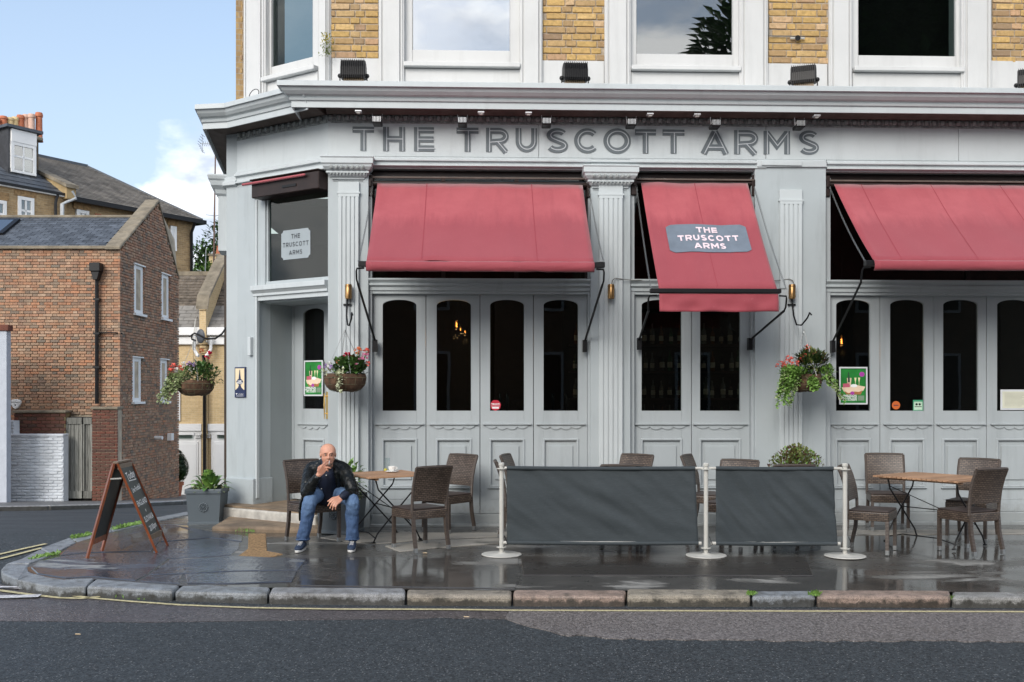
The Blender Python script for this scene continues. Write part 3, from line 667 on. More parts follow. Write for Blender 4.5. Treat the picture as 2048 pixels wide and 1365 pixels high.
# --- bays
zD0, zD1 = fz(1027, .1), fz(585, .1); zT0, zT1 = fz(583), fz(558)
def door_leaf(a, b, g0, g1, arch=True, ly=.10, fr=None, par=None, yb=822, ytop=600, first=False, zd0=None, zd1=None):
    fr = fr or P; z0 = zD0 if zd0 is None else zd0; z1 = zD1 if zd1 is None else zd1
    x0, x1 = fr.x(a, ly)+.004, fr.x(b, ly)-.004; gx0, gx1 = fr.x(g0, ly), fr.x(g1, ly)
    pxm = (g0+g1)/2; gz0, gz1 = fr.z(pxm, yb, ly), fr.z(pxm, ytop, ly); sp = gz1-.075 if arch else gz1
    if gz1 > z1-.06: z1 = gz1+.09
    y0, y1 = ly, ly+.045; m = MB()
    m.box(x0, gx0, y0, y1, z0, z1); m.box(gx1, x1, y0, y1, z0, z1)
    if arch:
        c = (gx0+gx1)/2; hw = (gx1-gx0)/2
        m.prism([(gx0, z1), (gx0, sp)]+[(c-hw*math.cos(t), sp+.075*math.sin(t)**.9) for t in [math.pi*i/14 for i in range(1, 14)]]+[(gx1, sp), (gx1, z1)], y1, y0)
    else: m.box(gx0, gx1, y0, y1, gz1, z1)
    pz1 = fr.z(pxm, 880, ly); pz0 = fr.z(pxm, 972, ly)
    m.box(gx0, gx1, y0, y1, pz1, gz0); m.box(gx0, gx1, y0, y1, z0, pz0); m.box(gx0, gx1, y0+.022, y1, pz0, pz1)
    m.box(gx0-.0, gx1+.0, y0-.004, y0, fr.z(pxm, 998, ly)-.006, fr.z(pxm, 998, ly)+.006)
    d = m.build('folding_door', GREYD, par or pub, bevel=.003)
    m = MB(); m.box(gx0-.01, gx1+.01, y0+.024, y0+.03, gz0-.01, gz1+.02); m.build('glass_pane', GLASS, d)
    # planted moulding round the raised panel
    m = MB(); a_, b_ = gx0-.012, gx1+.012; e = .03
    for (u0, u1, v0, v1) in ((a_, b_, pz1-.012, pz1+.018), (a_, b_, pz0-.018, pz0+.012), (a_, a_+e, pz0, pz1), (b_-e, b_, pz0, pz1)):
        m.box(u0, u1, y0-.014, y0+.02, v0, v1)
    m.box(a_-.02, b_+.02, y0-.03, y0, pz0-.034, pz0-.018); m.build('panel_moulding', GREYD, d, bevel=.008)
    m = MB(); m.box(a_+.075, b_-.075, y0+.004, y0+.022, pz0+.075, pz1-.075); m.build('raised_panel', GREYD, d, bevel=.006)
    # scalloped apron under a thin shelf
    zs = fr.z(pxm, 849, ly); sx0, sx1 = gx0-.09, gx1+.09; L = sx1-sx0; m = MB()
    m.box(sx0, sx1, y0-.035, y0, zs-.006, zs+.010)
    pr = [(sx0+.02, zs-.006)]+[(sx0+.05+(L-.10)*i/48, zs-.03-.026*abs(math.sin(math.pi*(i/48*4+.0)))**.8-(0.012 if 12 < i < 36 else 0)) for i in range(49)]+[(sx1-.02, zs-.006)]
    m.prism(pr, y0-.014, y0+.0); m.build('scalloped_shelf', GREYD, d, bevel=.0015)
    return d
bays = [([(745,852,765,833),(852,960,873,942),(960,1067,980,1048),(1067,1175,1087,1156)], 737, 1181), ([(1267,1383,1283,1363),(1383,1500,1400,1480)], 1261, 1510),
        ([(1657,1760,1672,1740),(1760,1868,1780,1848),(1868,1973,1886,1956),(1973,2080,1994,2062),(2080,2185,2100,2168)], 1652, 2520)]
for bi, (lv, a, b) in enumerate(bays):
    x0, x1 = P.x(a), P.x(b)
    for (p0, p1, g0, g1) in lv: door_leaf(p0, p1, g0, g1, True)
    fx0, fx1 = P.x(lv[0][0], .1), P.x(lv[-1][1], .1)
    if bi == 2: fx1 = P.x(2200, .1)
    m = MB(); m.box(x0-.02, fx0+.002, .03, .2, .1, zBay); m.box(fx1-.002, (x1 if bi < 2 else fx1+.08)+.02, .03, .2, .1, zBay); m.build('door_jamb', GREYD, pub, bevel=.004)
    m = MB(); m.sweep([(x0, 0.04), (x1, 0.04)], [(-.16, zT0-.03), (.0, zT0-.03), (.0, zT0), (.02, zT0+.01), (.02, zT0+.05), (.05, zT0+.07), (.05, zT0+.09), (.035, zT0+.10), (.07, zT1-.02), (.07, zT1), (-.16, zT1+.01)])
    m.build('transom_rail', GREY, pub)
    m = MB(); m.box(x0, x1, .12, .13, zT1, zBay); m.build('transom_pane', GLASS, pub)
    for xx in ([x0+.03]+[x0+(x1-x0)*j/3 for j in (1, 2)]+[x1-.03]): MB().box(xx-.025, xx+.025, .10, .15, zT1, zBay).build('glazing_bar', BROWNM, pub)
    m = MB(); m.box(x0-.02, x1+.02, .13, .3, zBay-.02, zF0-.11); m.build('bay_header', BROWNM, pub)
    m = MB(); m.box(x0-.02, x1+.02, .0, .04, zBay-.05, zBay-.03); m.build('header_rail', SOFFIT, pub)
    m = MB(); m.box(x0-.03, x1+.03, .03, .5, GZ, zD0-.004); m.box(x0-.03, x1+.03, -.06, .03, GZ, .055); m.build('door_plinth', paint('rusty_plinth%d' % bi, (.30, .32, .32), amt=.8), pub, bevel=.008)
# --- pub interior seen through the glass
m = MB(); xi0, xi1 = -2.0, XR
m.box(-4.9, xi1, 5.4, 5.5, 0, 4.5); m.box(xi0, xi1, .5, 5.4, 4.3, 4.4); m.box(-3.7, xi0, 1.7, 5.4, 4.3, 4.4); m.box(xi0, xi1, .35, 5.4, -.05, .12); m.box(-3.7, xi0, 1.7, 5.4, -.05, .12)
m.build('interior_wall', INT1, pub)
# --- chamfered corner: pier, entrance, window over
zPb = C.z(480, 1008)
X5 = C.x(510)
m = MB(); m.box(-CL-.12, X5, -.0, .28, GZ, C.z(470, 322)); 
cpart(m, 'corner_pier', GREY, bevel=.006)
m = MB(); m.box(-CL-.17, X5+.015, -.05, .3, GZ, C.z(470, 955)); cpart(m, 'pier_base', GREY, bevel=.012, seg=2)
m = MB(); m.box(X5, X5+.03, .0, .05, .3, C.z(512, 400)); cpart(m, 'angle_bead', GREYL, bevel=.004)
zl0, zl1 = C.z(580, 597), C.z(580, 570)
m = MB(); m.sweep([(X5-.03, 0.02), (0.0, 0.02)], [(-.2, zl0), (.0, zl0), (.0, zl0+.05), (.03, zl0+.06), (.03, zl0+.09), (.06, zl0+.12), (.075, zl0+.13), (.075, zl1+.02), (-.2, zl1+.03)]); cpart(m, 'transom_beam', GREYL)
# window above the door
wx0, wx1 = C.x(528), C.x(655)
wz0, wz1 = zl1+.02, C.z(590, 385)
m = MB(); m.box(X5-.0, wx0, .02, .12, wz0, wz1+.2); m.box(wx0, wx1, .03, .10, wz0, wz0+.05); m.box(wx0, wx1+.1, .03, .10, wz1, wz1+.35); m.box(wx0, wx0+.03, .04, .1, wz0, wz1)
fl = cpart(m, 'fanlight_frame', GREY, bevel=.004)
m = MB(); m.box(wx0, 0.02, .07, .076, wz0, wz1); m.build('glass_pane', GLASS, fl)
# logo on the fanlight
def plate(x0, x1, z0, z1, c, n=5):
    pts = []
    for cx, cz, a0 in ((x1, z1, 270), (x0, z1, 360), (x0, z0, 90), (x1, z0, 180)):
        for i in range(n+1): t = R(a0-90*i/n); pts.append((cx+c*math.cos(t), cz+c*math.sin(t)))
    return pts
DECAL = plain('translucent_grey_decal', (.30, .34, .36), .5, .05)
lx0, lx1 = C.x(562, .06), C.x(620, .06); lz0, lz1 = C.z(590, 518, .06), C.z(590, 459, .06)
m = MB(); q = plate(lx0, lx1, lz0, lz1, .035); m.add([(x, .066, z) for x, z in q], [list(range(len(q)))]); dc = m.build('logo_decal', DECAL, fl)
def lines(txts, xc, zc, H, gap, w, mapf, name, mat, parent, sp=.22, wide=1.0):
    for r_, tx in enumerate(txts):
        tot = sum(glyph(c_, w)[0]+sp for c_ in tx)-sp; x = xc-tot*H*wide/2
        zz = zc+(len(txts)/2-r_-1)*(H+gap)+gap/2
        for c_ in tx:
            word(c_, [x], zz, H, w, 0, name, [mat], parent, inline=False, wide=wide, mapf=mapf); x += (glyph(c_, w)[0]+sp)*H*wide
lines(['THE', 'TRUSCOTT', 'ARMS'], (lx0+lx1)/2, (lz0+lz1)/2, .058, .045, .2, lambda x, z, o: (x, .064-o, z), 'letter', plain('dark_window_lettering', (.03, .035, .04), .5), fl, .28, .82)
# recess: reveal wall, ceiling, floor, door
rdep = .66
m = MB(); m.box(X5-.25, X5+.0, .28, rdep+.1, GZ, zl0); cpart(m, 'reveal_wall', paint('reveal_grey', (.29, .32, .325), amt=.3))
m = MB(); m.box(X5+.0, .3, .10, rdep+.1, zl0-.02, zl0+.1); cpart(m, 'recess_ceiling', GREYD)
ds = X5+.04
zdf = .24
Dm = C
de = door_leaf(588, 672, 606, 648, True, rdep, C, None, 818, 617, zd0=zdf, zd1=zl0-.02)
de.name = 'entrance_door'; de.matrix_basis = RC
m = MB(); m.box(X5, C.x(588, rdep), rdep, rdep+.06, zdf, zl0); m.build('door_frame', GREYD, de)
hx = C.x(652, rdep-.03); hz0, hz1 = C.z(652, 838, rdep), C.z(652, 784, rdep)
m = MB(); m.box(hx-.022, hx+.022, rdep-.008, rdep, hz0, hz1); m.tube([(hx, rdep-.01, hz1-.06), (hx, rdep-.06, hz1-.06)], .008, 6); m.tube([(hx, rdep-.01, hz0+.07), (hx, rdep-.06, hz0+.07)], .008, 6)
m.tube([(hx, rdep-.06, hz1-.02), (hx, rdep-.06, (hz0+hz1)/2+.05), (hx, rdep-.06, (hz0+hz1)/2), (hx, rdep-.06, (hz0+hz1)/2-.05), (hx, rdep-.06, hz0)], [.006, .010, .015, .010, .006], 8)
m.build('door_handle', BRASSB, de)
# door-side return of the facade corner
m = MB(); m.box(P.x(656), P.x(700), .0, .9, GZ, 4.6); m.build('corner_return', GREY, pub)
# steps
st = MB(); st.slab([(C.x(437, -.32), -.32), (.12, -.34), (.12, .72), (C.x(437, -.32), .72)], GZ, .205)
s1 = cpart(st, 'upper_step', STONEW, bevel=.02, seg=2, jit=.008)
st = MB(); st.slab([(C.x(437, -.32), -.30), (.10, -.32), (.10, rdep), (C.x(437, -.32), rdep)], .206, .228); cpart(st, 'worn_floor', STONEB, jit=.0)
pf = [G(424, 1061), G(520, 1065), G(600, 1066), G(640, 1066)]
pts = [(p.x, p.y) for p in pf]; back = [(c0.x, c0.y), (c0.x-.9, c0.y+.5), (E.x-.05, E.y-.1), (pts[0][0]-.02, pts[0][1]+.5)]
m = MB(); m.slab([loc(p) for p in pts+back], GZ-.1, .088); m.build('lower_step', STONEB, pub, bevel=.03, seg=3, jit=.022)

# --- upper storey
zU0 = 5.34; ZT = 8.3
YB = .10      # brick face
brickM = bricks_rand('yellow_stock_brick', [(0, (.52, .34, .12)), (.2, (.42, .27, .11)), (.38, (.60, .39, .14)), (.54, (.34, .22, .12)), (.68, (.64, .43, .18)), (.8, (.26, .18, .12)), (.9, (.54, .33, .19)), (1, (.60, .44, .25))], gran=22)
MORT = plain('pale_mortar', (.36, .30, .23), .9, .25, 20, .6)
def brick_panel(fr, x0, x1, z0, z1, zind, rel=None, course=.0855):
    m = MB(); m.box(x0, x1, YB+.012, YB+.3, z0, z1); bp = m.build('brick_panel', MORT, pub)
    if rel is not None: bp.matrix_basis = rel
    z = z0+.008; r = 0; rest = MB(); rnd = []
    while z+.07 < z1:
        x = x0+(0 if r % 2 else -.07); k = r % 2
        while x < x1-.02:
            L = (.235 if (k % 2) else .115)*rng.uniform(.94, 1.06); a = max(x, x0+.004); b = min(x+L, x1-.004)
            if b-a > .035:
                d = YB-rng.uniform(-.004, .006); dz = rng.uniform(-.003, .003)
                if z < zind:
                    mm = MB().box(a, b, d, YB+.02, z+dz, z+course-.014+dz); mm.build('brick', brickM, bp, bevel=.006, jit=.004)
                else: rest.box(a, b, d, YB+.02, z, z+course-.014); rnd += [rng.random()]*8
            x += L+.013; k += 1
        z += course; r += 1
    if rest.v:
        o = rest.build('upper_bricks', brickM, bp, kind='stuff'); at = o.data.attributes.new('rnd', 'FLOAT', 'POINT'); at.data.foreach_set('value', rnd)
for a, b, y in ((662, 757, 117), (1085, 1210, 122), (1537, 1660, 128), (1985, 2140, 128)):
    brick_panel(P, P.x(a, YB), P.x(b, YB), P.z((a+b)/2, y, YB), ZT, 6.62)
m = MB(); m.box(P.x(655, .1), XR, .12, .6, zU0-.1, 5.62)
for a, b, y in ((662, 757, 117), (1085, 1210, 122), (1537, 1660, 128), (1985, 3000, 128)): m.box(P.x(a), P.x(b), YB-.006, YB+.1, zU0-.1, P.z((a+b)/2, y, YB))
m.build('string_course', WHITE, pub, bevel=.004)
m = MB(); m.box(P.x(655), XR, .11, .6, ZT, ZT+.6); m.build('parapet', WHITE, pub); MB().box(P.x(2140), XR, .105, .6, 5.6, ZT).build('brick_face', brickmat('far_stock_brick', ((.50,.33,.13),(.38,.25,.11),(.26,.18,.12)), (.36,.3,.23)), pub)
def upper_window(fr, s0, f0, g0, g1, f1, s1, yg, yr, ysl, gm, rel=None, frost=None):
    w = MB(); px = (g0+g1)/2; yg_ = yg if not isinstance(yg, tuple) else sum(yg)/2
    zg = fr.z(px, yg_, .15); zr = fr.z(px, yr, .12); zs = fr.z(px, ysl, .04); zt = 8.05
    # surround as two moulded jambs
    for a, b in ((s0, f0), (f1, s1)):
        xa, xb = fr.x(a, .03), fr.x(b, .03); L = xb-xa
        w.box(xa, xb, .055, .4, zU0-.1, ZT); w.box(xa+L*.18, xb-L*.18, .03, .055, zU0-.1, ZT); w.box(xa+L*.06, xa+L*.12, .04, .055, zU0-.1, ZT); w.box(xb-L*.12, xb-L*.06, .04, .055, zU0-.1, ZT)
    xf0, xf1 = fr.x(f0, .08), fr.x(f1, .08)
    w.box(xf0, xf1, .09, .4, zU0-.1, zs-.03); w.box(xf0, xf1, .055, .4, zt, ZT)
    ws = w.build('window_surround', WHITE, pub, bevel=.003)
    s = MB(); s.box(xf0, xf1, .015, .18, zs-.02, zs+.035); sl_ = s.build('window_sill', WHITE, pub, bevel=.006)
    s = MB(); gx0, gx1 = fr.x(g0, .15), fr.x(g1, .15)
    s.box(xf0, gx0, .13, .2, zs, zt); s.box(gx1, xf1, .13, .2, zs, zt); s.box(gx0, gx1, .13, .2, zs, zg); s.box(gx0, gx1, .13, .2, 7.1, 7.16); s.box(gx0, gx1, .13, .2, zt-.06, zt)
    s.box(gx0-.02, gx1+.02, .12, .13, zs+.035, zs+.05)
    sf = s.build('sash_frame', WHITE, pub, bevel=.004)
    s = MB(); s.box(gx0, gx1, .165, .17, zg, zt-.06); s.build('glass_pane', gm, sf)
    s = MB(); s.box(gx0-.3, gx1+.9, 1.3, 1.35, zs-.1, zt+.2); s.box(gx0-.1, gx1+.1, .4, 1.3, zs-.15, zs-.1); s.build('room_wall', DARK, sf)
    if rel is not None:
        for o in (ws, sl_, sf): o.matrix_basis = rel
    return sf
upper_window(P, 757, 808, 825, 1020, 1040, 1085, 102, 125, 131, GLASSB)
upper_window(P, 1210, 1262, 1272, 1465, 1480, 1537, 110, 132, 138, GLASSM)
upper_window(P, 1660, 1706, 1715, 1910, 1925, 1985, 113, 136, 140, GLASS)
w1 = upper_window(C, 484, 528, 545, 628, 634, 654, 125, 138, 146, GLASS, RC)
m = MB(); m.box(-CL-.02, C.x(486, .1), .12, .5, zU0-.1, ZT); m.box(-CL-.02, 0.02, .13, .5, zU0-.1, 5.56); m.box(-CL-.02, 0, .12, .5, ZT, ZT+.6); cpart(m, 'corner_wall', WHITE, bevel=.004)
brick_panel(C, -CL-.10, -CL-.022, C.z(465, 165, .1), ZT, 6.9, RC)
m = MB(); m.sweep([(loc(RT)), loc(E2)], [(-.25, zU0-.2), (-.12, zU0-.2), (-.12, ZT), (-.25, ZT)], closed_prof=True); m.build('side_wall_upper', brickmat('side_stock_brick', ((.42,.28,.12),(.3,.19,.09),(.2,.14,.08)), (.36,.3,.23)), pub)
# ================================================================ awnings
def chainline(m, p, q, r=.006, step=.03, sag=0):
    p = Vector(p); q = Vector(q); d = (q-p); n = max(2, int(d.length/step)); dn = d.normalized()
    qt = dn.to_track_quat('Z', 'Y').to_matrix()
    for i in range(n):
        c = p+d*((i+.5)/n); c.z -= sag*math.sin(math.pi*(i+.5)/n)
        M = qt @ Matrix.Rotation(math.pi/2*(i % 2), 3, 'Z'); a = step*.62; b = r*1.5
        pts = [c+M @ Vector((b*math.cos(t), 0, a*math.sin(t))) for t in [2*math.pi*k/6 for k in range(7)]]
        m.tube(pts, r*.42, 4, cap=False)
def awning(lab, x0, x1, zt, ztb, seams, logo=False, arms=(True, True), armz=2.2, chains=(True, True)):
    t = thing('awning', lab, 'awning', P.M, ((x0+x1)/2, 0, zt), 'red fabric awnings over the bays')
    yt, yb = .02, -1.22; NX, NY = 40, 14
    def surf(x, k, o=0):      # slightly hollow, softly creased cloth
        z = zt+(ztb-zt)*k; y = yt+(yb-yt)*k; sag = -.035*math.sin(math.pi*k)*1.0+.006*math.sin(x*9+k*3)*k+.016*noise.noise(Vector((x*3.0, k*2.5, 1)))+.005*noise.noise(Vector((x*11, k*2.5, 5)))*k
        return (x, y-o*.6, z+sag+o)
    m = MB(); vs = [surf(x0+(x1-x0)*i/NX, j/NY) for j in range(NY+1) for i in range(NX+1)]
    m.add(vs, [(j*(NX+1)+i, (j+1)*(NX+1)+i, (j+1)*(NX+1)+i+1, j*(NX+1)+i+1) for j in range(NY) for i in range(NX)], 0, True)
    if not logo:      # hem rolled over the front bar
        pr = []; n = 8
        for i in range(NX+1):
            x = x0+(x1-x0)*i/NX
            for k in range(n+1):
                a = R(70-150*k/n); rr = .052+.006*noise.noise(Vector((x*7, k*.9, 2)))
                pr.append((x, yb-.0-rr*math.cos(a)*.8-.01, ztb-.055+rr*math.sin(a)*1.15))
        m.add(pr, [(i*(n+1)+k, i*(n+1)+k+1, (i+1)*(n+1)+k+1, (i+1)*(n+1)+k) for i in range(NX) for k in range(n)], 0, True)
    else:             # loose valance hanging under the bar
        pr = []; n = 8; x0b, x1b = x0+.0, x1+.01
        for i in range(NX+1):
            x = x0b+(x1b-x0b)*i/NX
            for k in range(n+1):
                v = k/n; pr.append((x, yb-.01-.02*v-.022*v*noise.noise(Vector((x*5, v*2, 4)))-.010*math.sin(x*17+v*3)*v, ztb-.055-.205*v-.008*v*noise.noise(Vector((x*3, 0, 9)))))
        m.add(pr, [(i*(n+1)+k, i*(n+1)+k+1, (i+1)*(n+1)+k+1, (i+1)*(n+1)+k) for i in range(NX) for k in range(n)], 0, True)
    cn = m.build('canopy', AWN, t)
    sd_ = cn.modifiers.new('thick', 'SOLIDIFY'); sd_.thickness = .004
    for sx in seams:
        x = x0+(x1-x0)*sx; m = MB(); m.add([surf(x+d, j/NY, .003) for j in range(NY+1) for d in (-.004, .004)], [(2*j, 2*j+2, 2*j+3, 2*j+1) for j in range(NY)], 0, True)
        m.build('seam', plain('seam_red', (.27, .04, .055), .8, .1) if 'seam_red' not in MAT else MAT['seam_red'], cn)
    m = MB(); e = .13 if not logo else .10
    if logo: m.box(x0-e, x1+e*.4, yb-.03, yb+.05, ztb-.05, ztb+.0)
    else: m.box(x0-.09, x1+.12, yb-.02, yb+.06, ztb-.06, ztb+.0)
    m.build('front_bar', BLACK, t, bevel=.006)
    m = MB(); m.box(x1+.03, x1+.10, yb-.025, yb+.055, ztb+.001, ztb+.008); m.build('bar_cap', STEEL, t)
    m = MB(); m.tube([(x0-.06, .05, zt+.0), (x1+.06, .05, zt+.0)], .035, 10)
    m.build('roller', BROWNM, t)
    m = MB()
    for xx in (x0-.09, x1+.09):
        m = MB(); m.box(xx-.035, xx+.035, .0, .12, zt-.16, zt+.10); m.box(xx-.015, xx+.015, -.03, 0.001, zt-.05, zt+.04); m.build('wall_bracket', BROWNM, t, bevel=.006)
    m = MB()
    for xx, on in ((x0-.05, arms[0]), (x1+.05, arms[1])):
        if not on: continue
        s = -1 if xx < (x0+x1)/2 else 1; xo = xx+s*.055
        m.tube([(xo-s*.08, yb+.01, ztb-.075), (xo, yb+.01, ztb-.08), (xo+s*.01, yb+.03, ztb-.11), (xo+s*.01, yb+.06, ztb-.20), (xo, yb+.09, ztb-.24)], .011, 6)
        m.tube([(xo-s*.0, yb+.09, ztb-.24), (xo-s*.08, .02, armz+.05)], .014, 6); m.box(xo-s*.08-.025, xo-s*.08+.025, -.04, .04, armz-.07, armz+.08)
        m.build('folding_arm', BLACK, t); m = MB()
    for xx, on in ((x0-.06, chains[0]), (x1+.08, chains[1])):
        if on:
            m = MB(); chainline(m, (xx, .0, zt-.05), (xx-.03*(1 if xx < x1 else -1), yb+.02, ztb+.0), .0065, .03, .05); m.build('chain', STEEL, t)
    return t, surf
aw1x = (P.x(755, .02), P.x(1165, .02)); aw2x = (P.x(1282, .02), P.x(1495, .02)); aw3x = (P.x(1668, .02), P.x(2200, .02))
za1, zb1 = P.z(960, 368, .02), P.z(960, 524, -1.22); za2, zb2 = P.z(1390, 366, .02), P.z(1430, 578, -1.22); za3, zb3 = P.z(1900, 370, .02), P.z(1900, 522, -1.22)
aw, _ = awning('wide red awning with a rolled hem over the four doors left of the logo awning', *aw1x, za1, zb1, (.24, .75), armz=2.25)
a2, surf2 = awning('narrow steep red awning with a grey name plate and hanging valance over two doors', *aw2x, za2, zb2, (.5,), True, armz=2.28)
awning('red awning cut off by the right edge of the photo above the rightmost doors', *aw3x, za3, zb3, (.10, .36, .62, .88), arms=(True, False), chains=(True, False), armz=2.25)
# printed plate on the logo awning
LGA = plain('printed_blue_grey', (.135, .165, .205), .8, .12); PINK = plain('printed_pale_pink', (.72, .58, .62), .8, .05)
ax0, ax1 = aw2x; AWd = ax1-ax0
def onawn(u, v, o): x, y, z = surf2(ax0+AWd*u, v, .008+o*3); return (x, y, z)
c_ = .045; pts = []
q = plate(.155, .875, .40, .66, .05); q = [((.155 if x < .155 else .875 if x > .875 else x), max(.40, min(.66, z))) for x, z in q]
m = MB(); NXp = 16
vs = []; 
def inpl(u): # top and bottom edge with notched corners
    e = 0
    if u < .195: e = .022*(1-(u-.155)/.04)
    if u > .835: e = .022*(u-.835)/.04
    return .40+e, .66-e
us = [.155+.72*i/30 for i in range(31)]
for u in us:
    a, b = inpl(u)
    for k in range(7): vs.append(onawn(u, a+(b-a)*k/6, 0))
m.add(vs, [(i*7+k, i*7+k+1, (i+1)*7+k+1, (i+1)*7+k) for i in range(30) for k in range(6)], 0, True)
pl_ = m.build('printed_plate', LGA, a2)
AH = 1.85
lines(['THE', 'TRUSCOTT', 'ARMS'], .515, 0, .052, .022, .24, lambda x, z, o: onawn(x, .53-z*1.0, .0012+o), 'letter', PINK, pl_, .22, 1.12*1.02)
# folded awning over the corner door
t = thing('folded_awning', 'closed dark awning cassette with thin red hem above the corner door window', 'awning', C.M, (-.8, 0, C.z(560, 375)))
zq = C.z(560, 372)
m = MB(); m.box(C.x(500, -.18), C.x(644, -.1), -.16, .06, zq-.15, zq+.07); m.box(C.x(500, -.18)-.02, C.x(644, -.1)+.01, -.18, .02, zq+.07, zq+.09); m.build('cassette', BROWNM, t, bevel=.01)
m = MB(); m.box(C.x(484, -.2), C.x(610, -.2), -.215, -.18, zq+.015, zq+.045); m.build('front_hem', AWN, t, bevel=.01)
m = MB(); m.box(C.x(560, -.2), C.x(588, -.2), -.17, -.16, zq-.08, zq-.05); m.build('catch', BLACK, t)
# ================================================================ lamps and fittings on the front
def floodlight(px, lab, yaw=0):
    b = P.x(px, -.30); t = thing('floodlight', lab, 'floodlight', P.M @ Matrix.Translation((b, -.30, 5.36)) @ Matrix.Rotation(R(yaw), 4, 'Z'), group='black floodlights standing on the cornice')
    w = .15; m = MB()
    prof = [(-.10, .10), (.09, .10), (.12, .17), (.10, .26), (.05, .30), (-.05, .31), (-.09, .22)]
    m.add([(s*w*(1-.0*i), y, z) for s in (-1, 1) for i, (y, z) in enumerate(prof)], [list(range(6, -1, -1)), list(range(7, 14))]+[(i, (i+1) % 7, 7+(i+1) % 7, 7+i) for i in range(7)])
    m.build('lamp_housing', BLACK, t, bevel=.018, seg=2)
    m = MB()
    for i in range(13): m.box(-w+.012+i*.0225, -w+.018+i*.0225, -.115, -.0, .075, .30)
    m.build('cooling_fins', BLACK, t)
    m = MB(); m.box(-.12, .12, -.03, .085, .055, .10); m.build('lamp_glass', plain('warm_lamp_glass', (.6, .42, .25), .3) if 'warm_lamp_glass' not in MAT else MAT['warm_lamp_glass'], t)
    m = MB()
    for s in (-1, 1): m.tube([(s*(w+.01), 0, .15), (s*(w+.015), 0, .0)], .008, 6); m.ball((s*(w+.012), 0, .13), .03, 8)
    m.build('stand', BLACK, t); return t
floodlight(707, 'black floodlight on the cornice below the brick panel beside the corner window')
floodlight(1150, 'black floodlight on the cornice between the cloud reflecting and grey reflecting windows', 2)
floodlight(1607, 'tilted black floodlight on the cornice left of the darkest upper window', -22)
floodlight(2062, 'black floodlight half cut off at the right edge on the cornice', -30)
CHROME = plain('pale_lamp_metal', (.55, .55, .55), .3, .1, metal=.6)
for i, px in enumerate((755, 925, 1093, 1262, 1430, 1598)):
    x = P.x(px, -.22); L = ['above the H of THE, first of the row', 'above the first T of TRUSCOTT', 'above the S of TRUSCOTT', 'above the double T of TRUSCOTT', 'above the A of ARMS', 'above the final S, last of the row'][i]
    t = thing('sign_light', 'small finned sign spotlight under the cornice '+L, 'spotlight', P.M, (x, -.22, 5.05), 'small finned spotlights over the fascia lettering')
    m = MB(); z = 4.955; m.box(x-.055, x+.055, -.30, -.12, z-.03, z+.015); m.build('lamp_body', BLACK, t, bevel=.008)
    m = MB()
    for k in range(6): m.box(x-.048+k*.017, x-.040+k*.017, -.31, -.20, z-.012, z+.05)
    m.build('fins', CHROME, t)
    m = MB()
    for s in (-1, 1): m.tube([(x+s*.05, -.22, z+.01), (x+s*.062, -.24, 5.055)], .004, 5)
    m.build('bracket', CHROME, t)
for i, px in enumerate((717, 962, 1057, 1300, 1394, 1633)):
    x = P.x(px, -.36); t = thing('soffit_lamp', ['small silver bulkhead lamp under cornice left of the first sign spotlight', 'small silver bulkhead lamp right of the second sign spotlight', 'small silver bulkhead lamp left of the third sign spotlight', 'small silver bulkhead lamp right of the fourth sign spotlight', 'small silver bulkhead lamp left of the fifth sign spotlight', 'small silver bulkhead lamp right of the last sign spotlight'][i], 'lamp', P.M, (x, -.36, 5.05), 'small silver lamps under the cornice')
    m = MB(); m.box(x-.04, x+.04, -.40, -.32, 5.035, 5.055); m.build('base', CHROME, t, bevel=.004)
    MB().box(x-.02, x+.02, -.385, -.335, 5.022, 5.035).build('lens', CREAM, t)
for i, (px, lab) in enumerate(((697, 'brass tube wall lamp above the flower basket by the corner door'), (1222, 'brass tube wall lamp on the pilaster between the two whole awnings'), (1584, 'brass tube wall lamp on the wide pier above the ivy basket'))):
    x, z = P.at(px, 584, -.14); t = thing('wall_lamp', lab, 'wall lamp', P.M, (x, -.14, z), 'brass wall lamps on the pilasters')
    m = MB(); m.lathe([(.030, -.09), (.040, -.085), (.042, -.05), (.042, .085), (.038, .09)], 14, (x, -.145, z)); m.build('lamp_tube', BRASS, t)
    m = MB(); m.lathe([(.044, 0), (.044, .012)], 14, (x, -.145, z+.06)); m.lathe([(.044, 0), (.044, .012)], 14, (x, -.145, z-.06)); m.box(x-.015, x+.015, -.145, -.07, z-.03, z+.03); m.build('collar', BRASS, t)
t = MB(); zc = fz(560, -.06)
t.tube([(P.x(1222, -.09), -.14, fz(572)), (P.x(1222), -.14, zc-.01), (P.x(1228), -.1, zc+.02), (P.x(1262), -.06, zc), (P.x(1300), -.0, zc+.01)], .006, 5)
tag(t.build('cable', plain('grey_cable', (.16, .16, .15), .6), M=P.M), 'thin twisted cable running from the middle brass wall lamp', 'cable')
t = MB(); t.tube([(P.x(1584), -.12, fz(572)), (P.x(1580), -.1, zc-.0), (P.x(1575), -.08, zc+.02), (P.x(1545), -.05, zc), (P.x(1512), -.04, zc)], .006, 5)
tag(t.build('cable', MAT['grey_cable'], M=P.M), 'thin cable running left from the brass lamp above the ivy basket', 'cable')
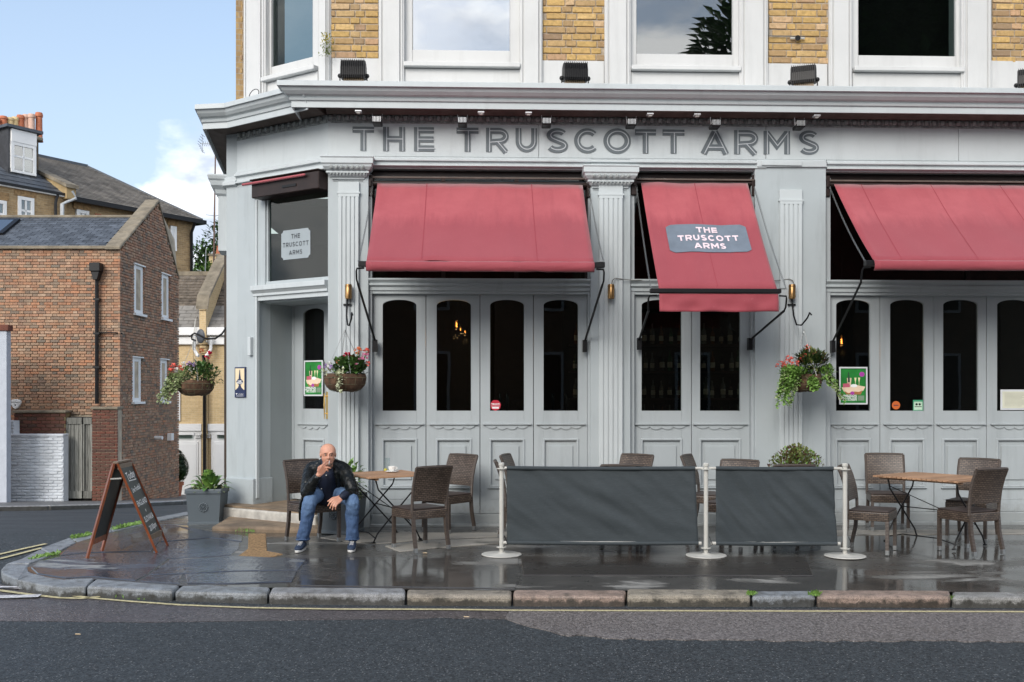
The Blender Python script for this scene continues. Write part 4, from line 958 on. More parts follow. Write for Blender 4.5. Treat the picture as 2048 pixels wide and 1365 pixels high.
# small fittings
x, z = C.at(501, 693, -.02); o = MB().box(x-.028, x+.028, -.05, -.0, z-.12, z+.12).build('door_entry_box', GREYL, M=C.M, bevel=.004); tag(o, 'slim grey box fixed to the corner pier above the blue sign', 'box')
x, z = P.at(1596, 76, .05); t = thing('cable_junction', 'round black cable junction on the brick above the tilted floodlight', 'junction', P.M, (x, .06, z))
m = MB(); m.lathe([(.035, 0), (.035, .01)], 12, (0, 0, 0)); m2 = MB(); m2.v = [(x+a, .06-c, z+b) for a, b, c in m.v]; m2.f = m.f; m2.m = m.m; m2.sm = m.sm; m2.build('disc', BLACK, t)
MB().tube([(x-.09, .07, z), (x+.09, .07, z)], .012, 6).build('gland', CREAM, t)
MB().tube([(P.x(1538, .06), .08, z+.30), (P.x(1538, .06), .08, z+.04), (P.x(1545, .06), .08, z+.03), (x+.10, .08, z+.03)], .007, 5).build('cable', MAT['grey_cable'], t)
x, z = P.at(655, 95, .05); tw = thing('wall_weed', 'yellow flowering weed growing from the brickwork beside the corner window', 'plant', P.M, (x, .05, z))
YG = plain('yellow_green_leaf', (.18, .22, .03), .6, .3); YF = plain('yellow_petals', (.75, .6, .04), .6, .2); m = MB(); m2 = MB()
for i in range(150):
    k = rng.random(); p = (x+rng.gauss(0, .035), .03-rng.random()*.07, z-.14+.30*k)
    (m2 if k > .55 and rng.random() < .6 else m).leaf(p, (rng.uniform(-1, 1), -rng.random(), rng.uniform(-.3, 1)), (0, 0, 1), .035, .016)
m.build('foliage', YG, tw, kind='stuff'); m2.build('blossom', YF, tw, kind='stuff')
# wire loop on the cornice
m = MB(); cx, cz = C.at(508, 190, -.3); m.tube([(cx+.085*math.cos(t), -.3+.02*math.sin(t), cz+.075*math.sin(t)) for t in [math.pi*k/10*1.15-.2 for k in range(12)]], .005, 5)
tag(m.build('wire_loop', BLACK, M=C.M), 'thin black wire looped above the corner cornice', 'wire')

# text helper with the built-in font
def text(name, s, size, mat, parent, M, align='CENTER', sx=1.0, bold=0, ext=0.0):
    cu = bpy.data.curves.new(name, 'FONT'); cu.body = s; cu.size = size; cu.align_x = align; cu.align_y = 'CENTER'; cu.offset = bold; cu.extrude = ext; cu.resolution_u = 2
    o = bpy.data.objects.new(name, cu); me = bpy.data.meshes.new_from_object(o); bpy.data.objects.remove(o)
    o = bpy.data.objects.new(name, me); COL.objects.link(o); me.materials.clear(); me.materials.append(mat)
    off = Vector(OFF.get(parent.name, (0, 0, 0))); o.parent = parent; o.matrix_basis = Matrix.Translation(-off) @ M @ Matrix.Scale(sx, 4, (1, 0, 0)); OFF[o.name] = off
    return o
RX = Matrix.Rotation(R(90), 4, 'X')
NAVY = plain('navy_enamel', (.012, .022, .075), .4, .05); SAND = plain('cream_enamel', (.72, .60, .40), .4, .05); WHT = plain('white_print', (.8, .8, .8), .5, .03)
GRN = plain('green_print', (.02, .20, .035), .35, .35, 4); PUR = plain('purple_print', (.38, .05, .34), .4, .05); FRAMEW = plain('pale_plastic_frame', (.62, .64, .66), .35, .04)
# Cask Marque plaque
x, z = C.at(481, 765, -.01); w, h = .205/2, .40/2; t = thing('plaque', 'narrow navy and cream enamel plaque with a dark tap emblem on the corner pier', 'plaque', C.M, (x, -.01, z))
m = MB(); m.box(x-w, x+w, -.02, -.0, z-h, z+h); m.build('backing', NAVY, t, bevel=.003)
m = MB(); m.box(x-w+.018, x+w-.018, -.0225, -.02, z-h+.10, z+h-.018); m.build('panel', SAND, t)
def silh(pts, y0, y1): return [(x+a, z+b) for a, b in pts]+[(x-a, z+b) for a, b in reversed(pts)]
m = MB(); m.prism(silh([(-.004, .165), (-.006, .15), (-.018, .06), (-.02, .045), (-.045, .03), (-.066, .005), (-.045, -.02), (-.018, -.03), (-.02, -.05), (-.03, -.06), (-.03, -.07), (-.055, -.085), (-.08, -.105)], 0, 0)[::1], -.0225, -.0245); m.build('tap_emblem', NAVY, t)
text('lettering', 'CASK', .030, WHT, t, Matrix.Translation((x, -.0255, z+.013)) @ RX, bold=.001); text('lettering', 'MARQUE', .027, WHT, t, Matrix.Translation((x, -.0255, z-.010)) @ RX, bold=.001)
text('lettering', 'accredited', .022, WHT, t, Matrix.Translation((x+.02, -.0215, z-.155)) @ RX)
MB().prism([(x-.078, z-.145), (x-.045, z-.145), (x-.061, z-.165)], -.0202, -.0225).build('logo_mark', WHT, t)
MB().box(x-.07, x+.07, -.0215, -.020, z-.182, z-.178).build('rule', WHT, t)
# framed posters
def poster(fr, px, py, w, h, y, lab, g=None):
    x, z = fr.at(px, py, y); w /= 2; h /= 2
    t = thing('framed_poster', lab, 'poster', fr.M, (x, y, z), g); b = .018
    m = MB(); m.box(x-w, x+w, y-.006, y, z-h, z+h); m.build('backing', BLACK, t)
    m = MB()
    for a in ((x-w, x+w, z+h-b, z+h), (x-w, x+w, z-h, z-h+b), (x-w, x-w+b, z-h+b, z+h-b), (x+w-b, x+w, z-h+b, z+h-b)): m.box(a[0], a[1], y-.018, y-.0065, a[2], a[3])
    m.build('frame', FRAMEW, t, bevel=.003)
    iw, ih = w-b-.004, h-b-.006; Y = y-.008
    m = MB(); m.box(x-iw, x+iw, Y-.001, Y+.001, z-ih, z+ih); pr = m.build('print', GRN, t)
    def poly(pts, mat, k, nm): MB().prism([(x+a*iw, z+c*ih) for a, c in pts], Y-.001, Y-.0015-k*.0005).build(nm, mat, pr)
    mt = lambda n, c, r=.5: MAT.get(n) or plain(n, c, r)
    poly([(-.95, -.10), (-.1, .0), (.3, .04), (.98, -.06), (.8, -.30), (.45, -.38), (.1, -.36), (-.4, -.46), (-.75, -.36)], mt('tablecloth_print', (.75, .58, .42)), 0, 'picture_tablecloth')
    poly([(-.75, -.30), (-.4, -.44), (.1, -.34), (.45, -.36), (.75, -.28), (.6, -.52), (-.55, -.52)], mt('wood_print', (.35, .15, .05)), .5, 'picture_table')
    poly([(-.52, .46), (-.14, .46), (-.20, .02), (-.46, .02)], mt('bucket_print', (.65, .50, .36)), 1, 'picture_bucket')
    poly([(-.42, .80), (-.36, .80), (-.34, .62), (-.28, .50), (-.28, .20), (-.44, .20), (-.44, .50)], mt('bottle_print', (.02, .05, .03)), 2, 'picture_bottle')
    for k in (.08, .38): poly([(k, .48), (k+.18, .48), (k+.12, .25), (k+.10, .10), (k+.15, .07), (k+.03, .07), (k+.08, .10), (k+.06, .25)], mt('flute_print', (.75, .70, .42)), 1, 'picture_glass')
    poly([(.05+.28*math.cos(a), .0+.10*math.sin(a)) for a in [math.pi*k/6 for k in range(12)]], WHT, 3, 'picture_bowl')
    poly([(-.85, .12), (-.3, .15), (-.28, -.08), (-.83, -.10)], mt('berry_print', (.50, .10, .16)), 3, 'picture_label')
    poly([(.70+.22*math.cos(a), .68+.15*math.sin(a)) for a in [math.pi*k/8 for k in range(16)]], PUR, 2, 'purple_badge')
    poly([(-.08+.16*math.cos(a), -.44+.11*math.sin(a)) for a in [math.pi*k/8 for k in range(16)]], PUR, 4, 'purple_badge')
    s = iw
    for k, (tx) in enumerate(('WIMBLEDON', 'FINALS ON THE', 'BIG SCREEN')): text('lettering', tx, s*.235, WHT, pr, Matrix.Translation((x+iw*.28, Y-.003, z-ih*(.60+k*.115))) @ RX, 'RIGHT', bold=s*.006, sx=.9)
    MB().box(x+iw*.36, x+iw*.88, Y-.0022, Y-.001, z-ih*.88, z-ih*.58).build('small_print_block', mt('small_print', (.18, .26, .18)), pr)
    return t
poster(P, 1706, 772, .36, .475, .085, 'pale framed green poster inside the first arched pane of the rightmost doors', 'green event posters')
poster(C, 628, 757, .34, .475, rdep-.03, 'pale framed green poster on the glass of the recessed corner door', 'green event posters')
x, z = P.at(2035, 800, .085); t = thing('framed_menu', 'pale framed paper menu on the glass at the right edge of the photo', 'menu', P.M, (x, .08, z))
m = MB(); m.box(x-.22, x+.22, .085, .09, z-.13, z+.13); m.build('frame', FRAMEW, t, bevel=.003); m = MB(); m.box(x-.195, x+.195, .080, .085, z-.105, z+.105); pp = m.build('paper', plain('menu_paper', (.62, .62, .50), .8, .05), t)
for k in range(12): MB().box(x-.17, x+.17-rng.random()*.15, .0785, .080, z+.085-k*.015, z+.088-k*.015).build('print_line', plain('faint_ink', (.3, .3, .26), .8) if 'faint_ink' not in MAT else MAT['faint_ink'], pp)
def disc(m, x, z, y0, y1, r, n=20, wob=0): m.prism([(x+(r+wob*math.sin(7*a))*math.cos(a), z+(r+wob*math.sin(7*a))*math.sin(a)) for a in [2*math.pi*k/n for k in range(n)]], y0, y1)
x, z = P.at(991, 811, .12); t = thing('round_sticker', 'red round scalloped sticker at the foot of the third arched door pane', 'sticker', P.M, (x, .12, z)); m = MB(); disc(m, x, z, .118, .121, .066, 32, .002); m.build('disc', plain('sticker_red', (.48, .02, .045), .4), t)
text('lettering', 'FIRGATE' if 0 else 'TIRGATE', .026, WHT, t, Matrix.Translation((x, .1165, z+.014)) @ RX, bold=.001); MB().box(x-.05, x+.05, .116, .118, z-.012, z-.008).build('rule', WHT, t); MB().prism([(x-.045, z-.022), (x+.045, z-.022), (x+.04, z-.042), (x-.04, z-.042)], .116, .118).build('ribbon', WHT, t)
x, z = P.at(1792, 811, .12); t = thing('round_sticker', 'orange round sticker at lower left of the second pane of the rightmost doors', 'sticker', P.M, (x, .12, z)); m = MB(); disc(m, x, z, .118, .121, .053, 24); m.build('disc', plain('sticker_orange', (.55, .13, .03), .4), t); MB().box(x-.03, x+.03, .1165, .118, z-.006, z+.004).build('print_mark', NAVY, t)
x, z = P.at(1836, 811, .12); t = thing('green_sticker', 'green and white square sticker at lower right of the same arched pane', 'sticker', P.M, (x, .12, z)); MB().box(x-.065, x+.065, .118, .121, z-.068, z+.068).build('backing', plain('sticker_green', (.05, .30, .16), .4), t); MB().box(x-.055, x+.055, .1165, .118, z-.058, z+.045).build('panel', plain('sticker_mint', (.50, .66, .52), .4), t)
m = MB()
for s in (-1, 1): disc(m, x+s*.02, z+.012, .1155, .1165, .015, 12)
m.build('owl_eye_marks', BLACK, t); MB().box(x-.045, x+.045, .1155, .1165, z-.022, z-.014).build('print_line', BLACK, t)
# ================================================================ inside the pub
def bulb(fr, px, py, ly, k=1.0):
    x, z = fr.at(px, py, ly); t = thing('hanging_bulb', {913: 'nearest glowing filament bulb behind the second arched pane', 1683: 'glowing filament bulb behind the pane above the green poster', 921: 'middle faint filament bulb behind the second arched pane', 930: 'faintest filament bulb behind the second arched pane'}[px], 'light bulb', fr.M, (x, ly, z), 'filament bulbs hanging inside')
    m = MB(); m.tube([(x+.018*k*math.cos(a*2.4), ly, z-.04*k+.08*k*a/10) for a in range(11)], .007*k, 5); m.build('filament', BULB, t)
    m = MB(); m.lathe([(.01, -.075), (.04, -.06), (.055, -.01), (.045, .05), (.02, .085)], 12, (x, ly, z)); m.build('bulb_glass', GLASSC, t)
    MB().tube([(x, ly, z+.08), (x, ly, 4.3)], .004, 4).build('flex', BLACK, t)
    pl = bpy.data.lights.new('bulb_light', 'POINT'); pl.energy = 3; pl.color = (1, .55, .25); pl.shadow_soft_size = .05; po = bpy.data.objects.new('bulb_light', pl); COL.objects.link(po); po.location = fr.w(x, ly, z-.16)
bulb(P, 913, 650, 1.2, .75); bulb(P, 921, 659, 2.9, .45); bulb(P, 930, 664, 3.6, .4); bulb(P, 1683, 683, 1.0, .75)
t = thing('bar_counter', 'dark bar counter with bottle shelves behind the two door bay', 'bar', P.M, (2.3, 2.2, .1))
MB().box(-.2, 5.2, 1.6, 2.2, .12, 1.2).build('counter', INT1, t, bevel=.01); MB().box(-.25, 5.25, 1.55, 2.25, 1.2, 1.25).build('counter_top', plain('polished_bar_top', (.05, .028, .015), .15), t, bevel=.01)
for k in range(4): MB().box(1.0, 4.2, 3.0, 3.25, 1.15+k*.42, 1.18+k*.42).build('shelf', INT1, t)
MB().box(.9, 4.3, 3.26, 3.3, .1, 3.2).build('mirror_back', plain('bar_mirror', (.02, .03, .026), .1), t)
BG = [plain('bottle_green', (.02, .09, .03), .08), plain('bottle_amber', (.14, .05, .01), .08), plain('bottle_clear', (.16, .18, .17), .08), plain('bottle_black', (.01, .01, .012), .1)]
LB = plain('bottle_label', (.6, .56, .46), .7)
bt = None; pos = [(1.1+i*.135+rng.uniform(-.02, .02), k) for k in range(4) for i in range(22)]
bl = ['green', 'amber', 'clear', 'black']
def mkbottle(j):
    t = thing('bottle', 'bottle', 'bottle'); h = .30
    MB().lathe([(.034, 0), (.036, .01), (.036, .17), (.03, .20), (.013, .225), (.012, .29), (.014, .30)], 10).build('glass_body', BG[j], t); MB().lathe([(.037, .05), (.037, .13)], 10).build('label', LB, t); return t
protos = [None]*4
for i, (x, k) in enumerate(pos):
    j = rng.randrange(4); 
    if protos[j] is None: b = protos[j] = mkbottle(j)
    else: b = copy_tree(protos[j])
    b.matrix_world = P.M @ Matrix.Translation((x, 3.1, 1.181+k*.42)) @ Matrix.Scale(rng.uniform(.85, 1.1), 4)
    b['label'] = bl[j]+' spirit bottle on the '+['lowest', 'second', 'third', 'top'][k]+' shelf behind the bar'; b['group'] = bl[j]+' bottles on the '+['lowest', 'second', 'third', 'top'][k]+' bar shelf'
for i, px in enumerate((1000, 1014, 1105, 1131)):
    x = P.x(px, 1.75); t = thing('beer_pump', ['leftmost', 'second', 'third', 'rightmost'][i]+' beer pump handle on the bar seen through the arched door panes', 'beer pump', P.M, (x, 1.75, 1.25), 'beer pumps on the bar')
    MB().lathe([(.045, 0), (.045, .02), (.02, .04), (.022, .14)], 10, (x, 1.75, 1.25)).build('base', CHROME, t); MB().lathe([(.012, .14), (.014, .2), (.028, .32), (.02, .40), (.008, .43)], 10, (x, 1.75, 1.25)).build('handle', BG[3], t)

# ================================================================ plants
LEAFS = {n: plain(n, c, .45, .35, 12) for n, c in dict(dark_leaf=(.035, .075, .02), mid_leaf=(.06, .13, .03), bright_leaf=(.16, .29, .06), pale_leaf=(.30, .36, .17), red_leaf=(.10, .045, .03), olive_leaf=(.13, .15, .04), white_edge_leaf=(.48, .50, .33)).items()}
for q in LEAFS.values():
    bs = q.node_tree.nodes.get('Principled BSDF') or [n for n in q.node_tree.nodes if n.type == 'BSDF_PRINCIPLED'][0]; bs.inputs['Subsurface Weight'].default_value = 0
COIR = plain('coir_liner', (.085, .046, .026), .95, .55, 14, 1.0, bscale=45); MOSS = plain('mossy_wire', (.16, .15, .09), .9, .4, 20, .8)
FL = {n: plain(n, c, .5, .25, 30) for n, c in dict(coral_petal=(.80, .16, .12), crimson_petal=(.55, .01, .05), pink_petal=(.75, .25, .42), lilac_petal=(.48, .32, .62), white_petal=(.78, .76, .74), yellow_petal=(.70, .62, .25), orange_petal=(.75, .25, .12)).items()}
def flowerhead(parent, p, r, mat, n=26, name='flower'):
    m = MB(); p = Vector(p)
    for i in range(n):
        d = Vector((rng.gauss(0, 1), rng.gauss(0, 1), rng.gauss(.3, 1))).normalized(); m.leaf(p+d*r*.35, d+Vector((rng.uniform(-.6, .6), rng.uniform(-.6, .6), rng.uniform(-.6, .6))), (rng.random(), rng.random(), 1), r*.8, r*.75, bend=.1)
    m.build(name, FL[mat], parent)
def clump(m, c, rad, n, L, mi=0, up=.4, w=.6):
    for i in range(n):
        d = Vector((rng.gauss(0, 1), rng.gauss(0, 1), rng.gauss(0, 1))).normalized(); k = rng.random()**.35
        p = Vector((c[0]+d.x*rad[0]*k, c[1]+d.y*rad[1]*k, c[2]+d.z*rad[2]*k)); dd = d+Vector((rng.uniform(-.7, .7), rng.uniform(-.7, .7), rng.uniform(-.5, .5)+up)); l = L*rng.uniform(.6, 1.25)
        m.leaf(p, dd, (0, 0, 1), l*1.25, l*w*1.35, mi)
def basket(lab, c, hook, r=.20, extras=None, bracket=None, brlab=''):
    t = thing('hanging_basket', lab, 'hanging basket', None, c, 'flower baskets hung on the pub front'); x, y, z = c
    m = MB(); m.lathe([(r*.35, -.17), (r*.6, -.16), (r*.78, -.14), (r*.90, -.11), (r*.98, -.07), (r*1.01, -.035), (r*1.03, 0), (r*.97, .035), (r*.8, .03)], 34, c)
    c_off = Vector(c); o = m.build('coir_basket', COIR, t); 
    for v in o.data.vertices: v.co += noise.noise_vector(v.co*14)*.016+noise.noise_vector((v.co+c_off)*38)*.014
    m = MB()
    for zz, rr in ((-.15, .72), (-.09, .95), (-.01, 1.05)): m.tube([(x+r*rr*math.cos(a), y+r*rr*math.sin(a), z+zz) for a in [2*math.pi*k/24 for k in range(25)]], .0025, 4, cap=False)
    for k in range(14):
        a = 2*math.pi*k/14; m.tube([(x+r*q*math.cos(a), y+r*q*math.sin(a), z+w) for q, w in ((.5, -.175), (.76, -.15), (.98, -.08), (1.05, 0))], .0022, 4)
    m.build('wire_frame', MOSS, t)
    for k in range(4):
        a = R(25+90*k); m = MB(); chainline(m, (x+r*math.cos(a), y+r*math.sin(a), z+.02), hook, .004, .02); m.build('chain', STEEL, t)
    return t
def trail(m, p, d, L, n, leafL, mi=0):
    p = Vector(p); d = Vector(d).normalized()
    for i in range(n):
        k = i/n; q = p+d*L*k*.5+Vector((0, 0, -L*k))*1.0+Vector((rng.uniform(-.02, .02), rng.uniform(-.02, .02), 0))
        for s in range(2): m.leaf(q, (rng.uniform(-1, 1), -rng.random(), rng.uniform(-1, .4)), (0, 0, 1), leafL*rng.uniform(.8, 1.4), leafL*1.05, mi)
# basket by the corner door
def hookb(px0, py0, px1, py1, fr, lab, depth=.38):
    x, z = fr.at(px0, py0, -.08); x1, z1 = fr.at(px1, py1, -.08-depth*.5); m = MB(); yf = -.085
    m.tube([(x, yf, z+.12), (x+.0, yf-.03, z), (x+.0, yf-.08, z-.14), (x+.02, yf-depth*.35, z-.26), (x+.05, yf-depth*.6, z-.27), (x+.09, yf-depth*.85, z-.19), (x+.10, yf-depth, z-.13), (x+.115, yf-depth-.02, z-.16)], .010, 7)
    m.box(x-.05, x+.05, yf-.01, yf+.02, z-.01, z+.01); o = m.build('basket_bracket', BLACK, M=fr.M, bevel=0); tag(o, lab, 'bracket', 'black scroll brackets for baskets'); return fr.w(x+.11, yf-depth-.01, z-.18)
h2 = hookb(695, 610, 690, 655, P, 'black hook bracket on the pilaster by the corner door'); h3 = hookb(1583, 610, 1603, 655, P, 'black hook bracket on the wide pier holding the ivy basket')
c2 = P3(690, 768, h2.y); c2.z += .08
h2 = Vector((c2.x, c2.y, P3(690, 660, h2.y).z))
t = basket('coir hanging basket with crimson and pink geraniums by the corner door', tuple(c2), tuple(h2), .245)
x, y, z = c2; m = MB(); clump(m, (x+.05, y-.02, z+.11), (.19, .16, .12), 480, .05, 0, .5, .9); m.build('foliage', LEAFS['mid_leaf'], t, kind='stuff')
m = MB(); clump(m, (x+.05, y, z+.03), (.19, .18, .06), 160, .05, 0, .2, .9); m.build('foliage', LEAFS['dark_leaf'], t, kind='stuff')
m = MB(); trail(m, (x-.02, y-.21, z+.06), (0, -.1, 0), .24, 30, .035); clump(m, (x-.02, y-.22, z+.02), (.06, .02, .07), 60, .035); clump(m, (x-.2, y-.1, z+.05), (.07, .05, .03), 40, .035); m.build('trailing_ivy', LEAFS['white_edge_leaf'], t, kind='stuff')
for p, r_, mt_ in (((.03, -.05, .24), .06, 'crimson_petal'), ((.10, -.06, .20), .05, 'crimson_petal'), ((.20, -.04, .20), .045, 'pink_petal'), ((-.03, -.08, .16), .035, 'coral_petal'), ((.14, -.08, .13), .035, 'pink_petal'), ((-.17, -.1, .15), .035, 'white_petal'), ((.26, -.02, .30), .045, 'coral_petal'), ((.16, -.02, .31), .05, 'orange_petal'), ((.24, -.02, .25), .05, 'pink_petal'), ((.27, -.02, .16), .035, 'coral_petal'), ((-.08, -.05, .18), .03, 'orange_petal'), ((-.14, -.12, .11), .035, 'lilac_petal'), ((-.22, -.06, .13), .028, 'lilac_petal')):
    flowerhead(t, (x+p[0], y+p[1], z+p[2]), r_, mt_)
    MB().tube([(x+p[0]*.7, y+p[1], z+.06), (x+p[0], y+p[1], z+p[2])], .004, 4).build('stem', LEAFS['bright_leaf'], t)
# ivy basket
c3 = P3(1611, 762, h3.y); c3.z += .04; t = basket('hanging basket with long trailing ivy and coral flowers on the wide pier', tuple(c3), tuple(Vector((c3.x-.02, c3.y, P3(1603, 660, h3.y).z))), .19)
x, y, z = c3; m = MB(); clump(m, (x+.07, y, z+.17), (.19, .14, .13), 520, .065, 0, .5, .4); m.build('foliage', LEAFS['dark_leaf'], t, kind='stuff')
m = MB(); clump(m, (x+.08, y-.02, z+.19), (.2, .14, .13), 160, .06, 0, .6, .4); m.build('foliage', LEAFS['olive_leaf'], t, kind='stuff')
m = MB(); clump(m, (x+.1, y, z+.18), (.2, .15, .12), 90, .05, 0, .5, .4); m.build('foliage', LEAFS['red_leaf'], t, kind='stuff')
m = MB()
for k in range(15): trail(m, (x-.25+rng.uniform(-.06, .14), y-.1+rng.uniform(-.08, .08), z+.08+rng.uniform(-.05, .03)), (-.25, -.2, 0), rng.uniform(.16, .42), 24, .04)
for k in range(5): trail(m, (x+.02+rng.uniform(-.06, .06), y-.2, z+.0), (0, -.1, 0), rng.uniform(.1, .2), 16, .04)
for k in range(7): trail(m, (x+.24+rng.uniform(-.05, .05), y-.05, z+.06), (.25, -.1, 0), rng.uniform(.15, .40), 18, .036)
clump(m, (x-.18, y-.12, z+.03), (.17, .12, .10), 300, .05); clump(m, (x+.22, y-.08, z+.05), (.10, .1, .08), 120, .05)
m.build('trailing_ivy', LEAFS['bright_leaf'], t, kind='stuff'); m = MB()
for k in range(10): trail(m, (x-.22+rng.uniform(-.08, .14), y-.13, z+.08), (-.25, -.2, 0), rng.uniform(.2, .42), 14, .034)
for k in range(4): trail(m, (x+.24, y-.08, z+.05), (.25, -.1, 0), rng.uniform(.15, .35), 10, .03)
m.build('trailing_ivy', LEAFS['pale_leaf'], t, kind='stuff')
for p, r_ in (((-.31, -.05, .17), .045), ((-.25, -.08, .19), .035), ((-.19, -.08, .21), .04), ((-.2, -.1, .12), .035), ((-.18, -.1, .16), .03), ((-.08, -.05, .21), .035), ((.01, -.02, .36), .04), ((.04, -.02, .34), .03), ((-.28, -.1, .13), .04), ((-.13, -.1, .17), .035), ((.10, -.05, .28), .03), ((-.35, -.05, .14), .03), ((.18, -.05, .22), .028), ((-.04, -.1, .26), .03), ((-.24, -.1, .23), .035)): flowerhead(t, (x+p[0], y+p[1], z+p[2]), r_, 'coral_petal', 14)
for p in ((-.31, -.05, .17), (-.2, -.1, .16), (.01, 0, .36)): MB().tube([(x+p[0]*.3, y, z+.05), (x+p[0]*.8, y, z+p[2]*.9), (x+p[0], y+p[1], z+p[2])], .004, 4).build('stem', LEAFS['olive_leaf'], t)
# basket on the side street wall
dB = 13.55; hk = P3(388, 672, dB); wl_ = P3(457, 655, 13.7)
m = MB(); m.tube([P3(p, q, dB+(.1 if p > 440 else 0)) for p, q in ((392, 682), (384, 679), (383, 671), (389, 667), (397, 670), (412, 678), (430, 678), (444, 668), (456, 650), (462, 640))], .013, 7)
tag(m.build('basket_bracket', BLACK), 'long curly black bracket reaching over the side street', 'bracket', 'black scroll brackets for baskets')
c1 = P3(391, 775, dB); c1.z += .06; t = basket('hanging basket with pink and white flowers hung over the side street', tuple(c1), tuple(hk-Vector((0, 0, .05))), .24)
x, y, z = c1; m = MB(); clump(m, (x+.05, y, z+.11), (.27, .2, .15), 420, .055, 0, .4, .6); m.build('foliage', LEAFS['mid_leaf'], t, kind='stuff')
m = MB(); clump(m, (x+.2, y-.05, z+.05), (.18, .1, .1), 110, .05, 0, .1, .5); clump(m, (x+.05, y, z+.15), (.2, .15, .1), 60, .05); m.build('foliage', LEAFS['olive_leaf'], t, kind='stuff')
m = MB(); 
for k in range(12): trail(m, (x-.24+rng.uniform(-.06, .14), y-.12, z+.13), (-.15, -.2, 0), rng.uniform(.2, .42), 20, .045)
clump(m, (x-.14, y-.15, z+.06), (.12, .08, .08), 110, .05); m.build('trailing_ivy', LEAFS['pale_leaf'], t, kind='stuff')
for p, r_, mt_ in (((-.27, -.1, .22), .05, 'coral_petal'), ((-.31, -.1, .15), .05, 'coral_petal'), ((-.17, -.1, .20), .045, 'coral_petal'), ((-.13, -.1, .25), .04, 'white_petal'), ((-.23, -.1, .17), .04, 'white_petal'), ((.0, -.1, .25), .035, 'lilac_petal'), ((-.06, -.1, .26), .035, 'lilac_petal'), ((-.02, -.12, .17), .045, 'white_petal'), ((.18, -.02, .38), .06, 'crimson_petal'), ((.08, 0, .44), .035, 'orange_petal')): flowerhead(t, (x+p[0], y+p[1], z+p[2]), r_, mt_, 22)
MB().tube([(x+.1, y, z+.05), (x+.18, y-.02, z+.36)], .004, 4).build('stem', LEAFS['olive_leaf'], t)
# planters
PLG = paint('planter_grey', (.085, .105, .12), amt=.15, streak=False)
def planter(M, s, h, lab, rose=True):
    t = thing('square_planter', lab, 'planter', M, group='square grey planters with lion rosettes' if 0 else None); a = s/2; b = a*.88
    m = MB(); m.add([(x*b, y*b, .03) for x, y in ((-1, -1), (1, -1), (1, 1), (-1, 1))]+[(x*a, y*a, h-.05) for x, y in ((-1, -1), (1, -1), (1, 1), (-1, 1))]+[(x*a*.85, y*a*.85, h-.06) for x, y in ((-1, -1), (1, -1), (1, 1), (-1, 1))], [(3, 2, 1, 0), (0, 1, 5, 4), (1, 2, 6, 5), (2, 3, 7, 6), (3, 0, 4, 7), (4, 5, 9, 8), (5, 6, 10, 9), (6, 7, 11, 10), (7, 4, 8, 11), (8, 9, 10, 11)])
    m.build('pot_body', PLG, t)
    m = MB()
    for x0, x1, y0, y1 in ((-a-.012, a+.012, -a-.012, -a+.03), (-a-.012, a+.012, a-.03, a+.012), (-a-.012, -a+.03, -a+.03, a-.03), (a-.03, a+.012, -a+.03, a-.03)): m.box(x0, x1, y0, y1, h-.06, h)
    m.build('rim', PLG, t, bevel=.01, seg=2)
    MB().box(-b-.012, b+.012, -b-.012, b+.012, 0, .04).build('foot', PLG, t, bevel=.006)
    if rose:
        m = MB(); yy = -(a+b)/2-.002; zc = h*.5; T = Matrix.Identity(3)
        for i in range(12):
            q = 2*math.pi*i/12; m.ball((.05*math.cos(q), yy-.004, zc+.05*math.sin(q)), (.014, .008, .014), 6)
        for i in range(8):
            q = 2*math.pi*i/8; m.ball((.028*math.cos(q), yy-.006, zc+.028*math.sin(q)), (.010, .008, .010), 6)
        m.ball((0, yy-.004, zc), (.014, .01, .014), 8); m.build('rosette', PLG, t)
    MB().box(-a*.86, a*.86, -a*.86, a*.86, h-.09, h-.055).build('soil', plain('potting_soil', (.03, .02, .012), .95, .4, 30, 1) if 'potting_soil' not in MAT else MAT['potting_soil'], t)
    return t
def bigleaf_plant(M, lab, n, L, spread, h, mats, wr=.42):
    t = thing('potted_plant', lab, 'plant', M)
    MB().tube([(0, 0, -.03), (0, .01, h*.4)], .012, 5).build('stem', LEAFS['olive_leaf'], t)
    for i in range(n):
        a = i*2.4+rng.uniform(-.3, .3); k = i/n; el = R(10+70*k); rr = spread*(1-k)*.35
        p = Vector((rr*math.cos(a), rr*math.sin(a), h*.25*k)); d = Vector((math.cos(a)*math.cos(el), math.sin(a)*math.cos(el), math.sin(el)+.25)).normalized(); l = L*rng.uniform(.75, 1.15)*(1-.2*k); m = MB()
        side = d.cross(Vector((0, 0, 1))).normalized(); up = side.cross(d); vs = []; N = 7
        for j in range(N+1):
            s = j/N; c = p+d*l*s+Vector((0, 0, -l*.55*s*s))+Vector((0, 0, h*.42))*min(1, s*1.6)*(.5+k); w = l*wr*math.sin(math.pi*min(1, s*.98+.02))**.75*(1 if s > .15 else .35)
            vs += [c-side*w/2+up*w*.14, c, c+side*w/2+up*w*.14]
        m.add(vs, [(3*j, 3*j+1, 3*j+4, 3*j+3) for j in range(N)]+[(3*j+1, 3*j+2, 3*j+5, 3*j+4) for j in range(N)], 0, True)
        m.build('leaf', LEAFS[mats[i % len(mats)]], t)
    return t
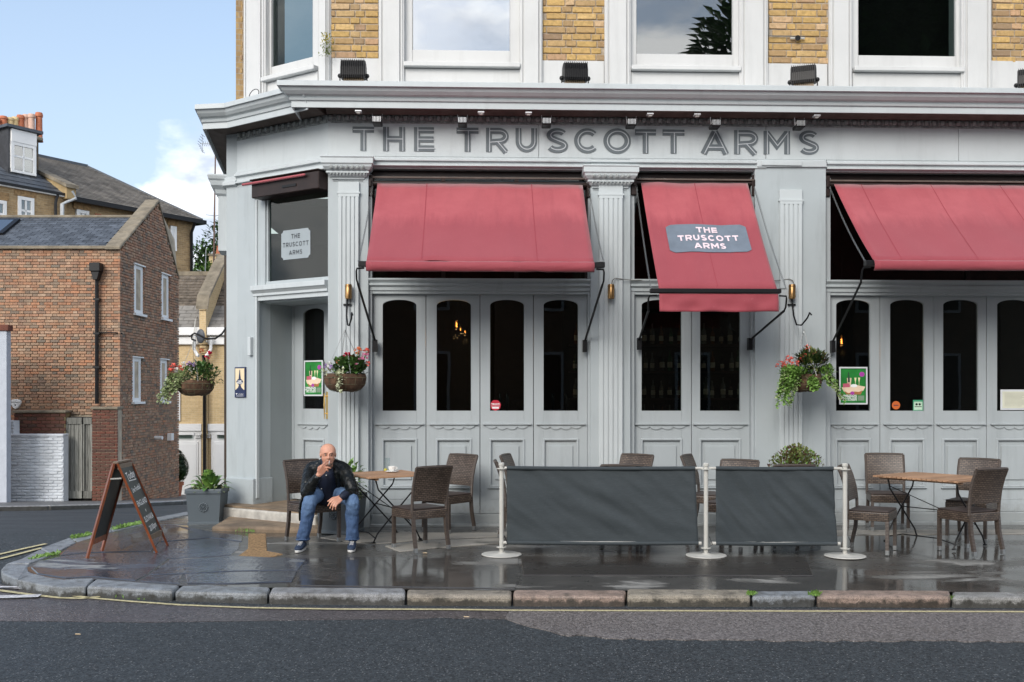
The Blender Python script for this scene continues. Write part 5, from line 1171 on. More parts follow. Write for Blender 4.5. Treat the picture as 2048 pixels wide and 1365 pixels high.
def yfl(t, s, h, n=60, box=(-1, 1)):
    m = MB(); m2 = MB()
    for i in range(n):
        e = rng.choice([0, 1]); p = (rng.uniform(-s, s)*1.05, -s*rng.uniform(.75, 1.1), h+rng.uniform(-.06, .04)) if e else (rng.choice((-1, 1))*s*rng.uniform(.8, 1.15), rng.uniform(-s, s), h+rng.uniform(-.06, .04))
        m.leaf(p, (rng.uniform(-1, 1), -1, rng.uniform(-.5, .5)), (0, 0, 1), .04, .03)
        if rng.random() < .5: m2.leaf(p, (rng.uniform(-1, 1), -1, .5), (0, 0, 1), .03, .028)
    m.build('edging_foliage', LEAFS['pale_leaf'], t, kind='stuff'); m2.build('small_blossoms', FL['yellow_petal'], t, kind='stuff')
p1 = G(407, 1049); p1.y += .23; p1.x -= .02; p1.z = hgt(0, p1.y)-.004
sP = .43; hP = .455
M1 = Matrix.Translation(p1) @ Matrix.Rotation(R(3), 4, 'Z'); t = planter(M1, sP, hP, 'square dark grey planter on the corner pavement left of the steps')
t = bigleaf_plant(M1 @ Matrix.Translation((.02, 0, hP-.06)), 'bright broad leaved plant growing in the planter left of the steps', 34, .27, .3, .24, ['bright_leaf', 'bright_leaf', 'mid_leaf'], .36); yfl(t, .19, .05, 90)
M2 = Matrix.Translation(P3(687, 790, 11.72)-Vector((0, 0, 1.65))) @ Matrix.Rotation(R(24), 4, 'Z'); M2 = Matrix.Translation((U(683)*11.72, 11.72, hgt(0, 11.72))) @ Matrix.Rotation(R(-20), 4, 'Z'); planter(M2, .43, .46, 'square dark grey planter standing behind the seated man')
t = bigleaf_plant(M2 @ Matrix.Translation((.05, 0, .40)), 'leafy green potted plant rising behind the seated man', 26, .20, .22, .30, ['bright_leaf', 'mid_leaf'], .55); yfl(t, .19, .06, 90)
m = MB(); clump(m, (.1, 0, .22), (.12, .1, .2), 90, .07, 0, .4, .7); m.build('foliage', LEAFS['bright_leaf'], t, kind='stuff')
M3 = Matrix.Translation((U(1592)*12.0, 12.0, hgt(0, 12))); planter(M3, .5, .55, 'square grey planter behind the right hand windbreak canvas', False)
t = thing('box_shrub', 'small leaved green and bronze shrub showing above the right windbreak', 'shrub', M3 @ Matrix.Translation((0, 0, .5)))
MB().tube([(0, 0, 0), (0, 0, .35)], .02, 6).build('trunk', LEAFS['red_leaf'], t)
for mt_, n in (('olive_leaf', 700), ('bright_leaf', 260), ('red_leaf', 350)):
    m = MB()
    for i in range(n):
        a = rng.uniform(0, 6.28); e = rng.uniform(-.3, 1.45); k = rng.random()**.4*(1+.12*noise.noise(Vector((a*2, e*3, 1)))); rr = .33*k; p = Vector((rr*math.cos(a)*math.cos(e)*1.0, rr*math.sin(a)*math.cos(e)*.8, .22+.27*k*math.sin(e)))
        m.leaf(p, p-Vector((0, 0, .15))+Vector((rng.uniform(-.3, .3), rng.uniform(-.3, .3), .2)), (0, 0, 1), .045, .026)
    m.build('crown', LEAFS[mt_], t, kind='stuff')
# ================================================================ cafe furniture
def MF(x, y, fx, fy, z=0): a = math.atan2(fx, -fy); return Matrix.Translation((x, y, z)) @ Matrix.Rotation(a, 4, 'Z')
def make_chair():       # faces local -Y
    t = thing('wicker_chair', 'x', 'chair'); w, dp, sh = .44, .43, .445
    def leg(sx, front):
        m = MB()
        if front: pts = [(sx*(w/2-.02), -dp/2+.02, .045), (sx*(w/2-.02), -dp/2+.02, sh-.1)]
        else: pts = [(sx*(w/2-.015), dp/2+.035, .045), (sx*(w/2-.018), dp/2-.005, .22), (sx*(w/2-.02), dp/2-.02, sh-.02)]
        for p, q in zip(pts[:-1], pts[1:]): m.bar(p, q, .034, .034)
        l = m.build('leg', WRAP, t); p = pts[0]; m = MB(); m.lathe([(.019, 0), (.021, .004), (.021, .05)], 4, (p[0], p[1], 0)); 
        m = MB().box(p[0]-.019, p[0]+.019, p[1]-.019, p[1]+.019, 0, .048); m.build('foot_cap', STEEL, l, bevel=.003)
    for sx in (-1, 1): leg(sx, True); leg(sx, False)
    m = MB(); m.box(-w/2, w/2, -dp/2, dp/2, sh-.105, sh-.012); m.build('seat_apron', WICK, t, bevel=.012, seg=2)
    m = MB(); m.box(-w/2+.004, w/2-.004, -dp/2+.004, dp/2-.03, sh-.012, sh+.006); m.build('seat', CUSH, t, bevel=.006)
    m = MB(); N = 8; vs = []; b0, b1 = sh+.085, .885
    for i in range(N+1):
        s = i/N; z = b0+(b1-b0)*s; y = dp/2-.03+.02*s+.075*s*s; hw = w/2+.004*s
        for k in range(7):
            u = -1+2*k/6; cv = .016*(1-u*u); vs += [(hw*u, y+cv, z-.004*u*u*s), (hw*u, y+cv+.026, z-.004*u*u*s)]
    R_ = 14; fs = []
    for i in range(N):
        for k in range(6):
            a = i*R_+2*k; b = a+R_; fs += [(a, a+2, b+2, b), (a+1, b+1, b+3, a+3)]
        a = i*R_; fs += [(a, a+R_, a+R_+1, a+1), (a+12, a+13, a+13+R_, a+12+R_)]
    for k in range(6): a = 2*k; fs.append((a, a+1, a+3, a+2)); a = N*R_+2*k; fs.append((a, a+2, a+3, a+1))
    m.add(vs, fs, 0, True); m.build('backrest', WICK, t)
    for sx in (-1, 1):
        m = MB(); ps = [(sx*(w/2-.008), dp/2-.02, sh-.04)]+[(sx*(w/2-.006+.004*s), dp/2-.03+.02*s+.075*s*s+.014, b0+(b1-b0)*s) for s in (0, .35, .7, .99)]
        m.tube(ps, .017, 8); m.build('back_post', WRAP, t)
    m = MB(); s = 1; y = dp/2-.03+.02+.075+.013; m.tube([(-w/2-.0, y, b1), (-w/4, y+.013, b1+.004), (0, y+.017, b1+.005), (w/4, y+.013, b1+.004), (w/2, y, b1)], .015, 8); m.build('top_roll', WRAP, t)
    return t
chairs = [
 (-2.2, 11.07, .65, -.76, 'brown wicker chair that the man in the leather jacket sits on'),
 (-.99, 10.65, -.61, .79, 'brown wicker chair turned away in front of the table with the coffee cup'),
 (-.77, 11.85, -.62, -.78, 'brown wicker chair against the doors behind the one turned away from camera'),
 (.20, 12.0-.02, .95, -.25, 'wicker chair behind the left windbreak, its tilted dark back by the third door'),
 (.115, 11.12, .99, .05, 'wicker chair seen edge on just behind the leftmost windbreak post'),
 (1.34, 11.85, -.6, -.75, 'wicker chair behind the left windbreak beside the fluted pilaster'),
 (2.36, 11.85, .88, -.42, 'wicker chair with dark back showing left of the middle windbreak post'),
 (2.42, 11.05, -.55, -.8, 'wicker chair seen through the gap between the two windbreak canvases'),
 (3.79, 10.49, .85, -.52, 'wicker chair half hidden behind the rightmost windbreak post'),
 (4.51, 11.95, -.22, -.975, 'wicker chair facing the street behind the right hand slatted table'),
 (5.17, 11.2, -.66, -.75, 'wicker chair at the far right side of the right hand table'),
 (4.79, 10.45, -.41, .91, 'wicker chair turned away nearest the camera at the right hand table'),
 (1.18, 10.85, .05, 1, 'wicker chair mostly hidden behind the left canvas, only its feet showing'),
 (2.98, 10.85, -.05, 1, 'wicker chair mostly hidden behind the right canvas, only its feet showing')]
proto = make_chair()
for i, (x, y, fx, fy, lab) in enumerate(chairs):
    o = proto if i == 0 else copy_tree(proto); o.matrix_world = MF(x, y, fx, fy, hgt(x, y)+.0); o['label'] = lab; o['group'] = 'brown wicker cafe chairs'
TABLEM = BLACK
def table(M, sx, sy, lab):      # slats run along local X
    t = thing('folding_table', lab, 'table', M, group='slatted folding cafe tables'); h = .735; n = int(round(sy/.058)); p = sy/n
    for i in range(n):
        y = -sy/2+p*i; MB().box(-sx/2, sx/2, y+.004, y+p-.004, h-.02, h).build('slat', TEAK, t, bevel=.002)
    for x in (-sx*.36, sx*.36): MB().box(x-.02, x+.02, -sy/2+.02, sy/2-.02, h-.042, h-.0205).build('batten', TEAK, t)
    for s in (-1, 1):
        y = s*(sy/2-.10)
        for d in (-1, 1):
            m = MB(); m.tube([(d*sx*.34, y+d*.012, h-.045), (d*sx*.30, y+d*.012, h-.15), (0, y+d*.012, h*.47), (-d*sx*.30, y+d*.012, .10), (-d*sx*.36, y+d*.012, .008)], .009, 6); m.box(-d*sx*.36-.02, -d*sx*.36+.02, y+d*.012-.012, y+d*.012+.012, 0, .012)
            m.build('leg', BLACK, t)
    m = MB(); m.tube([(-.02, -sy/2+.1, h*.5), (.02, sy/2-.1, h*.5)], .006, 6); m.tube([(sx*.2, -sy/2+.1, .22), (-sx*.3, sy/2-.1, h-.12)], .005, 5); m.build('cross_brace', BLACK, t)
    m = MB(); m.tube([(-sx*.33, -sy/2+.1, .05), (-sx*.36, -sy*.2, .10), (-sx*.36, sy*.2, .10), (-sx*.33, sy/2-.1, .05)], .007, 6); m.build('stretcher', BLACK, t)
    return t
def TM(x, y, ax, ay): return Matrix.Translation((x, y, hgt(x, y))) @ Matrix.Rotation(math.atan2(ay, ax), 4, 'Z')
table(TM(-1.43, 11.28, .84, .54), .78, .78, 'slatted wooden folding table with a coffee cup and glass on it')
table(TM(4.66, 10.98, .80, .60), .82, 1.0, 'empty slatted wooden folding table between four chairs at the right')
table(TM(.75, 11.82, 1, 0), .78, .62, 'slatted folding table hidden behind the left windbreak canvas')
# cup, saucer, glass, lime
PORC = plain('white_porcelain', (.80, .79, .76), .2, .02)
q = P3(784, 943, 11.45); q.z = .735+hgt(0, 11.28)
t = thing('coffee_cup', 'white coffee cup on the slatted table beside a tall glass', 'cup', Matrix.Translation(q+Vector((0, 0, .014))))
MB().lathe([(.022, 0), (.026, .004), (.040, .03), (.043, .055), (.040, .055), (.037, .03), (.02, .012)], 18).build('cup_body', PORC, t); MB().tube([(.040, 0, .045), (.058, 0, .043), (.060, 0, .028), (.038, 0, .018)], .005, 6).build('handle', PORC, t)
o = MB().lathe([(.03, 0), (.05, .003), (.078, .013), (.076, .016), (.04, .007)], 20).build('saucer', PORC, M=Matrix.Translation(q)); tag(o, 'white saucer under the coffee cup on the table', 'saucer')
q2 = P3(774, 941, 11.62); q2.z = .735+hgt(0, 11.28)
o = MB().lathe([(.028, 0), (.030, .01), (.036, .155), (.034, .155), (.028, .012)], 16).build('tall_glass', GLASSC, M=Matrix.Translation(q2)); tag(o, 'tall clear empty glass behind the coffee cup', 'glass')
o = MB().ball((0, 0, .02), (.022, .014, .018), 8).build('lime_wedge', plain('lime_yellow', (.45, .40, .04), .5), M=Matrix.Translation(q2+Vector((-.01, -.06, 0)))); tag(o, 'yellow green lime wedge on the table by the glass', 'lime')
# ================================================================ windbreak barrier
posts = [G(1003, 1110), G(1412, 1112), G(1690, 1113)]
labs = ['leftmost white windbreak post on a round base', 'middle white windbreak post between the two canvases', 'rightmost white windbreak post beside the half hidden chair']
for p, l in zip(posts, labs):
    t = thing('barrier_post', l, 'post', Matrix.Translation((p.x, p.y, p.z)), group='white windbreak posts')
    MB().lathe([(.205, 0), (.208, .004), (.205, .010), (.06, .016), (.035, .028)], 36).build('base_plate', CREAM, t)
    MB().lathe([(.023, .02), (.023, .92), (.030, .922), (.030, .945), (.023, .952)], 18).build('pole', CREAM, t)
    for z in (.075, .885): MB().lathe([(.027, z), (.052, z+.001), (.052, z+.008), (.027, z+.009)], 20).build('collar', CREAM, t)
    MB().tube([(.03, -.02, .20), (.06, -.03, .12), (.02, -.035, .09)], .004, 5).build('tie_cord', BLACK, t)
def windbreak(a, b, x0, x1, lab, seed, lean):
    a = Vector((a[0], a[1], 0)); b = Vector((b[0], b[1], 0)); d = (b-a).normalized(); nrm = Vector((d.y, -d.x, 0)); L = (b-a).length
    t = thing('windbreak', lab, 'windbreak', None, tuple(a+Vector((0, 0, .1))), 'charcoal canvas windbreaks'); zt, zb_ = .895, .125; NX, NZ = 70, 30
    def pt(u, v):
        x = x0+(x1-x0)*u+lean*(1-v)*u; s = math.sin((u*3.2+v*1.5)*4+seed)*.5+math.sin((u*7-v*2.6)*3+seed*2)*.3
        f = .020*noise.noise(Vector((u*7+v*3.5+seed, v*1.2-u*2, seed)))+.010*noise.noise(Vector((u*16-(1-v)*9, v*2, seed+4)))*(1-abs(2*v-1)*.3)+.006*noise.noise(Vector((u*26+v*12, v*4, seed+7)))
        env = math.sin(math.pi*min(1, max(0, v*.96+.02)))**.5
        p = a+d*x+nrm*(f*env*1.7); p.z = zb_+(zt-zb_)*v-.006*math.sin(math.pi*u); return p
    m = MB(); m.add([pt(i/NX, j/NZ) for j in range(NZ+1) for i in range(NX+1)], [(j*(NX+1)+i, j*(NX+1)+i+1, (j+1)*(NX+1)+i+1, (j+1)*(NX+1)+i) for j in range(NZ) for i in range(NX)], 0, True)
    c = m.build('canvas', CANVAS, t); c.modifiers.new('s', 'SOLIDIFY').thickness = .003
    for z, nm in ((zt, 'top_hem'), (zb_, 'bottom_hem')):
        m = MB(); u0, u1 = x0, x1+(lean if z < .5 else 0)
        m.tube([a+d*(u0+(u1-u0)*i/20)+Vector((0, 0, z-.006*math.sin(math.pi*i/20))) for i in range(21)], .021, 10); m.build(nm, CANVAS, t)
    m = MB(); m.tube([a+d*.03+Vector((0, 0, zt)), a+d*(L-.03)+Vector((0, 0, zt))], .014, 8); m.build('top_rail', CREAM, t)
    m = MB(); m.tube([a+d*(x0-.05)+Vector((0, 0, zb_)), a+d*(x1+lean+.03)+Vector((0, 0, zb_))], .016, 8); m.build('bottom_rail', CREAM, t)
windbreak(posts[0], posts[1], .055, 1.99, 'wide charcoal canvas windbreak between the left and middle posts', 1.3, .035)
windbreak(posts[1], posts[2], .10, 1.30, 'narrower creased charcoal windbreak between the middle and right posts', 5.1, .04)
# ================================================================ the chalk A-board
L1, L2, R1, R2 = G(174, 1118), G(203, 1103), G(313, 1106), G(336, 1091)
T1 = P3(231, 928, (L1.y+R1.y)/2); Wd = ((L2-L1)+(R2-R1))/2; Wd.z = 0; L2 = L1+Wd; R2 = R1+Wd; T2 = T1+Wd
t = thing('chalkboard_sign', 'wooden A frame chalkboard with white handwriting standing on the corner pavement', 'sign', None, tuple((L1+R2)/2))
def bpanel(A1, A2, B1, B2, sgn, nm):     # A = foot near/far, B = top near/far
    A1, A2, B1, B2 = map(Vector, (A1, A2, B1, B2)); pn = MB(); pn.bar(A1, B1, .045, .022); pn.build('frame_post', BOARDW, t)
    MB().bar(A2, B2, .045, .022).build('frame_post', BOARDW, t)
    e = lambda k: (A1.lerp(B1, k), A2.lerp(B2, k))
    for k in (.17, .965):
        p, q = e(k); MB().bar(p, q, .022, .055).build('frame_rail', BOARDG if sgn > 0 else BOARDW, t)
    (p, q), (r, s) = e(.17), e(.965); n = (q-p).cross(r-p).normalized()*.004; m = MB()
    m.add([p-n, q-n, s-n, r-n, p+n, q+n, s+n, r+n], [(0, 3, 2, 1), (4, 5, 6, 7), (0, 1, 5, 4), (1, 2, 6, 5), (2, 3, 7, 6), (3, 0, 4, 7)]); b = m.build('blackboard', SLATEB, t)
    return b, p, q, r, s, n
b, p, q, r, s, n = bpanel(L1, L2, T1+Vector((-.02, 0, 0)), T2+Vector((-.02, 0, 0)), -1, 'rear')
b, p, q, r, s, n = bpanel(R1, R2, T1+Vector((.02, 0, 0)), T2+Vector((.02, 0, 0)), 1, 'front')
ux = (q-p).normalized(); uy = (r-p); uy = (uy-ux*uy.dot(ux)).normalized(); nz = ux.cross(uy); 
if nz.dot(Vector((1, 0, 0))) < 0: nz = -nz
H_ = (r-p).length; W_ = (q-p).length
def bt_(txt, k, size, sx=.9, rot=4, dx=0):
    c = (p+q)/2+(r-p)*k+nz*.0065+ux*dx; M = Matrix.Translation(c) @ Matrix((ux, uy, nz)).transposed().to_4x4() @ Matrix.Rotation(R(rot), 4, 'Z')
    text('chalk_writing', txt, size, CHALK, b, M, sx=sx, bold=.0012)
bt_('Today', .86, .115, .95, 5); bt_('Live Football', .67, .078, .72, 5); bt_('ENGLAND', .475, .085, .85, 3); bt_('v', .36, .07); bt_('SLOVAKIA', .25, .085, .80, 4); bt_('20.00pm', .12, .085, .85, 6)
c = (p+q)/2+(r-p)*.79+nz*.007; MB().bar(c-ux*.12, c+ux*.12, .002, .010).build('chalk_underline', CHALK, b)
MB().bar(L1.lerp(T1, .84)+Vector((0, -.02, 0)), R1.lerp(T1, .84)+Vector((0, -.02, 0)), .014).build('stay_rope', CREAM, t)
MB().bar(T1+Vector((0, -.01, .012)), T2+Vector((0, .01, .012)), .05, .02).build('top_cap', BOARDG, t, bevel=.003)
# ================================================================ the seated man
def skinmat():
    t_ = NT('skin'); f = t_.noise(30, 4, .6); g = t_.noise(6, 3, .5)
    col = t_.mix(t_.ramp(g, [(.35, 0), (.65, 1)]), (.50, .23, .15), (.60, .31, .21)); col = t_.mix(t_.math('MULTIPLY', t_.ramp(f, [(.55, 0), (.75, 1)]), .3), col, (.45, .15, .10))
    t_.set(col, .48); t_.p.inputs['Subsurface Weight'].default_value = .12; t_.p.inputs['Subsurface Radius'].default_value = (.01, .004, .002); t_.bump(f, .15, .003); return t_.m
SKIN = skinmat(); STUB = plain('grey_stubble', (.34, .225, .175), .8, .25, 60, .5); EYEW = plain('eye_white', (.30, .24, .21), .5); IRIS = plain('eye_dark', (.03, .02, .015), .2); LIPS = plain('lips', (.42, .16, .13), .5)
def leather():
    t_ = NT('black_leather'); f = t_.noise(7, 6, .6, dist=1.2); t_.set(t_.mix(f, (.004, .005, .005), (.009, .011, .011)), t_.ramp(f, [(.35, .20), (.65, .42)]), spec=.3)
    n1 = t_.bump(f, .5, .03); w = t_.noise(11, 3, .5, stretch=(1, 1, .5), dist=1.2); t_.bump(w, .5, .015, n1); return t_.m
LEATH = leather()
def denim():
    t_ = NT('blue_denim'); f = t_.noise(5, 6, .6, stretch=(1.4, 1.4, .5)); g = t_.noise(180, 2, .5)
    gm = t_.n('ShaderNodeSeparateXYZ'); t_.l(t_.tc.outputs['Object'], gm.inputs[0])
    col = t_.mix(t_.ramp(f, [(.35, 0), (.7, 1)]), (.010, .032, .11), (.028, .078, .20)); kn = t_.math('MULTIPLY', t_.ramp(gm.outputs['Z'], [(.34, 0), (.52, 1)]), t_.ramp(f, [(.3, .25), (.6, .75)]))
    col = t_.mix(kn, col, (.12, .21, .36)); t_.set(t_.mix(t_.math('MULTIPLY', g, .35), col, (.2, .3, .42)), .8); n1 = t_.bump(g, .3, .002); t_.bump(t_.noise(10, 5, .6, stretch=(1, 1, .4), dist=1.5), .7, .02, n1); return t_.m
DENIM = denim(); SHIRT = plain('navy_shirt', (.003, .007, .022), .7, .4, 14, .5, bscale=18); SHOE = plain('blue_canvas_shoe', (.016, .030, .062), .75, .25, 20, .4); SOLE = plain('white_rubber', (.62, .61, .58), .5, .1)
def blob(m, pts, n=12, sub=4):
    """closed limb: pts of (vector, rx, ry, axis for rx) swept with smooth radii and rounded ends"""
    P_ = [Vector(a[0]) for a in pts]; RX_ = [a[1] for a in pts]; RY_ = [(a[2] if len(a) > 2 else a[1]) for a in pts]; AX = Vector(pts[0][3]) if len(pts[0]) > 3 else None
    def cr(A, i, s):
        a, b_, c_, d_ = A[max(i-1, 0)], A[i], A[i+1], A[min(i+2, len(A)-1)]; return .5*((2*b_)+(c_-a)*s+(2*a-5*b_+4*c_-d_)*s*s+(-a+3*b_-3*c_+d_)*s**3)
    Q = []; r1 = []; r2 = []
    for i in range(len(P_)-1):
        for k in range(sub): s_ = k/sub; Q.append(cr(P_, i, s_)); r1.append(max(.002, cr(RX_, i, s_))); r2.append(max(.002, cr(RY_, i, s_)))
    Q.append(P_[-1]); r1.append(RX_[-1]); r2.append(RY_[-1])
    d0 = (Q[1]-Q[0]).normalized(); d1 = (Q[-1]-Q[-2]).normalized(); a0, b0_, a1, b1_ = r1[0], r2[0], r1[-1], r2[-1]; p0, p1_ = Q[0], Q[-1]
    for k, (c_, s_) in enumerate(((.94, .35), (.7, .72), (.3, .95))): 
        e0 = min(a0, b0_); Q.insert(0, p0-d0*e0*(.35, .72, .96)[k]); r1.insert(0, a0*(.93, .68, .25)[k]); r2.insert(0, b0_*(.93, .68, .25)[k])
        e1 = min(a1, b1_); Q.append(p1_+d1*e1*(.35, .72, .96)[k]); r1.append(a1*(.93, .68, .25)[k]); r2.append(b1_*(.93, .68, .25)[k])
    vs = []; prev = AX or (Vector((1, 0, 0)) if abs(d0.x) < .8 else Vector((0, 0, 1)))
    for i, q_ in enumerate(Q):
        d_ = (Q[min(i+1, len(Q)-1)]-Q[max(i-1, 0)]).normalized(); a_ = (prev-d_*prev.dot(d_)); 
        a_ = a_.normalized() if a_.length > 1e-4 else Vector((1, 0, 0)); prev = a_ if not AX else AX; b_ = d_.cross(a_)
        for k in range(n): t__ = 2*math.pi*k/n; vs.append(q_+a_*r1[i]*math.cos(t__)+b_*r2[i]*math.sin(t__))
    N_ = len(Q); m.add(vs, [(i*n+k, i*n+(k+1) % n, (i+1)*n+(k+1) % n, (i+1)*n+k) for i in range(N_-1) for k in range(n)]+[list(range(n-1, -1, -1)), [(N_-1)*n+k for k in range(n)]], 0, True)
def fuse(o, vox, sm=4, fac=.5):
    r_ = o.modifiers.new('fuse', 'REMESH'); r_.mode = 'VOXEL'; r_.voxel_size = vox; r_.use_smooth_shade = True
    s_ = o.modifiers.new('smooth', 'SMOOTH'); s_.iterations = sm; s_.factor = fac; return o
man = thing('person', 'seated bald man in black leather jacket, navy shirt and jeans smoking a cigarette', 'person', None, (-2.05, 10.9, 0))
V = Vector
hipL, hipR = V((-2.13, 11.0, .56)), V((-1.95, 11.03, .56)); knL, knR = P3(620, 1000, 10.52), P3(704, 996, 10.52); knL.z = knR.z = .525
anL, anR = P3(606, 1082, 10.58), P3(705, 1078, 10.60); anL.z = anR.z = .10
pel = V((-2.04, 11.06, .54)); waist = V((-2.03, 11.0, .66)); chest = V((-2.0, 10.89, .82)); nb = P3(655, 930, 10.83)
shL, shR = P3(623, 941, 10.85), P3(686, 940, 10.85); elL = P3(614, 985, 10.55); elR = P3(705, 985, 10.62); wrL = P3(637, 951, 10.42); wrR = P3(684, 994, 10.44)
hc = P3(656, 908, 10.66)
# head frame: face turned slightly to the right of the picture and down
fw = V((.24, -.96, -.05)).normalized(); hr = fw.cross(V((0, 0, 1))).normalized()*-1; hr = V((0, 0, 1)).cross(fw).normalized()*1; hu = fw.cross(hr)*1
if hu.z < 0: hu = -hu
def hp(a, b_, c_): return hc+hr*a+fw*b_+hu*c_          # right(+x of picture), forward, up
if hr.x < 0: hr = -hr
HM = Matrix((hr, fw, hu)).transposed().to_3x3()
body = MB()
blob(body, [(pel, .15, .11), (waist, .14, .10), (chest, .16, .11), (nb-V((0, 0, .02)), .10, .08), (nb+V((0, 0, .0)), .06, .06)])
blob(body, [(nb-V((0, -.01, .02)), .058, .062), (hp(0, -.02, -.10), .056, .06), (hp(0, -.015, -.03), .06, .06)])
body.ball(hp(0, -.018, .026), (.085, .098, .082), 20, M=HM)         # cranium
body.ball(hp(0, .024, .006), (.077, .066, .074), 16, M=HM)          # forehead
body.ball(hp(0, .028, -.042), (.071, .062, .066), 16, M=HM)           # mid face
body.ball(hp(0, .040, -.086), (.051, .046, .034), 14, M=HM)           # jaw and chin
body.ball(hp(0, .072, -.103), (.020, .016, .014), 10, M=HM)
for s_ in (-1, 1):
    body.ball(hp(s_*.034, .036, -.070), (.024, .034, .032), 10, M=HM)
    blob(body, [(hp(s_*.014, .089, .016), .008, .006), (hp(s_*.034, .085, .020), .009, .007), (hp(s_*.048, .066, .012), .007, .006)], 8, 3)  # brow ridge
    body.ball(hp(s_*.080, .002, -.020), (.007, .015, .027), 10, M=HM @ Matrix.Rotation(R(-s_*14), 3, 'Z'))  # ear
    body.ball(hp(s_*.084, -.006, -.006), (.006, .013, .016), 8, M=HM)
blob(body, [(hp(0, .088, .008), .009, .008), (hp(0, .098, -.014), .009, .010), (hp(0, .108, -.034), .013, .012)], 10, 3)       # nose
for s_ in (-1, 1): body.ball(hp(s_*.012, .096, -.038), (.009, .010, .008), 8, M=HM)
blob(body, [(hp(-.022, .080, -.066), .006, .006), (hp(0, .091, -.063), .008, .007), (hp(.022, .080, -.066), .006, .006)], 8, 3)
blob(body, [(hp(-.018, .080, -.078), .006, .006), (hp(0, .088, -.078), .008, .007), (hp(.018, .080, -.078), .006, .006)], 8, 3)
# arms under the sleeves and the two hands
for q0, q1, q2 in ((shL, elL, wrL), (shR, elR, wrR)): blob(body, [(q0, .045), (q0.lerp(q1, .5), .042), (q1, .036)]); blob(body, [(q1, .036), (q1.lerp(q2, .5), .034), (q2, .029, .024)])
for q0, q1, q2 in ((hipL, knL, anL), (hipR, knR, anR)): blob(body, [(q0, .07), (q0.lerp(q1, .5), .055), (q1, .045)]); blob(body, [(q1, .045), (q1.lerp(q2, .5), .042), (q2, .035)])
def finger(base, tip, mid, r0=.0102, r1=.0085): blob(body, [(base, r0*1.15), (base.lerp(mid, .5)+V((0, 0, 0)), r0), (mid, r0), (mid.lerp(tip, .55), r1), (tip, r1*.9)], 8, 2)
mouth = hp(.012, .10, -.070)
# smoking hand (his right): back of the hand towards us, fingers up to the mouth
kn = P3(649, 934.5, 10.44); palm = wrL.lerp(kn, .5)
ua = (kn-wrL).normalized(); ub = V((-.45, -.35, .60)); ub = (ub-ua*ub.dot(ua)).normalized()      # across the knuckles, towards the index
blob(body, [(wrL, .024, .020), (palm, .040, .016), (kn-ua*.012, .041, .013)], 12, 3) if 0 else None
for j, k_ in enumerate((.030, .010, -.010, -.030)):
    blob(body, [(wrL+ub*k_*.45, .014), (palm+ub*k_*.9, .0135), (kn+ub*k_, .0115)], 8, 3)
tips = [mouth+V((-.006, -.008, .008)), mouth+V((.010, -.010, -.012)), P3(661, 937, 10.44), P3(656, 943, 10.45)]
for j, k_ in enumerate((.030, .010, -.010, -.030)):
    b0_ = kn+ub*k_; tp = tips[j]; md = b0_.lerp(tp, .5)+V((.0, -.012, .006)); finger(b0_, tp, md)
finger(palm+ub*.035-ua*.015, kn+ub*.045+V((.03, .03, .012)), palm+ub*.055+V((.012, .012, .01)), .011, .009)
# resting hand (his left) hanging between the knees
kn2 = P3(671, 1004, 10.38); va = (kn2-wrR).normalized(); vb = V((.78, .1, -.42)); vb = (vb-va*vb.dot(va)).normalized(); pm2 = wrR.lerp(kn2, .5)
for k_ in (.030, .010, -.010, -.030): blob(body, [(wrR+vb*k_*.45, .014), (pm2+vb*k_*.9, .0135), (kn2+vb*k_, .0115)], 8, 3)
for j, (k_, tx, ty) in enumerate(((-.030, 656, 1012), (-.010, 660, 1017), (.010, 665, 1020), (.030, 671, 1019))):
    tp = P3(tx, ty, 10.37); b0_ = kn2+vb*k_; finger(b0_, tp, b0_.lerp(tp, .5)+V((-.006, -.014, .002)))
blob(body, [(wrR, .026, .022), (wrR.lerp(pm2, .6), .027, .020)], 10, 3)
finger(pm2-vb*.03, P3(656, 1003, 10.36), (pm2-vb*.05+P3(660, 1001, 10.36))/2, .011, .009)
bd = fuse(body.build('body', SKIN, man), .0042, 3, .4)
bd.data.materials[0] = SKIN
# face details
for s_ in (-1, 1):
    m = MB(); c_ = hp(s_*.029, .0775, -.004); m.ball(c_, .0105, 10); ey = m.build('eye', EYEW, man)
    MB().ball(c_+fw*.0065+hr*.001, (.0068, .005, .0062), 8).build('iris', IRIS, ey)
    m = MB(); blob(m, [(c_+hr*(-.012)+fw*.002+hu*.005, .002), (c_+fw*.0085+hu*.008, .0026), (c_+hr*.012+fw*.002+hu*.005, .002)], 6, 3); m.build('eyelid', SKIN, ey)
    m = MB(); blob(m, [(c_+hr*(-.014)+fw*.011+hu*.017, .0028), (c_+fw*.017+hu*.020, .0034), (c_+hr*.016+fw*.005+hu*.016, .0024)], 6, 3); m.build('eyebrow', plain('grey_brow', (.16, .11, .09), .8) if 'grey_brow' not in MAT else MAT['grey_brow'], man)
m = MB(); m.ball(hp(0, .033, -.085), (.0545, .050, .039), 18, M=HM); m.ball(hp(0, .026, -.062), (.0675, .050, .030), 16, M=HM); m.ball(hp(0, .074, -.104), (.022, .019, .017), 10, M=HM)
blob(m, [(hp(-.030, .072, -.074), .006), (hp(-.016, .083, -.056), .007), (hp(.016, .083, -.056), .007), (hp(.030, .072, -.074), .006)], 8, 3)
fuse(m.build('stubble_beard', STUB, man), .004, 3)
for s_ in (-1, 1): m = MB(); m.ball(hp(s_*.077, -.035, .006), (.0095, .042, .034), 10, M=HM); m.build('cropped_hair', STUB, man)
m = MB(); blob(m, [(hp(-.02, .090, -.071), .003, .003), (hp(0, .097, -.071), .004, .004), (hp(.02, .090, -.071), .003, .003)], 6, 3); m.build('lips', LIPS, man)
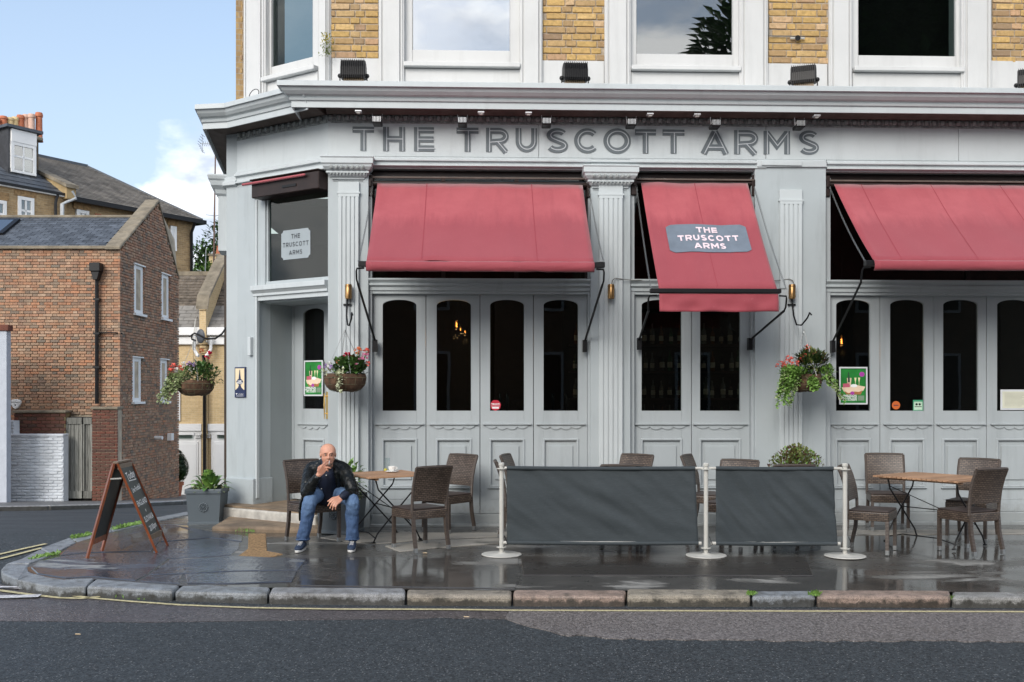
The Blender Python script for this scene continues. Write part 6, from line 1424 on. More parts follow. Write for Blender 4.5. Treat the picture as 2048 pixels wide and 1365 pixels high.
cg = MB(); c0_ = mouth+V((.0, -.014, .004)); c1_ = c0_+V((.008, -.072, -.022)); cg.tube([c0_, c1_], .0042, 8); o = cg.build('cigarette', PORC); tag(o, 'white cigarette held at the seated man\'s lips', 'cigarette')
# shirt, jacket, jeans, shoes
m = MB(); blob(m, [(V((-2.03, 10.93, .52)), .12, .10), (V((-2.02, 10.90, .64)), .125, .11), (V((-1.99, 10.80, .80)), .10, .10), (nb+V((0, -.055, -.02)), .075, .06), (nb+V((0, -.03, .035)), .062, .055)])
blob(m, [(nb+V((-.045, -.05, .02)), .018), (nb+V((-.05, -.02, .06)), .016), (nb+V((0, .03, .07)), .016), (nb+V((.05, -.02, .06)), .016), (nb+V((.045, -.05, .02)), .018)])
blob(m, [(wrR+V((.03, .04, .02)), .043), (wrR+V((.004, .0, .0)), .041)])
sh_ = fuse(m.build('shirt', SHIRT, man), .008)
for px_, py_, d_ in ((652.5, 951, 10.70), (650, 967, 10.76), (643, 987, 10.775), (643, 978, 10.775)): MB().ball(P3(px_, py_, d_), .0065, 8).build('button', PORC, sh_)
j_ = MB()
blob(j_, [(V((-2.05, 11.14, .50)), .19, .10), (V((-2.04, 11.12, .60)), .18, .12), (V((-2.02, 11.02, .76)), .175, .12), (V((-1.99, 10.94, .86)), .17, .105), (nb+V((0, .05, -.015)), .11, .07)], 16)
for s_, sh0, el, wr in ((-1, shL, elL, wrL), (1, shR, elR, wrR)):
    a_ = nb+V((s_*.05, .02, -.01))
    blob(j_, [(a_, .075, .07), (sh0+V((0, .01, 0)), .082, .08), (sh0.lerp(el, .5)+V((s_*.012, .0, 0)), .072, .07), (el+V((s_*.005, .015, -.01)), .066, .064), (el.lerp(wr, .5), .055, .052), (wr-(wr-el).normalized()*.035, .046, .044)], 14)
    # open front edge and collar
    blob(j_, [(V((-2.03+s_*.15, 10.90, .52)), .03, .05), (V((-2.02+s_*.135, 10.86, .66)), .035, .05), (V((-1.99+s_*.105, 10.765, .80)), .035, .045), (nb+V((s_*.075, -.055, -.02)), .03, .035), (nb+V((s_*.062, .0, .05)), .018, .03)], 10)
    blob(j_, [(V((-2.03+s_*.165, 10.98, .50)), .045, .07), (V((-2.02+s_*.155, 10.95, .62)), .05, .08), (V((-2.0+s_*.13, 10.85, .80)), .05, .06)], 10)
blob(j_, [(nb+V((-.07, -.0, .045)), .02), (nb+V((-.04, .06, .06)), .022), (nb+V((.04, .06, .06)), .022), (nb+V((.07, -.0, .045)), .02)])
jk = fuse(j_.build('leather_jacket', LEATH, man), .0075, 3, .4)
tx = bpy.data.textures.new('leather_folds', 'CLOUDS'); tx.noise_scale = .085; tx.noise_depth = 2
dm = jk.modifiers.new('folds', 'DISPLACE'); dm.texture = tx; dm.strength = .030; dm.mid_level = .5
m = MB(); blob(m, [(P3(607, 992, 10.75), .045, .02, (0, 1, 0)), (P3(601, 1010, 10.72), .05, .014), (P3(600, 1030, 10.70), .045, .012), (P3(599.5, 1041, 10.70), .02, .01)]); fuse(m.build('jacket_flap', LEATH, man), .006)
jn = MB()
for s_, hp_, kn_, an_ in ((-1, hipL, knL, anL), (1, hipR, knR, anR)):
    blob(jn, [(pel+V((s_*.06, .0, -.01)), .12, .10), (hp_, .105, .095), (hp_.lerp(kn_, .55)+V((0, 0, .01)), .09, .082), (kn_+V((0, .01, 0)), .076, .076), (kn_.lerp(an_, .35), .071, .072), (kn_.lerp(an_, .75), .066, .070), (an_+V((0, 0, .045)), .067, .074)], 16)
jn_ = fuse(jn.build('jeans', DENIM, man), .009, 3)
tx2 = bpy.data.textures.new('denim_folds', 'CLOUDS'); tx2.noise_scale = .06; dm = jn_.modifiers.new('folds', 'DISPLACE'); dm.texture = tx2; dm.strength = .022
for an_ in (anL, anR):
    m = MB(); m.tube([(an_.x+.0695*math.cos(a), an_.y+.078*math.sin(a), an_.z+.018+.004*math.sin(a*3)) for a in [2*math.pi*k/24 for k in range(25)]], .007, 6, cap=False); m.build('jeans_hem', DENIM, man)
for s_, an_ in ((-1, anL), (1, anR)):
    m = MB(); x_, y_ = an_.x-.008*0+s_*.002, an_.y
    tdir = V((-.10 if s_ < 0 else .05, -1, 0)).normalized()
    a_ = V((x_, y_, 0))
    blob(m, [(a_+V((0, .05, .052)), .034, .034), (a_+V((0, 0, .062)), .038, .042), (a_+tdir*.07+V((0, 0, .055)), .043, .036), (a_+tdir*.135+V((0, 0, .042)), .046, .028), (a_+tdir*.175+V((0, 0, .036)), .036, .022)], 14)
    sh = fuse(m.build('shoe', SHOE, man), .005)
    m = MB(); side = V((-tdir.y, tdir.x, 0)); pr_ = []
    for k in range(20):
        a = 2*math.pi*k/20; l = math.cos(a); w_ = math.sin(a); pp_ = a_+tdir*(.065+l*.145)+side*w_*(.040+.010*l); pr_.append((pp_.x, pp_.y))
    m.slab(pr_, .002, .026); m.build('sole', SOLE, sh, bevel=.004)
    for k in range(4):
        c_ = a_+tdir*(.06+.022*k)+V((0, 0, .094-.008*k)); MB().tube([c_-side*.02, c_+V((0, 0, .004)), c_+side*.02], .003, 5).build('lace', SOLE, sh)
# ================================================================ litter and weeds
def litter(name, px, py, lab, cat, mat, L=.035, r=.004, z=.004, g=None):
    p = G(px, py); a = rng.uniform(0, 3.1); dx = V((math.cos(a), math.sin(a)*.4, 0))*L/2; p.z += z+r; m = MB(); m.tube([p-dx, p+dx], r, 6); tag(m.build(name, mat), lab, cat, g)
BUTT = plain('cigarette_butt', (.65, .50, .32), .8, .1)
for px, py, l, z in ((573, 1209, 'pale cigarette butt in the gutter left of centre', -.09), (933, 1213, 'orange cigarette butt in the gutter by the pink kerb joint', -.09), (1172, 1215, 'orange cigarette butt in the gutter below the long pink kerbstone', -.09), (1548, 1216, 'cigarette butt in the gutter below the short blue grey kerbstone', -.09), (850, 1108, 'pale scrap by the near foot of the chair turned away', .004), (156, 1246, 'white scrap lying on the left of the road', -.09)):
    litter('cigarette_butt', px, py, l, 'cigarette butt', BUTT, z=z, L=.045)
def wisp(px, py, off, n, L, lab, w=.06):
    p = G(px, py, off); m = MB()
    for i in range(n): q = p+V((rng.gauss(0, w), rng.gauss(0, .02), 0)); m.leaf(q, (rng.uniform(-.8, .8), rng.uniform(-.6, .2), 1), (0, 1, 0), L*rng.uniform(.5, 1.2), L*.28)
    o = m.build('weed_tuft', LEAFS['bright_leaf'], kind='stuff'); tag(o, lab, 'weeds', 'green weeds in the kerb and step joints')
wisp(1502, 1190, .0, 60, .04, 'green weed in the joint left of the short blue grey kerbstone', .02); wisp(1631, 1192, .0, 60, .05, 'green weed in the joint right of the short blue grey kerbstone', .02); wisp(1902, 1200, -.03, 30, .04, 'green weed in the rightmost visible kerb joint', .015)
wisp(500, 1064, 0, 80, .05, 'green weed tuft at the foot of the lower step', .07); wisp(248, 1196, -.09, 40, .045, 'small weed at the foot of the curved kerb left'); wisp(292, 1199, -.09, 30, .04, 'smaller weed at the kerb foot right of the first', .04)
for a, b, n in (((62, 1120), (118, 1108), 60), ((144, 1078), (185, 1070), 90), ((225, 1060), (283, 1047), 110)):
    m = MB()
    for i in range(n*2):
        k = rng.random(); p = G(a[0]+(b[0]-a[0])*k, a[1]+(b[1]-a[1])*k+rng.uniform(-1.5, 1.5)); m.leaf(p, (rng.uniform(-1, 1), rng.uniform(-1, 1), .5), (0, 1, 0), .05, .018)
    o = m.build('moss_strip', LEAFS['bright_leaf'], kind='stuff'); tag(o, 'green moss strip %s along the corner kerb' % {60: 'nearest the bend', 90: 'in the middle', 110: 'farthest up'}[n], 'moss')
m = MB(); p = G(122, 1183, -.09)
for k in range(3): m.leaf(p+V((0, 0, .008)), (rng.uniform(-1, 1), -.3, .25), (0, 0, 1), .09, .06)
tag(m.build('fallen_leaf', plain('dry_leaf', (.40, .17, .05), .7, .3)), 'dry orange fallen leaf in the gutter at the corner', 'leaf')
# ================================================================ brick house across the side street
RB = bricks_rand('red_stock_bricks', [(0, (.37, .19, .11)), (.2, (.43, .265, .165)), (.36, (.24, .185, .135)), (.5, (.45, .29, .19)), (.62, (.38, .20, .125)), (.76, (.17, .15, .12)), (.9, (.46, .21, .11)), (1, (.42, .31, .22))], gran=6)
RBD = bricks_rand('dark_red_bricks', [(0, (.13, .045, .03)), (.3, (.10, .05, .035)), (.6, (.16, .05, .03)), (1, (.07, .04, .03))], gran=8)
MORR = plain('grey_lime_mortar', (.44, .37, .275), .9, .3, 3); MORD = plain('ochre_mortar', (.22, .17, .09), .9, .3, 5)
SLATE = plain('blue_slates', (.075, .085, .10), .55, .3, 3, .3, rand=.3, bscale=8); COPE = plain('lichen_stone_coping', (.20, .17, .125), .9, .4, 3, .8, bscale=12)
red = thing('brick_house', 'red brick mews house with slate roof and gable end across the side street', 'house', None, (-9.84, 25, -1.2))
yF = 25.0; xC = U(240)*yF
def zf(py, d=yF): return EYE+(HZ-py)/FPX*d
zEave = zf(495); ridge_y = 26.8; zRidge = zf(436, ridge_y); apY = 27.7; zAp = zf(404, apY); bkY = 29.4; zBk = zf(560, bkY); xl = -16
sl_ = (zAp-zEave)/(apY-yF)
xG = lambda y: xC+.004*(y-yF)          # the gable runs almost straight away from us
m = MB(); m.box(xl, xC-.05, yF+.04, yF+.4, -1.7, zEave-.02); m.build('front_wall', MORR, red)
m = MB(); gp = [(yF+.05, -2.2), (bkY, -2.2), (bkY, zBk), (bkY-.25, zf(480, bkY-.25)), (apY, zAp-.06), (yF+.05, zEave-.03)]
m.add([(xG(y)-.05, y, z) for y, z in gp]+[(xG(y)-.4, y, z) for y, z in gp], [list(range(6)), list(range(11, 5, -1))]+[(i, i+6, (i+1) % 6+6, (i+1) % 6) for i in range(6)]); m.build('gable_wall', MORR, red)
def zroofline(y): return zEave+sl_*(y-yF) if y < apY else zAp-(zAp-zBk)*(y-apY)/(bkY-apY)
wins = [(270, 528, 288, 626), (325, 547, 339, 636), (267, 715, 284, 804), (322, 719, 336, 803)]
def gy(px): # depth at which the gable plane is seen in column px
    u = U(px); return (xC-.004*yF)/(u-.004)
holes = []
for a, t0, b, b0 in wins:
    ya, yb = gy(a-1), gy(b+1); ym = (ya+yb)/2; holes.append((min(ya, yb), max(ya, yb), zf(b0, ya), zf(t0, ya)))
cs = .0725; n_ind = 0; rest = MB(); rr = []; allb = []
z = -1.6; r_ = 0
while z < zEave-.03:
    x = xC-.0; k = 1; first = True
    if r_ % 2: allb.append(('f', x-.155, x, z)); x -= .166
    while x > xl:
        L = (.215 if (k % 2) else .1025)*rng.uniform(.97, 1.03); a = x-L
        if not (z < zf(833) and U(121)*yF < (a+x)/2 < U(184)*yF): allb.append(('f', a, x, z))
        x = a-.011; k += 1
    z += cs; r_ += 1
# gable bricks
z = -2.1; r_ = 0
while z < zAp:
    y = yF+(0 if r_ % 2 else .166); k = 1
    if not r_ % 2: allb.append(('g', yF, yF+.155, z)) if z < zEave-.1 else None
    while y < bkY:
        L = (.215 if (k % 2) else .1025)*rng.uniform(.97, 1.03); b = y+L; b = bkY-.002 if bkY-.12 < b else b; ym = (y+b)/2
        if z+cs < zroofline(ym)-.02 and b < bkY:
            seg = [(y, b)]
            for h0, h1, h2, h3 in holes:
                if h2-.04 < z < h3: seg = [s_ for a_, c_ in seg for s_ in ((a_, min(c_, h0)), (max(a_, h1), c_)) if s_[1]-s_[0] > .03]
            for a_, c_ in seg: allb.append(('g', a_, c_, z))
        y = b+.011; k += 1
    z += cs; r_ += 1
# the 300 largest in view become single bricks: the front stretchers nearest the corner at mid height
fr_ = [q for q in allb if q[0] == 'f' and q[2]-q[1] > .18 and q[1] > U(20)*yF and .2 < q[3] < 3.4]; rng.shuffle(fr_); single = set(map(id, fr_[:300]))
bmesh_cache = {}
for q in allb:
    if q[0] == 'f': 
        d = rng.uniform(0, .012); bx = (q[1], q[2], yF-.004+d, yF+.045, q[3], q[3]+cs-.015)
        if id(q) in single:
            kk = rng.randrange(6)
            if kk not in bmesh_cache: b_ = MB().box(-.1045, .1045, 0, .05, 0, cs-.015).build('brick', RB, red, bevel=.006); b_.data.transform(Matrix.Translation(OFF[red.name])); bmesh_cache[kk] = b_
            else: b_ = bmesh_cache[kk].copy(); COL.objects.link(b_); b_.parent = red
            b_.location = Vector(((q[1]+q[2])/2, yF-.004+d, q[3]))-OFF[red.name]; continue
        rest.box(*bx)
    else:
        d = rng.uniform(0, .012); ym = (q[1]+q[2])/2; rest.box(xG(ym)-.05, xG(ym)-d, q[1], q[2], q[3], q[3]+cs-.015)
    c_ = rng.random(); rr += [c_]*8
o = rest.build('brickwork', RB, red, kind='stuff'); at = o.data.attributes.new('rnd', 'FLOAT', 'POINT'); at.data.foreach_set('value', rr)
# windows in the gable
for h0, h1, h2, h3 in holes:
    x = xG(h0); m = MB(); m.box(x-.12, x-.02, h0, h0+.16, h2, h3); m.box(x-.12, x-.04, h1-.16, h1, h2, h3); m.box(x-.12, x-.04, h0+.16, h1-.16, h3-.10, h3); m.box(x-.12, x-.04, h0+.16, h1-.16, h2, h2+.10); m.box(x-.12, x-.05, h0+.16, h1-.16, (h2+h3)/2-.03, (h2+h3)/2+.03); m.box(x-.12, x-.06, (h0+h1)/2-.02, (h0+h1)/2+.02, h2+.06, h3-.06)
    w_ = m.build('window', WHITE2, red); MB().box(x-.11, x-.10, h0+.04, h1-.04, h2+.04, h3-.04).build('pane', GLASS, w_); MB().box(x-.12, x+.06, h0-.06, h1+.06, h2-.06, h2).build('sill', WHITE2, w_); MB().box(x-.02, x+.02, h0-.04, h1+.06, h3, h3+.03).build('head_board', WHITE2, w_)
# roof: slates laid course by course
nx_ = 0; sr = MB(); slen = math.hypot(ridge_y-yF, zRidge-zEave); nC = 15; dirs = Vector((0, ridge_y-yF, zRidge-zEave)).normalized(); nrm_ = Vector((0, -dirs.z, dirs.y)); cnt = 0
for i in range(nC):
    x = xC-.28-(.13 if i % 2 else 0); p0 = Vector((0, yF-.03, zEave-.0))+dirs*slen*i/nC
    while x > xl:
        a, b = x-.25, x; q0 = p0+nrm_*.016+dirs*rng.uniform(-.006, .006); q1 = p0+dirs*slen*1.7/nC+nrm_*.002; th = nrm_*.010
        vv = [V((a+.004, q0.y, q0.z)), V((b-.004, q0.y, q0.z)), V((b-.004, q1.y, q1.z)), V((a+.004, q1.y, q1.z))]; vv += [v+th for v in vv]; fs = [(0, 3, 2, 1), (4, 5, 6, 7), (0, 1, 5, 4), (1, 2, 6, 5), (2, 3, 7, 6), (3, 0, 4, 7)]
        if cnt < 300 and b > U(-5)*yF: MB().add(vv, fs).build('slate', SLATE, red); cnt += 1
        else: sr.add(vv, fs)
        x -= .255
if sr.v: sr.build('far_slates', SLATE, red, kind='stuff')
m = MB(); m.add([(xl, yF, zEave-.02), (xC-.3, yF, zEave-.02), (xC-.3, ridge_y, zRidge-.02), (xl, ridge_y, zRidge-.02), (xl, ridge_y+3, zEave), (xC-.3, ridge_y+3, zEave)], [(0, 1, 2, 3), (3, 2, 5, 4)]); m.build('roof_deck', COPE, red)
m = MB(); m.box(xl, xC-.28, ridge_y-.1, ridge_y+.1, zRidge-.02, zRidge+.06); m.build('ridge', COPE, red, bevel=.02)
m = MB(); m.box(xl, xC+.02, yF-.08, yF+.02, zEave-.05, zEave+.03); m.build('eaves_coping', COPE, red, bevel=.01)
# gable copings stone by stone
n = 7
for i in range(n):
    ya, yb = yF-.1+(apY-yF+.1)*i/n+.005, yF-.1+(apY-yF+.1)*(i+1)/n-.005; za, zb__ = zEave+sl_*(ya-yF), zEave+sl_*(yb-yF); m = MB()
    vs = [(xC-.36, ya, za-.02), (xC+.04, ya, za-.02), (xC+.04, yb, zb__-.02), (xC-.36, yb, zb__-.02)]; vs += [(x_, y_, z_+.09) for x_, y_, z_ in vs]
    m.add(vs, [(0, 3, 2, 1), (4, 5, 6, 7), (0, 1, 5, 4), (1, 2, 6, 5), (2, 3, 7, 6), (3, 0, 4, 7)]); m.build('coping_stone', COPE, red, bevel=.02)
m = MB(); vs = [(xC-.36, apY, zAp-.02), (xC+.03, apY, zAp-.02), (xC+.03, bkY, zBk), (xC-.36, bkY, zBk)]; vs += [(a, b, c+.07) for a, b, c in vs]; m.add(vs, [(0, 3, 2, 1), (4, 5, 6, 7), (0, 1, 5, 4), (1, 2, 6, 5), (2, 3, 7, 6), (3, 0, 4, 7)]); m.build('coping_stone', COPE, red, bevel=.01)
# skylight, downpipe, alarm, vents
m = MB(); sxa, sxb = U(-40)*26, U(22)*26; a_ = Vector((0, yF, zEave))+dirs*slen*.35; b_ = Vector((0, yF, zEave))+dirs*slen*.85
def slab4(m, x0, x1, a, b, n0, n1): vs = [(x, p.y, p.z) for n_ in (n0, n1) for x, p in ((x0, a+nrm_*n_), (x1, a+nrm_*n_), (x1, b+nrm_*n_), (x0, b+nrm_*n_))]; m.add(vs, [(0, 3, 2, 1), (4, 5, 6, 7), (0, 1, 5, 4), (1, 2, 6, 5), (2, 3, 7, 6), (3, 0, 4, 7)])
slab4(m, sxa, sxb, a_, b_, .0, .10); sk = m.build('skylight', BLACK, red); m = MB(); slab4(m, sxa+.1, sxb-.12, a_+dirs*.1, b_-dirs*.1, .10, .104); m.build('skylight_pane', GLASSB, sk)
px_ = U(197)*yF; t = thing('downpipe', 'black downpipe with a box hopper head on the red brick wall', 'drainpipe', None, (px_, yF-.08, 0))
MB().tube([(px_, yF-.10, zf(560)), (px_, yF-.10, zf(808))], .05, 8).build('pipe', BLACK, t); m = MB(); m.box(px_-.13, px_+.13, yF-.26, yF-.01, zf(545), zf(528)); m.prism([(px_-.11, zf(545)), (px_+.11, zf(545)), (px_+.05, zf(562)), (px_-.05, zf(562))], yF-.22, yF-.02); m.build('hopper_head', BLACK, t, bevel=.01)
for py_ in (600, 668, 735): MB().box(px_-.075, px_+.075, yF-.15, yF-.02, zf(py_)-.025, zf(py_)+.025).build('pipe_clamp', BLACK, t)
MB().tube([(px_, yF-.06, zf(666)), (xC-.1, yF-.06, zf(666)), (xC+.02, yF+.1, zf(667))], .015, 5).build('side_pipe', BLACK, t)
ax_, az_ = U(34)*yF, zf(808); t = thing('burglar_alarm', 'white shield shaped alarm box on the red brick wall above the painted wall', 'alarm box', None, (ax_, yF-.1, az_))
m = MB(); m.prism([(ax_+a*.125, az_+b*.125) for a, b in ((-1, .45), (-.8, .75), (-.4, .85), (0, .9), (.4, .85), (.8, .75), (1, .45), (.9, -.1), (.5, -.75), (.1, -1.05), (-.1, -1.05), (-.5, -.75), (-.9, -.1))], yF-.09, yF-.0); m.build('cover', WHITE2, t, bevel=.012)
text('lettering', 'BANHAM', .05, BLACK, t, Matrix.Translation((ax_, yF-.092, az_+.035)) @ RX); MB().ball((ax_, yF-.09, az_-.03), (.018, .01, .022), 8).build('emblem', BLACK, t)
for px_, py_, k in ((310, 876, 1), (337, 874, 0)):
    yy = gy(px_); x = xG(yy); z_ = zf(py_, yy); m = MB(); (m.tube([(x, yy, z_), (x+.22, yy-.05, z_)], .05, 8) if k else m.box(x, x+.12, yy-.1, yy+.1, z_-.1, z_+.1)); o = m.build('wall_vent', WHITE2); tag(o, 'white flue pipe sticking out low on the gable wall' if k else 'small white vent cowl low on the gable wall', 'vent')
# low walls, gate
yW = 24.6; dw = thing('garden_wall', 'dark red brick garden wall with stone coping beside the plank gate', 'wall', None, (U(80)*yW, yW, -1))
def bwall(par, x0, x1, z0, z1, mat, mort, y0=yW, cs=.078, coping=True, cmat=None):
    m = MB(); m.box(x0+.015, x1-.015, y0+.02, y0+.3, z0, z1); m.build('mortar_core', mort, par); z = z0; r_ = 0; c = 0; rs = MB(); ra = []
    while z+cs < z1+.02:
        x = x0-(.11 if r_ % 2 else 0)
        while x < x1:
            a, b = max(x, x0), min(x+.215, x1)
            if b-a > .03:
                if c < 250: MB().box(a, b, y0-rng.uniform(0, .008), y0+.03, z, z+cs-.012).build('brick', mat, par, bevel=.006); c += 1
                else: rs.box(a, b, y0-rng.uniform(0, .008), y0+.03, z, z+cs-.012); ra += [rng.random()]*8
            x += .226
        z += cs; r_ += 1
    if rs.v: o = rs.build('more_bricks', mat, par, kind='stuff'); at = o.data.attributes.new('rnd', 'FLOAT', 'POINT'); at.data.foreach_set('value', ra)
    if coping: MB().box(x0-.02, x1+.02, y0-.05, y0+.35, z1, z1+.06).build('coping', cmat or COPE, par, bevel=.01)
def zw(py): return zf(py, yW)
bwall(dw, U(28)*yW, U(131)*yW, zw(905), zw(826), RBD, MORD, cs=.088)
dw2 = thing('brick_pier', 'short red brick pier wall between the plank gate and the gable corner', 'wall', None, (U(210)*yW, yW, -1)); bwall(dw2, U(184)*yW, U(235)*yW, zw(1008), zw(819), RBD, MORR, cs=.075)
PW = plain('white_painted_brick', (.60, .63, .66), .7, .15, 3, .4, bscale=12, rand=.06)
ww = thing('painted_wall', 'white painted uneven brick wall with a stepped top at the left edge', 'wall', None, (U(60)*yW, 24.2, -1)); yv = 24.25
z0, x0, x1 = zf(1010, yv), U(6)*yv, U(126)*yv; MB().box(x0, x1, yv+.02, yv+.3, z0, zf(872, yv)).build('mortar_core', PW, ww); MB().box(x0, U(27)*yv, yv+.02, yv+.3, zf(872, yv), zf(842, yv)).build('mortar_core', PW, ww)
z = z0; r_ = 0; c = 0; rs = MB()
while z < zf(844, yv):
    x = x0-(.11 if r_ % 2 else 0); xe = x1 if z < zf(874, yv) else U(27)*yv
    while x < xe:
        a, b = max(x, x0), min(x+.215, xe); d = rng.uniform(-.004, .010)
        if b-a > .03:
            if c < 300: MB().box(a, b, yv-d, yv+.03, z+rng.uniform(-.004, .004), z+.066).build('brick', PW, ww, bevel=.012, jit=.006); c += 1
            else: rs.box(a, b, yv-d, yv+.03, z, z+.066)
        x += .222
    z += .074; r_ += 1
if rs.v: rs.build('more_bricks', PW, ww, kind='stuff', bevel=.01)
MB().box(x0-.02, x1+.01, yv-.02, yv+.3, zf(873, yv), zf(869, yv)).build('rendered_top', PW, ww, bevel=.01, jit=.01)
yl = 23.2; t = thing('rendered_pier', 'pale rendered pier with a dark brick cap cut off by the left edge', 'pier', None, (U(0)*yl, yl, -1))
MB().box(U(-160)*yl, U(13)*yl, yl, yl+.2, zf(1020, yl), zf(662, yl)).build('pier_body', plain('pale_blue_render', (.42, .45, .50), .8, .08), t); MB().box(U(-160)*yl, U(18)*yl, yl-.04, yl+.2, zf(662, yl), zf(650, yl)).build('brick_cap', RBD, t, bevel=.01)
gt = thing('plank_gate', 'tall weathered grey plank gate in the brick wall', 'gate', None, (U(155)*yW, yW+.1, -1)); gz0, gz1 = zw(998), zw(836); xs_ = [U(p)*yW for p in (130, 137, 145, 153, 161)]
for a, b in zip(xs_[:-1], xs_[1:]): MB().box(a+.004, b-.004, yW+.10, yW+.13, gz0, gz1-.02).build('plank', GATEW, gt, bevel=.003)
for a, b in ((130, 161), (164, 181)):
    for q0, q1 in ((gz1-.16, gz1), (gz0, gz0+.18)): MB().box(U(a)*yW, U(b)*yW, yW+.07, yW+.10, q0, q1).build('rail', GATEW, gt, bevel=.003)
    for c in (a, b): MB().box(U(c)*yW-.03, U(c)*yW+.03, yW+.065, yW+.10, gz0+.18, gz1-.16).build('stile', GATEW, gt, bevel=.003)
for a, b in ((164, 172), (172, 181)): MB().box(U(a)*yW+.004, U(b)*yW-.004, yW+.11, yW+.14, gz0, gz1).build('plank', GATEW, gt, bevel=.003)
MB().box(U(126)*yW, U(186)*yW, yW+.2, yW+.3, gz0-.2, gz1+.02).build('backing', DARK, gt)
# ================================================================ yellow brick terrace behind
YBK = brickmat('terrace_stock_brick', ((.44, .30, .15), (.30, .20, .10), (.20, .14, .08)), (.42, .34, .22), soot=.3); TILE = plain('brown_roof_slates', (.17, .15, .125), .8, .35, 1.5, .4, rand=.25, bscale=6); LEAD = plain('lead_grey', (.06, .07, .085), .5, .25); DKS = plain('dark_tile_hanging', (.035, .037, .042), .5, .3, rand=.3)
B = Frame(-17, 33, 57)
tr = thing('terrace_house', 'yellow brick terrace house with a slate hung dormer and chimney pots far left', 'house', B.M, (0, 0, -2))
zg0 = B.z(60, 381); xa_, xb_ = B.x(-160), B.x(133)
MB().box(xa_, xb_, 0, .3, -3, zg0).build('wall', YBK, tr); MB().box(xa_, xb_, -.12, .0, zg0-.04, zg0+.06).build('gutter', WHITE2, tr); MB().box(xa_, xb_, -.16, -.12, zg0+.0, zg0+.09).build('gutter_edge', BLACK, tr)
def roofplane(par, x0, x1, y0, z0, y1, z1, mat, name, n=8, w=.3, x1f=None, x0f=None, cap=300):
    dl = Vector((0, y1-y0, z1-z0)); L = dl.length; dn = dl.normalized(); nn_ = Vector((0, -dn.z, dn.y)); st_ = MB(); c = 0
    for i in range(n):
        k = i/n; xa = x0 if x0f is None else x0f(k); xb = x1 if x1f is None else x1f(k); x = xa-(w/2 if i % 2 else 0); p = Vector((0, y0, z0))+dn*L*k; q = p+dn*L/n*1.5
        while x < xb:
            a, b = max(x, xa)+.006, min(x+w, xb)-.006
            if b > a+.03:
                u = nn_*.03; vs = [(a, p.y+u.y, p.z+u.z), (b, p.y+u.y, p.z+u.z), (b, q.y, q.z), (a, q.y, q.z), (a, p.y, p.z), (b, p.y, p.z)]
                fs = [(0, 1, 2, 3), (4, 5, 1, 0)]
                if c < cap: MB().add(vs, fs).build(name, mat, par); c += 1
                else: st_.add(vs, fs)
            x += w
    if st_.v: st_.build(name+'_courses', mat, par, kind='stuff')
zr_ = B.z(92, 318, 4.2)
MB().add([(xa_, 0, zg0), (xb_, 0, zg0), (xb_, 3.6, zg0+2.2), (xa_, 3.6, zg0+2.2)], [(0, 1, 2, 3)]).build('roof_deck', LEAD, tr)
roofplane(tr, xa_, xb_-.1, -.1, zg0+.04, 3.6, zg0+2.25, SLATE, 'slate', 10, .45, cap=200)
# party parapet
pz = [(-.25, zg0-.1), (-.25, B.z(135, 392)+.25), (3.3, B.z(82, 337, 3.0)+.2), (3.3, zg0-.1)]
m = MB(); m.add([(x, y, z) for x in (xb_-.15, xb_+.2) for y, z in pz], [(3, 2, 1, 0), (4, 5, 6, 7), (0, 1, 5, 4), (1, 2, 6, 5), (2, 3, 7, 6), (3, 0, 4, 7)]); m.build('parapet_wall', plain('ochre_render', (.36, .26, .13), .9, .35, 2), tr)
m = MB(); q = [(-.32, pz[1][1]-.02), (-.32, pz[1][1]+.10), (3.3, pz[2][1]+.10), (3.3, pz[2][1]-.02)]; m.add([(x, y, z) for x in (xb_-.22, xb_+.27) for y, z in q], [(3, 2, 1, 0), (4, 5, 6, 7), (0, 1, 5, 4), (1, 2, 6, 5), (2, 3, 7, 6), (3, 0, 4, 7)]); m.build('parapet_coping', COPE, tr)
# windows
def bwin(par, fr, a, b, t, bt, arch=True, ly=0, open_=False):
    x0, x1 = fr.x(a, ly), fr.x(b, ly); z1, z0 = fr.z((a+b)/2, t, ly), fr.z((a+b)/2, bt, ly); m = MB(); w = .07
    m.box(x0, x0+w*1.6, ly-.05, ly+.05, z0, z1); m.box(x1-w*1.6, x1, ly-.05, ly+.05, z0, z1); m.box(x0, x1, ly-.045, ly+.05, z1-w*1.6, z1); m.box(x0, x1, ly-.06, ly+.05, z0-.08, z0); m.box((x0+x1)/2-.03, (x0+x1)/2+.03, ly-.03, ly+.05, z0, z1); m.box(x0, x1, ly-.03, ly+.05, (z0+z1)/2-.035, (z0+z1)/2+.035)
    f = m.build('window', WHITE2, par); MB().box(x0, x1, ly-.012, ly-.005, z0, z1).build('pane', GLASSM, f); MB().box((x0+x1)/2, x1, ly-.003, ly-.001, z0, z1).build('curtain', WHITE2, f)
    if arch: MB().box(x0-.1, x1+.1, ly-.02, ly, z1+.02, z1+.28).build('brick_lintel', plain('lintel_brick', (.30, .19, .09), .9, .4, 12) if 'lintel_brick' not in MAT else MAT['lintel_brick'], f)
bwin(tr, B, 35, 67, 395, 450); bwin(tr, B, -25, 12, 400, 455)
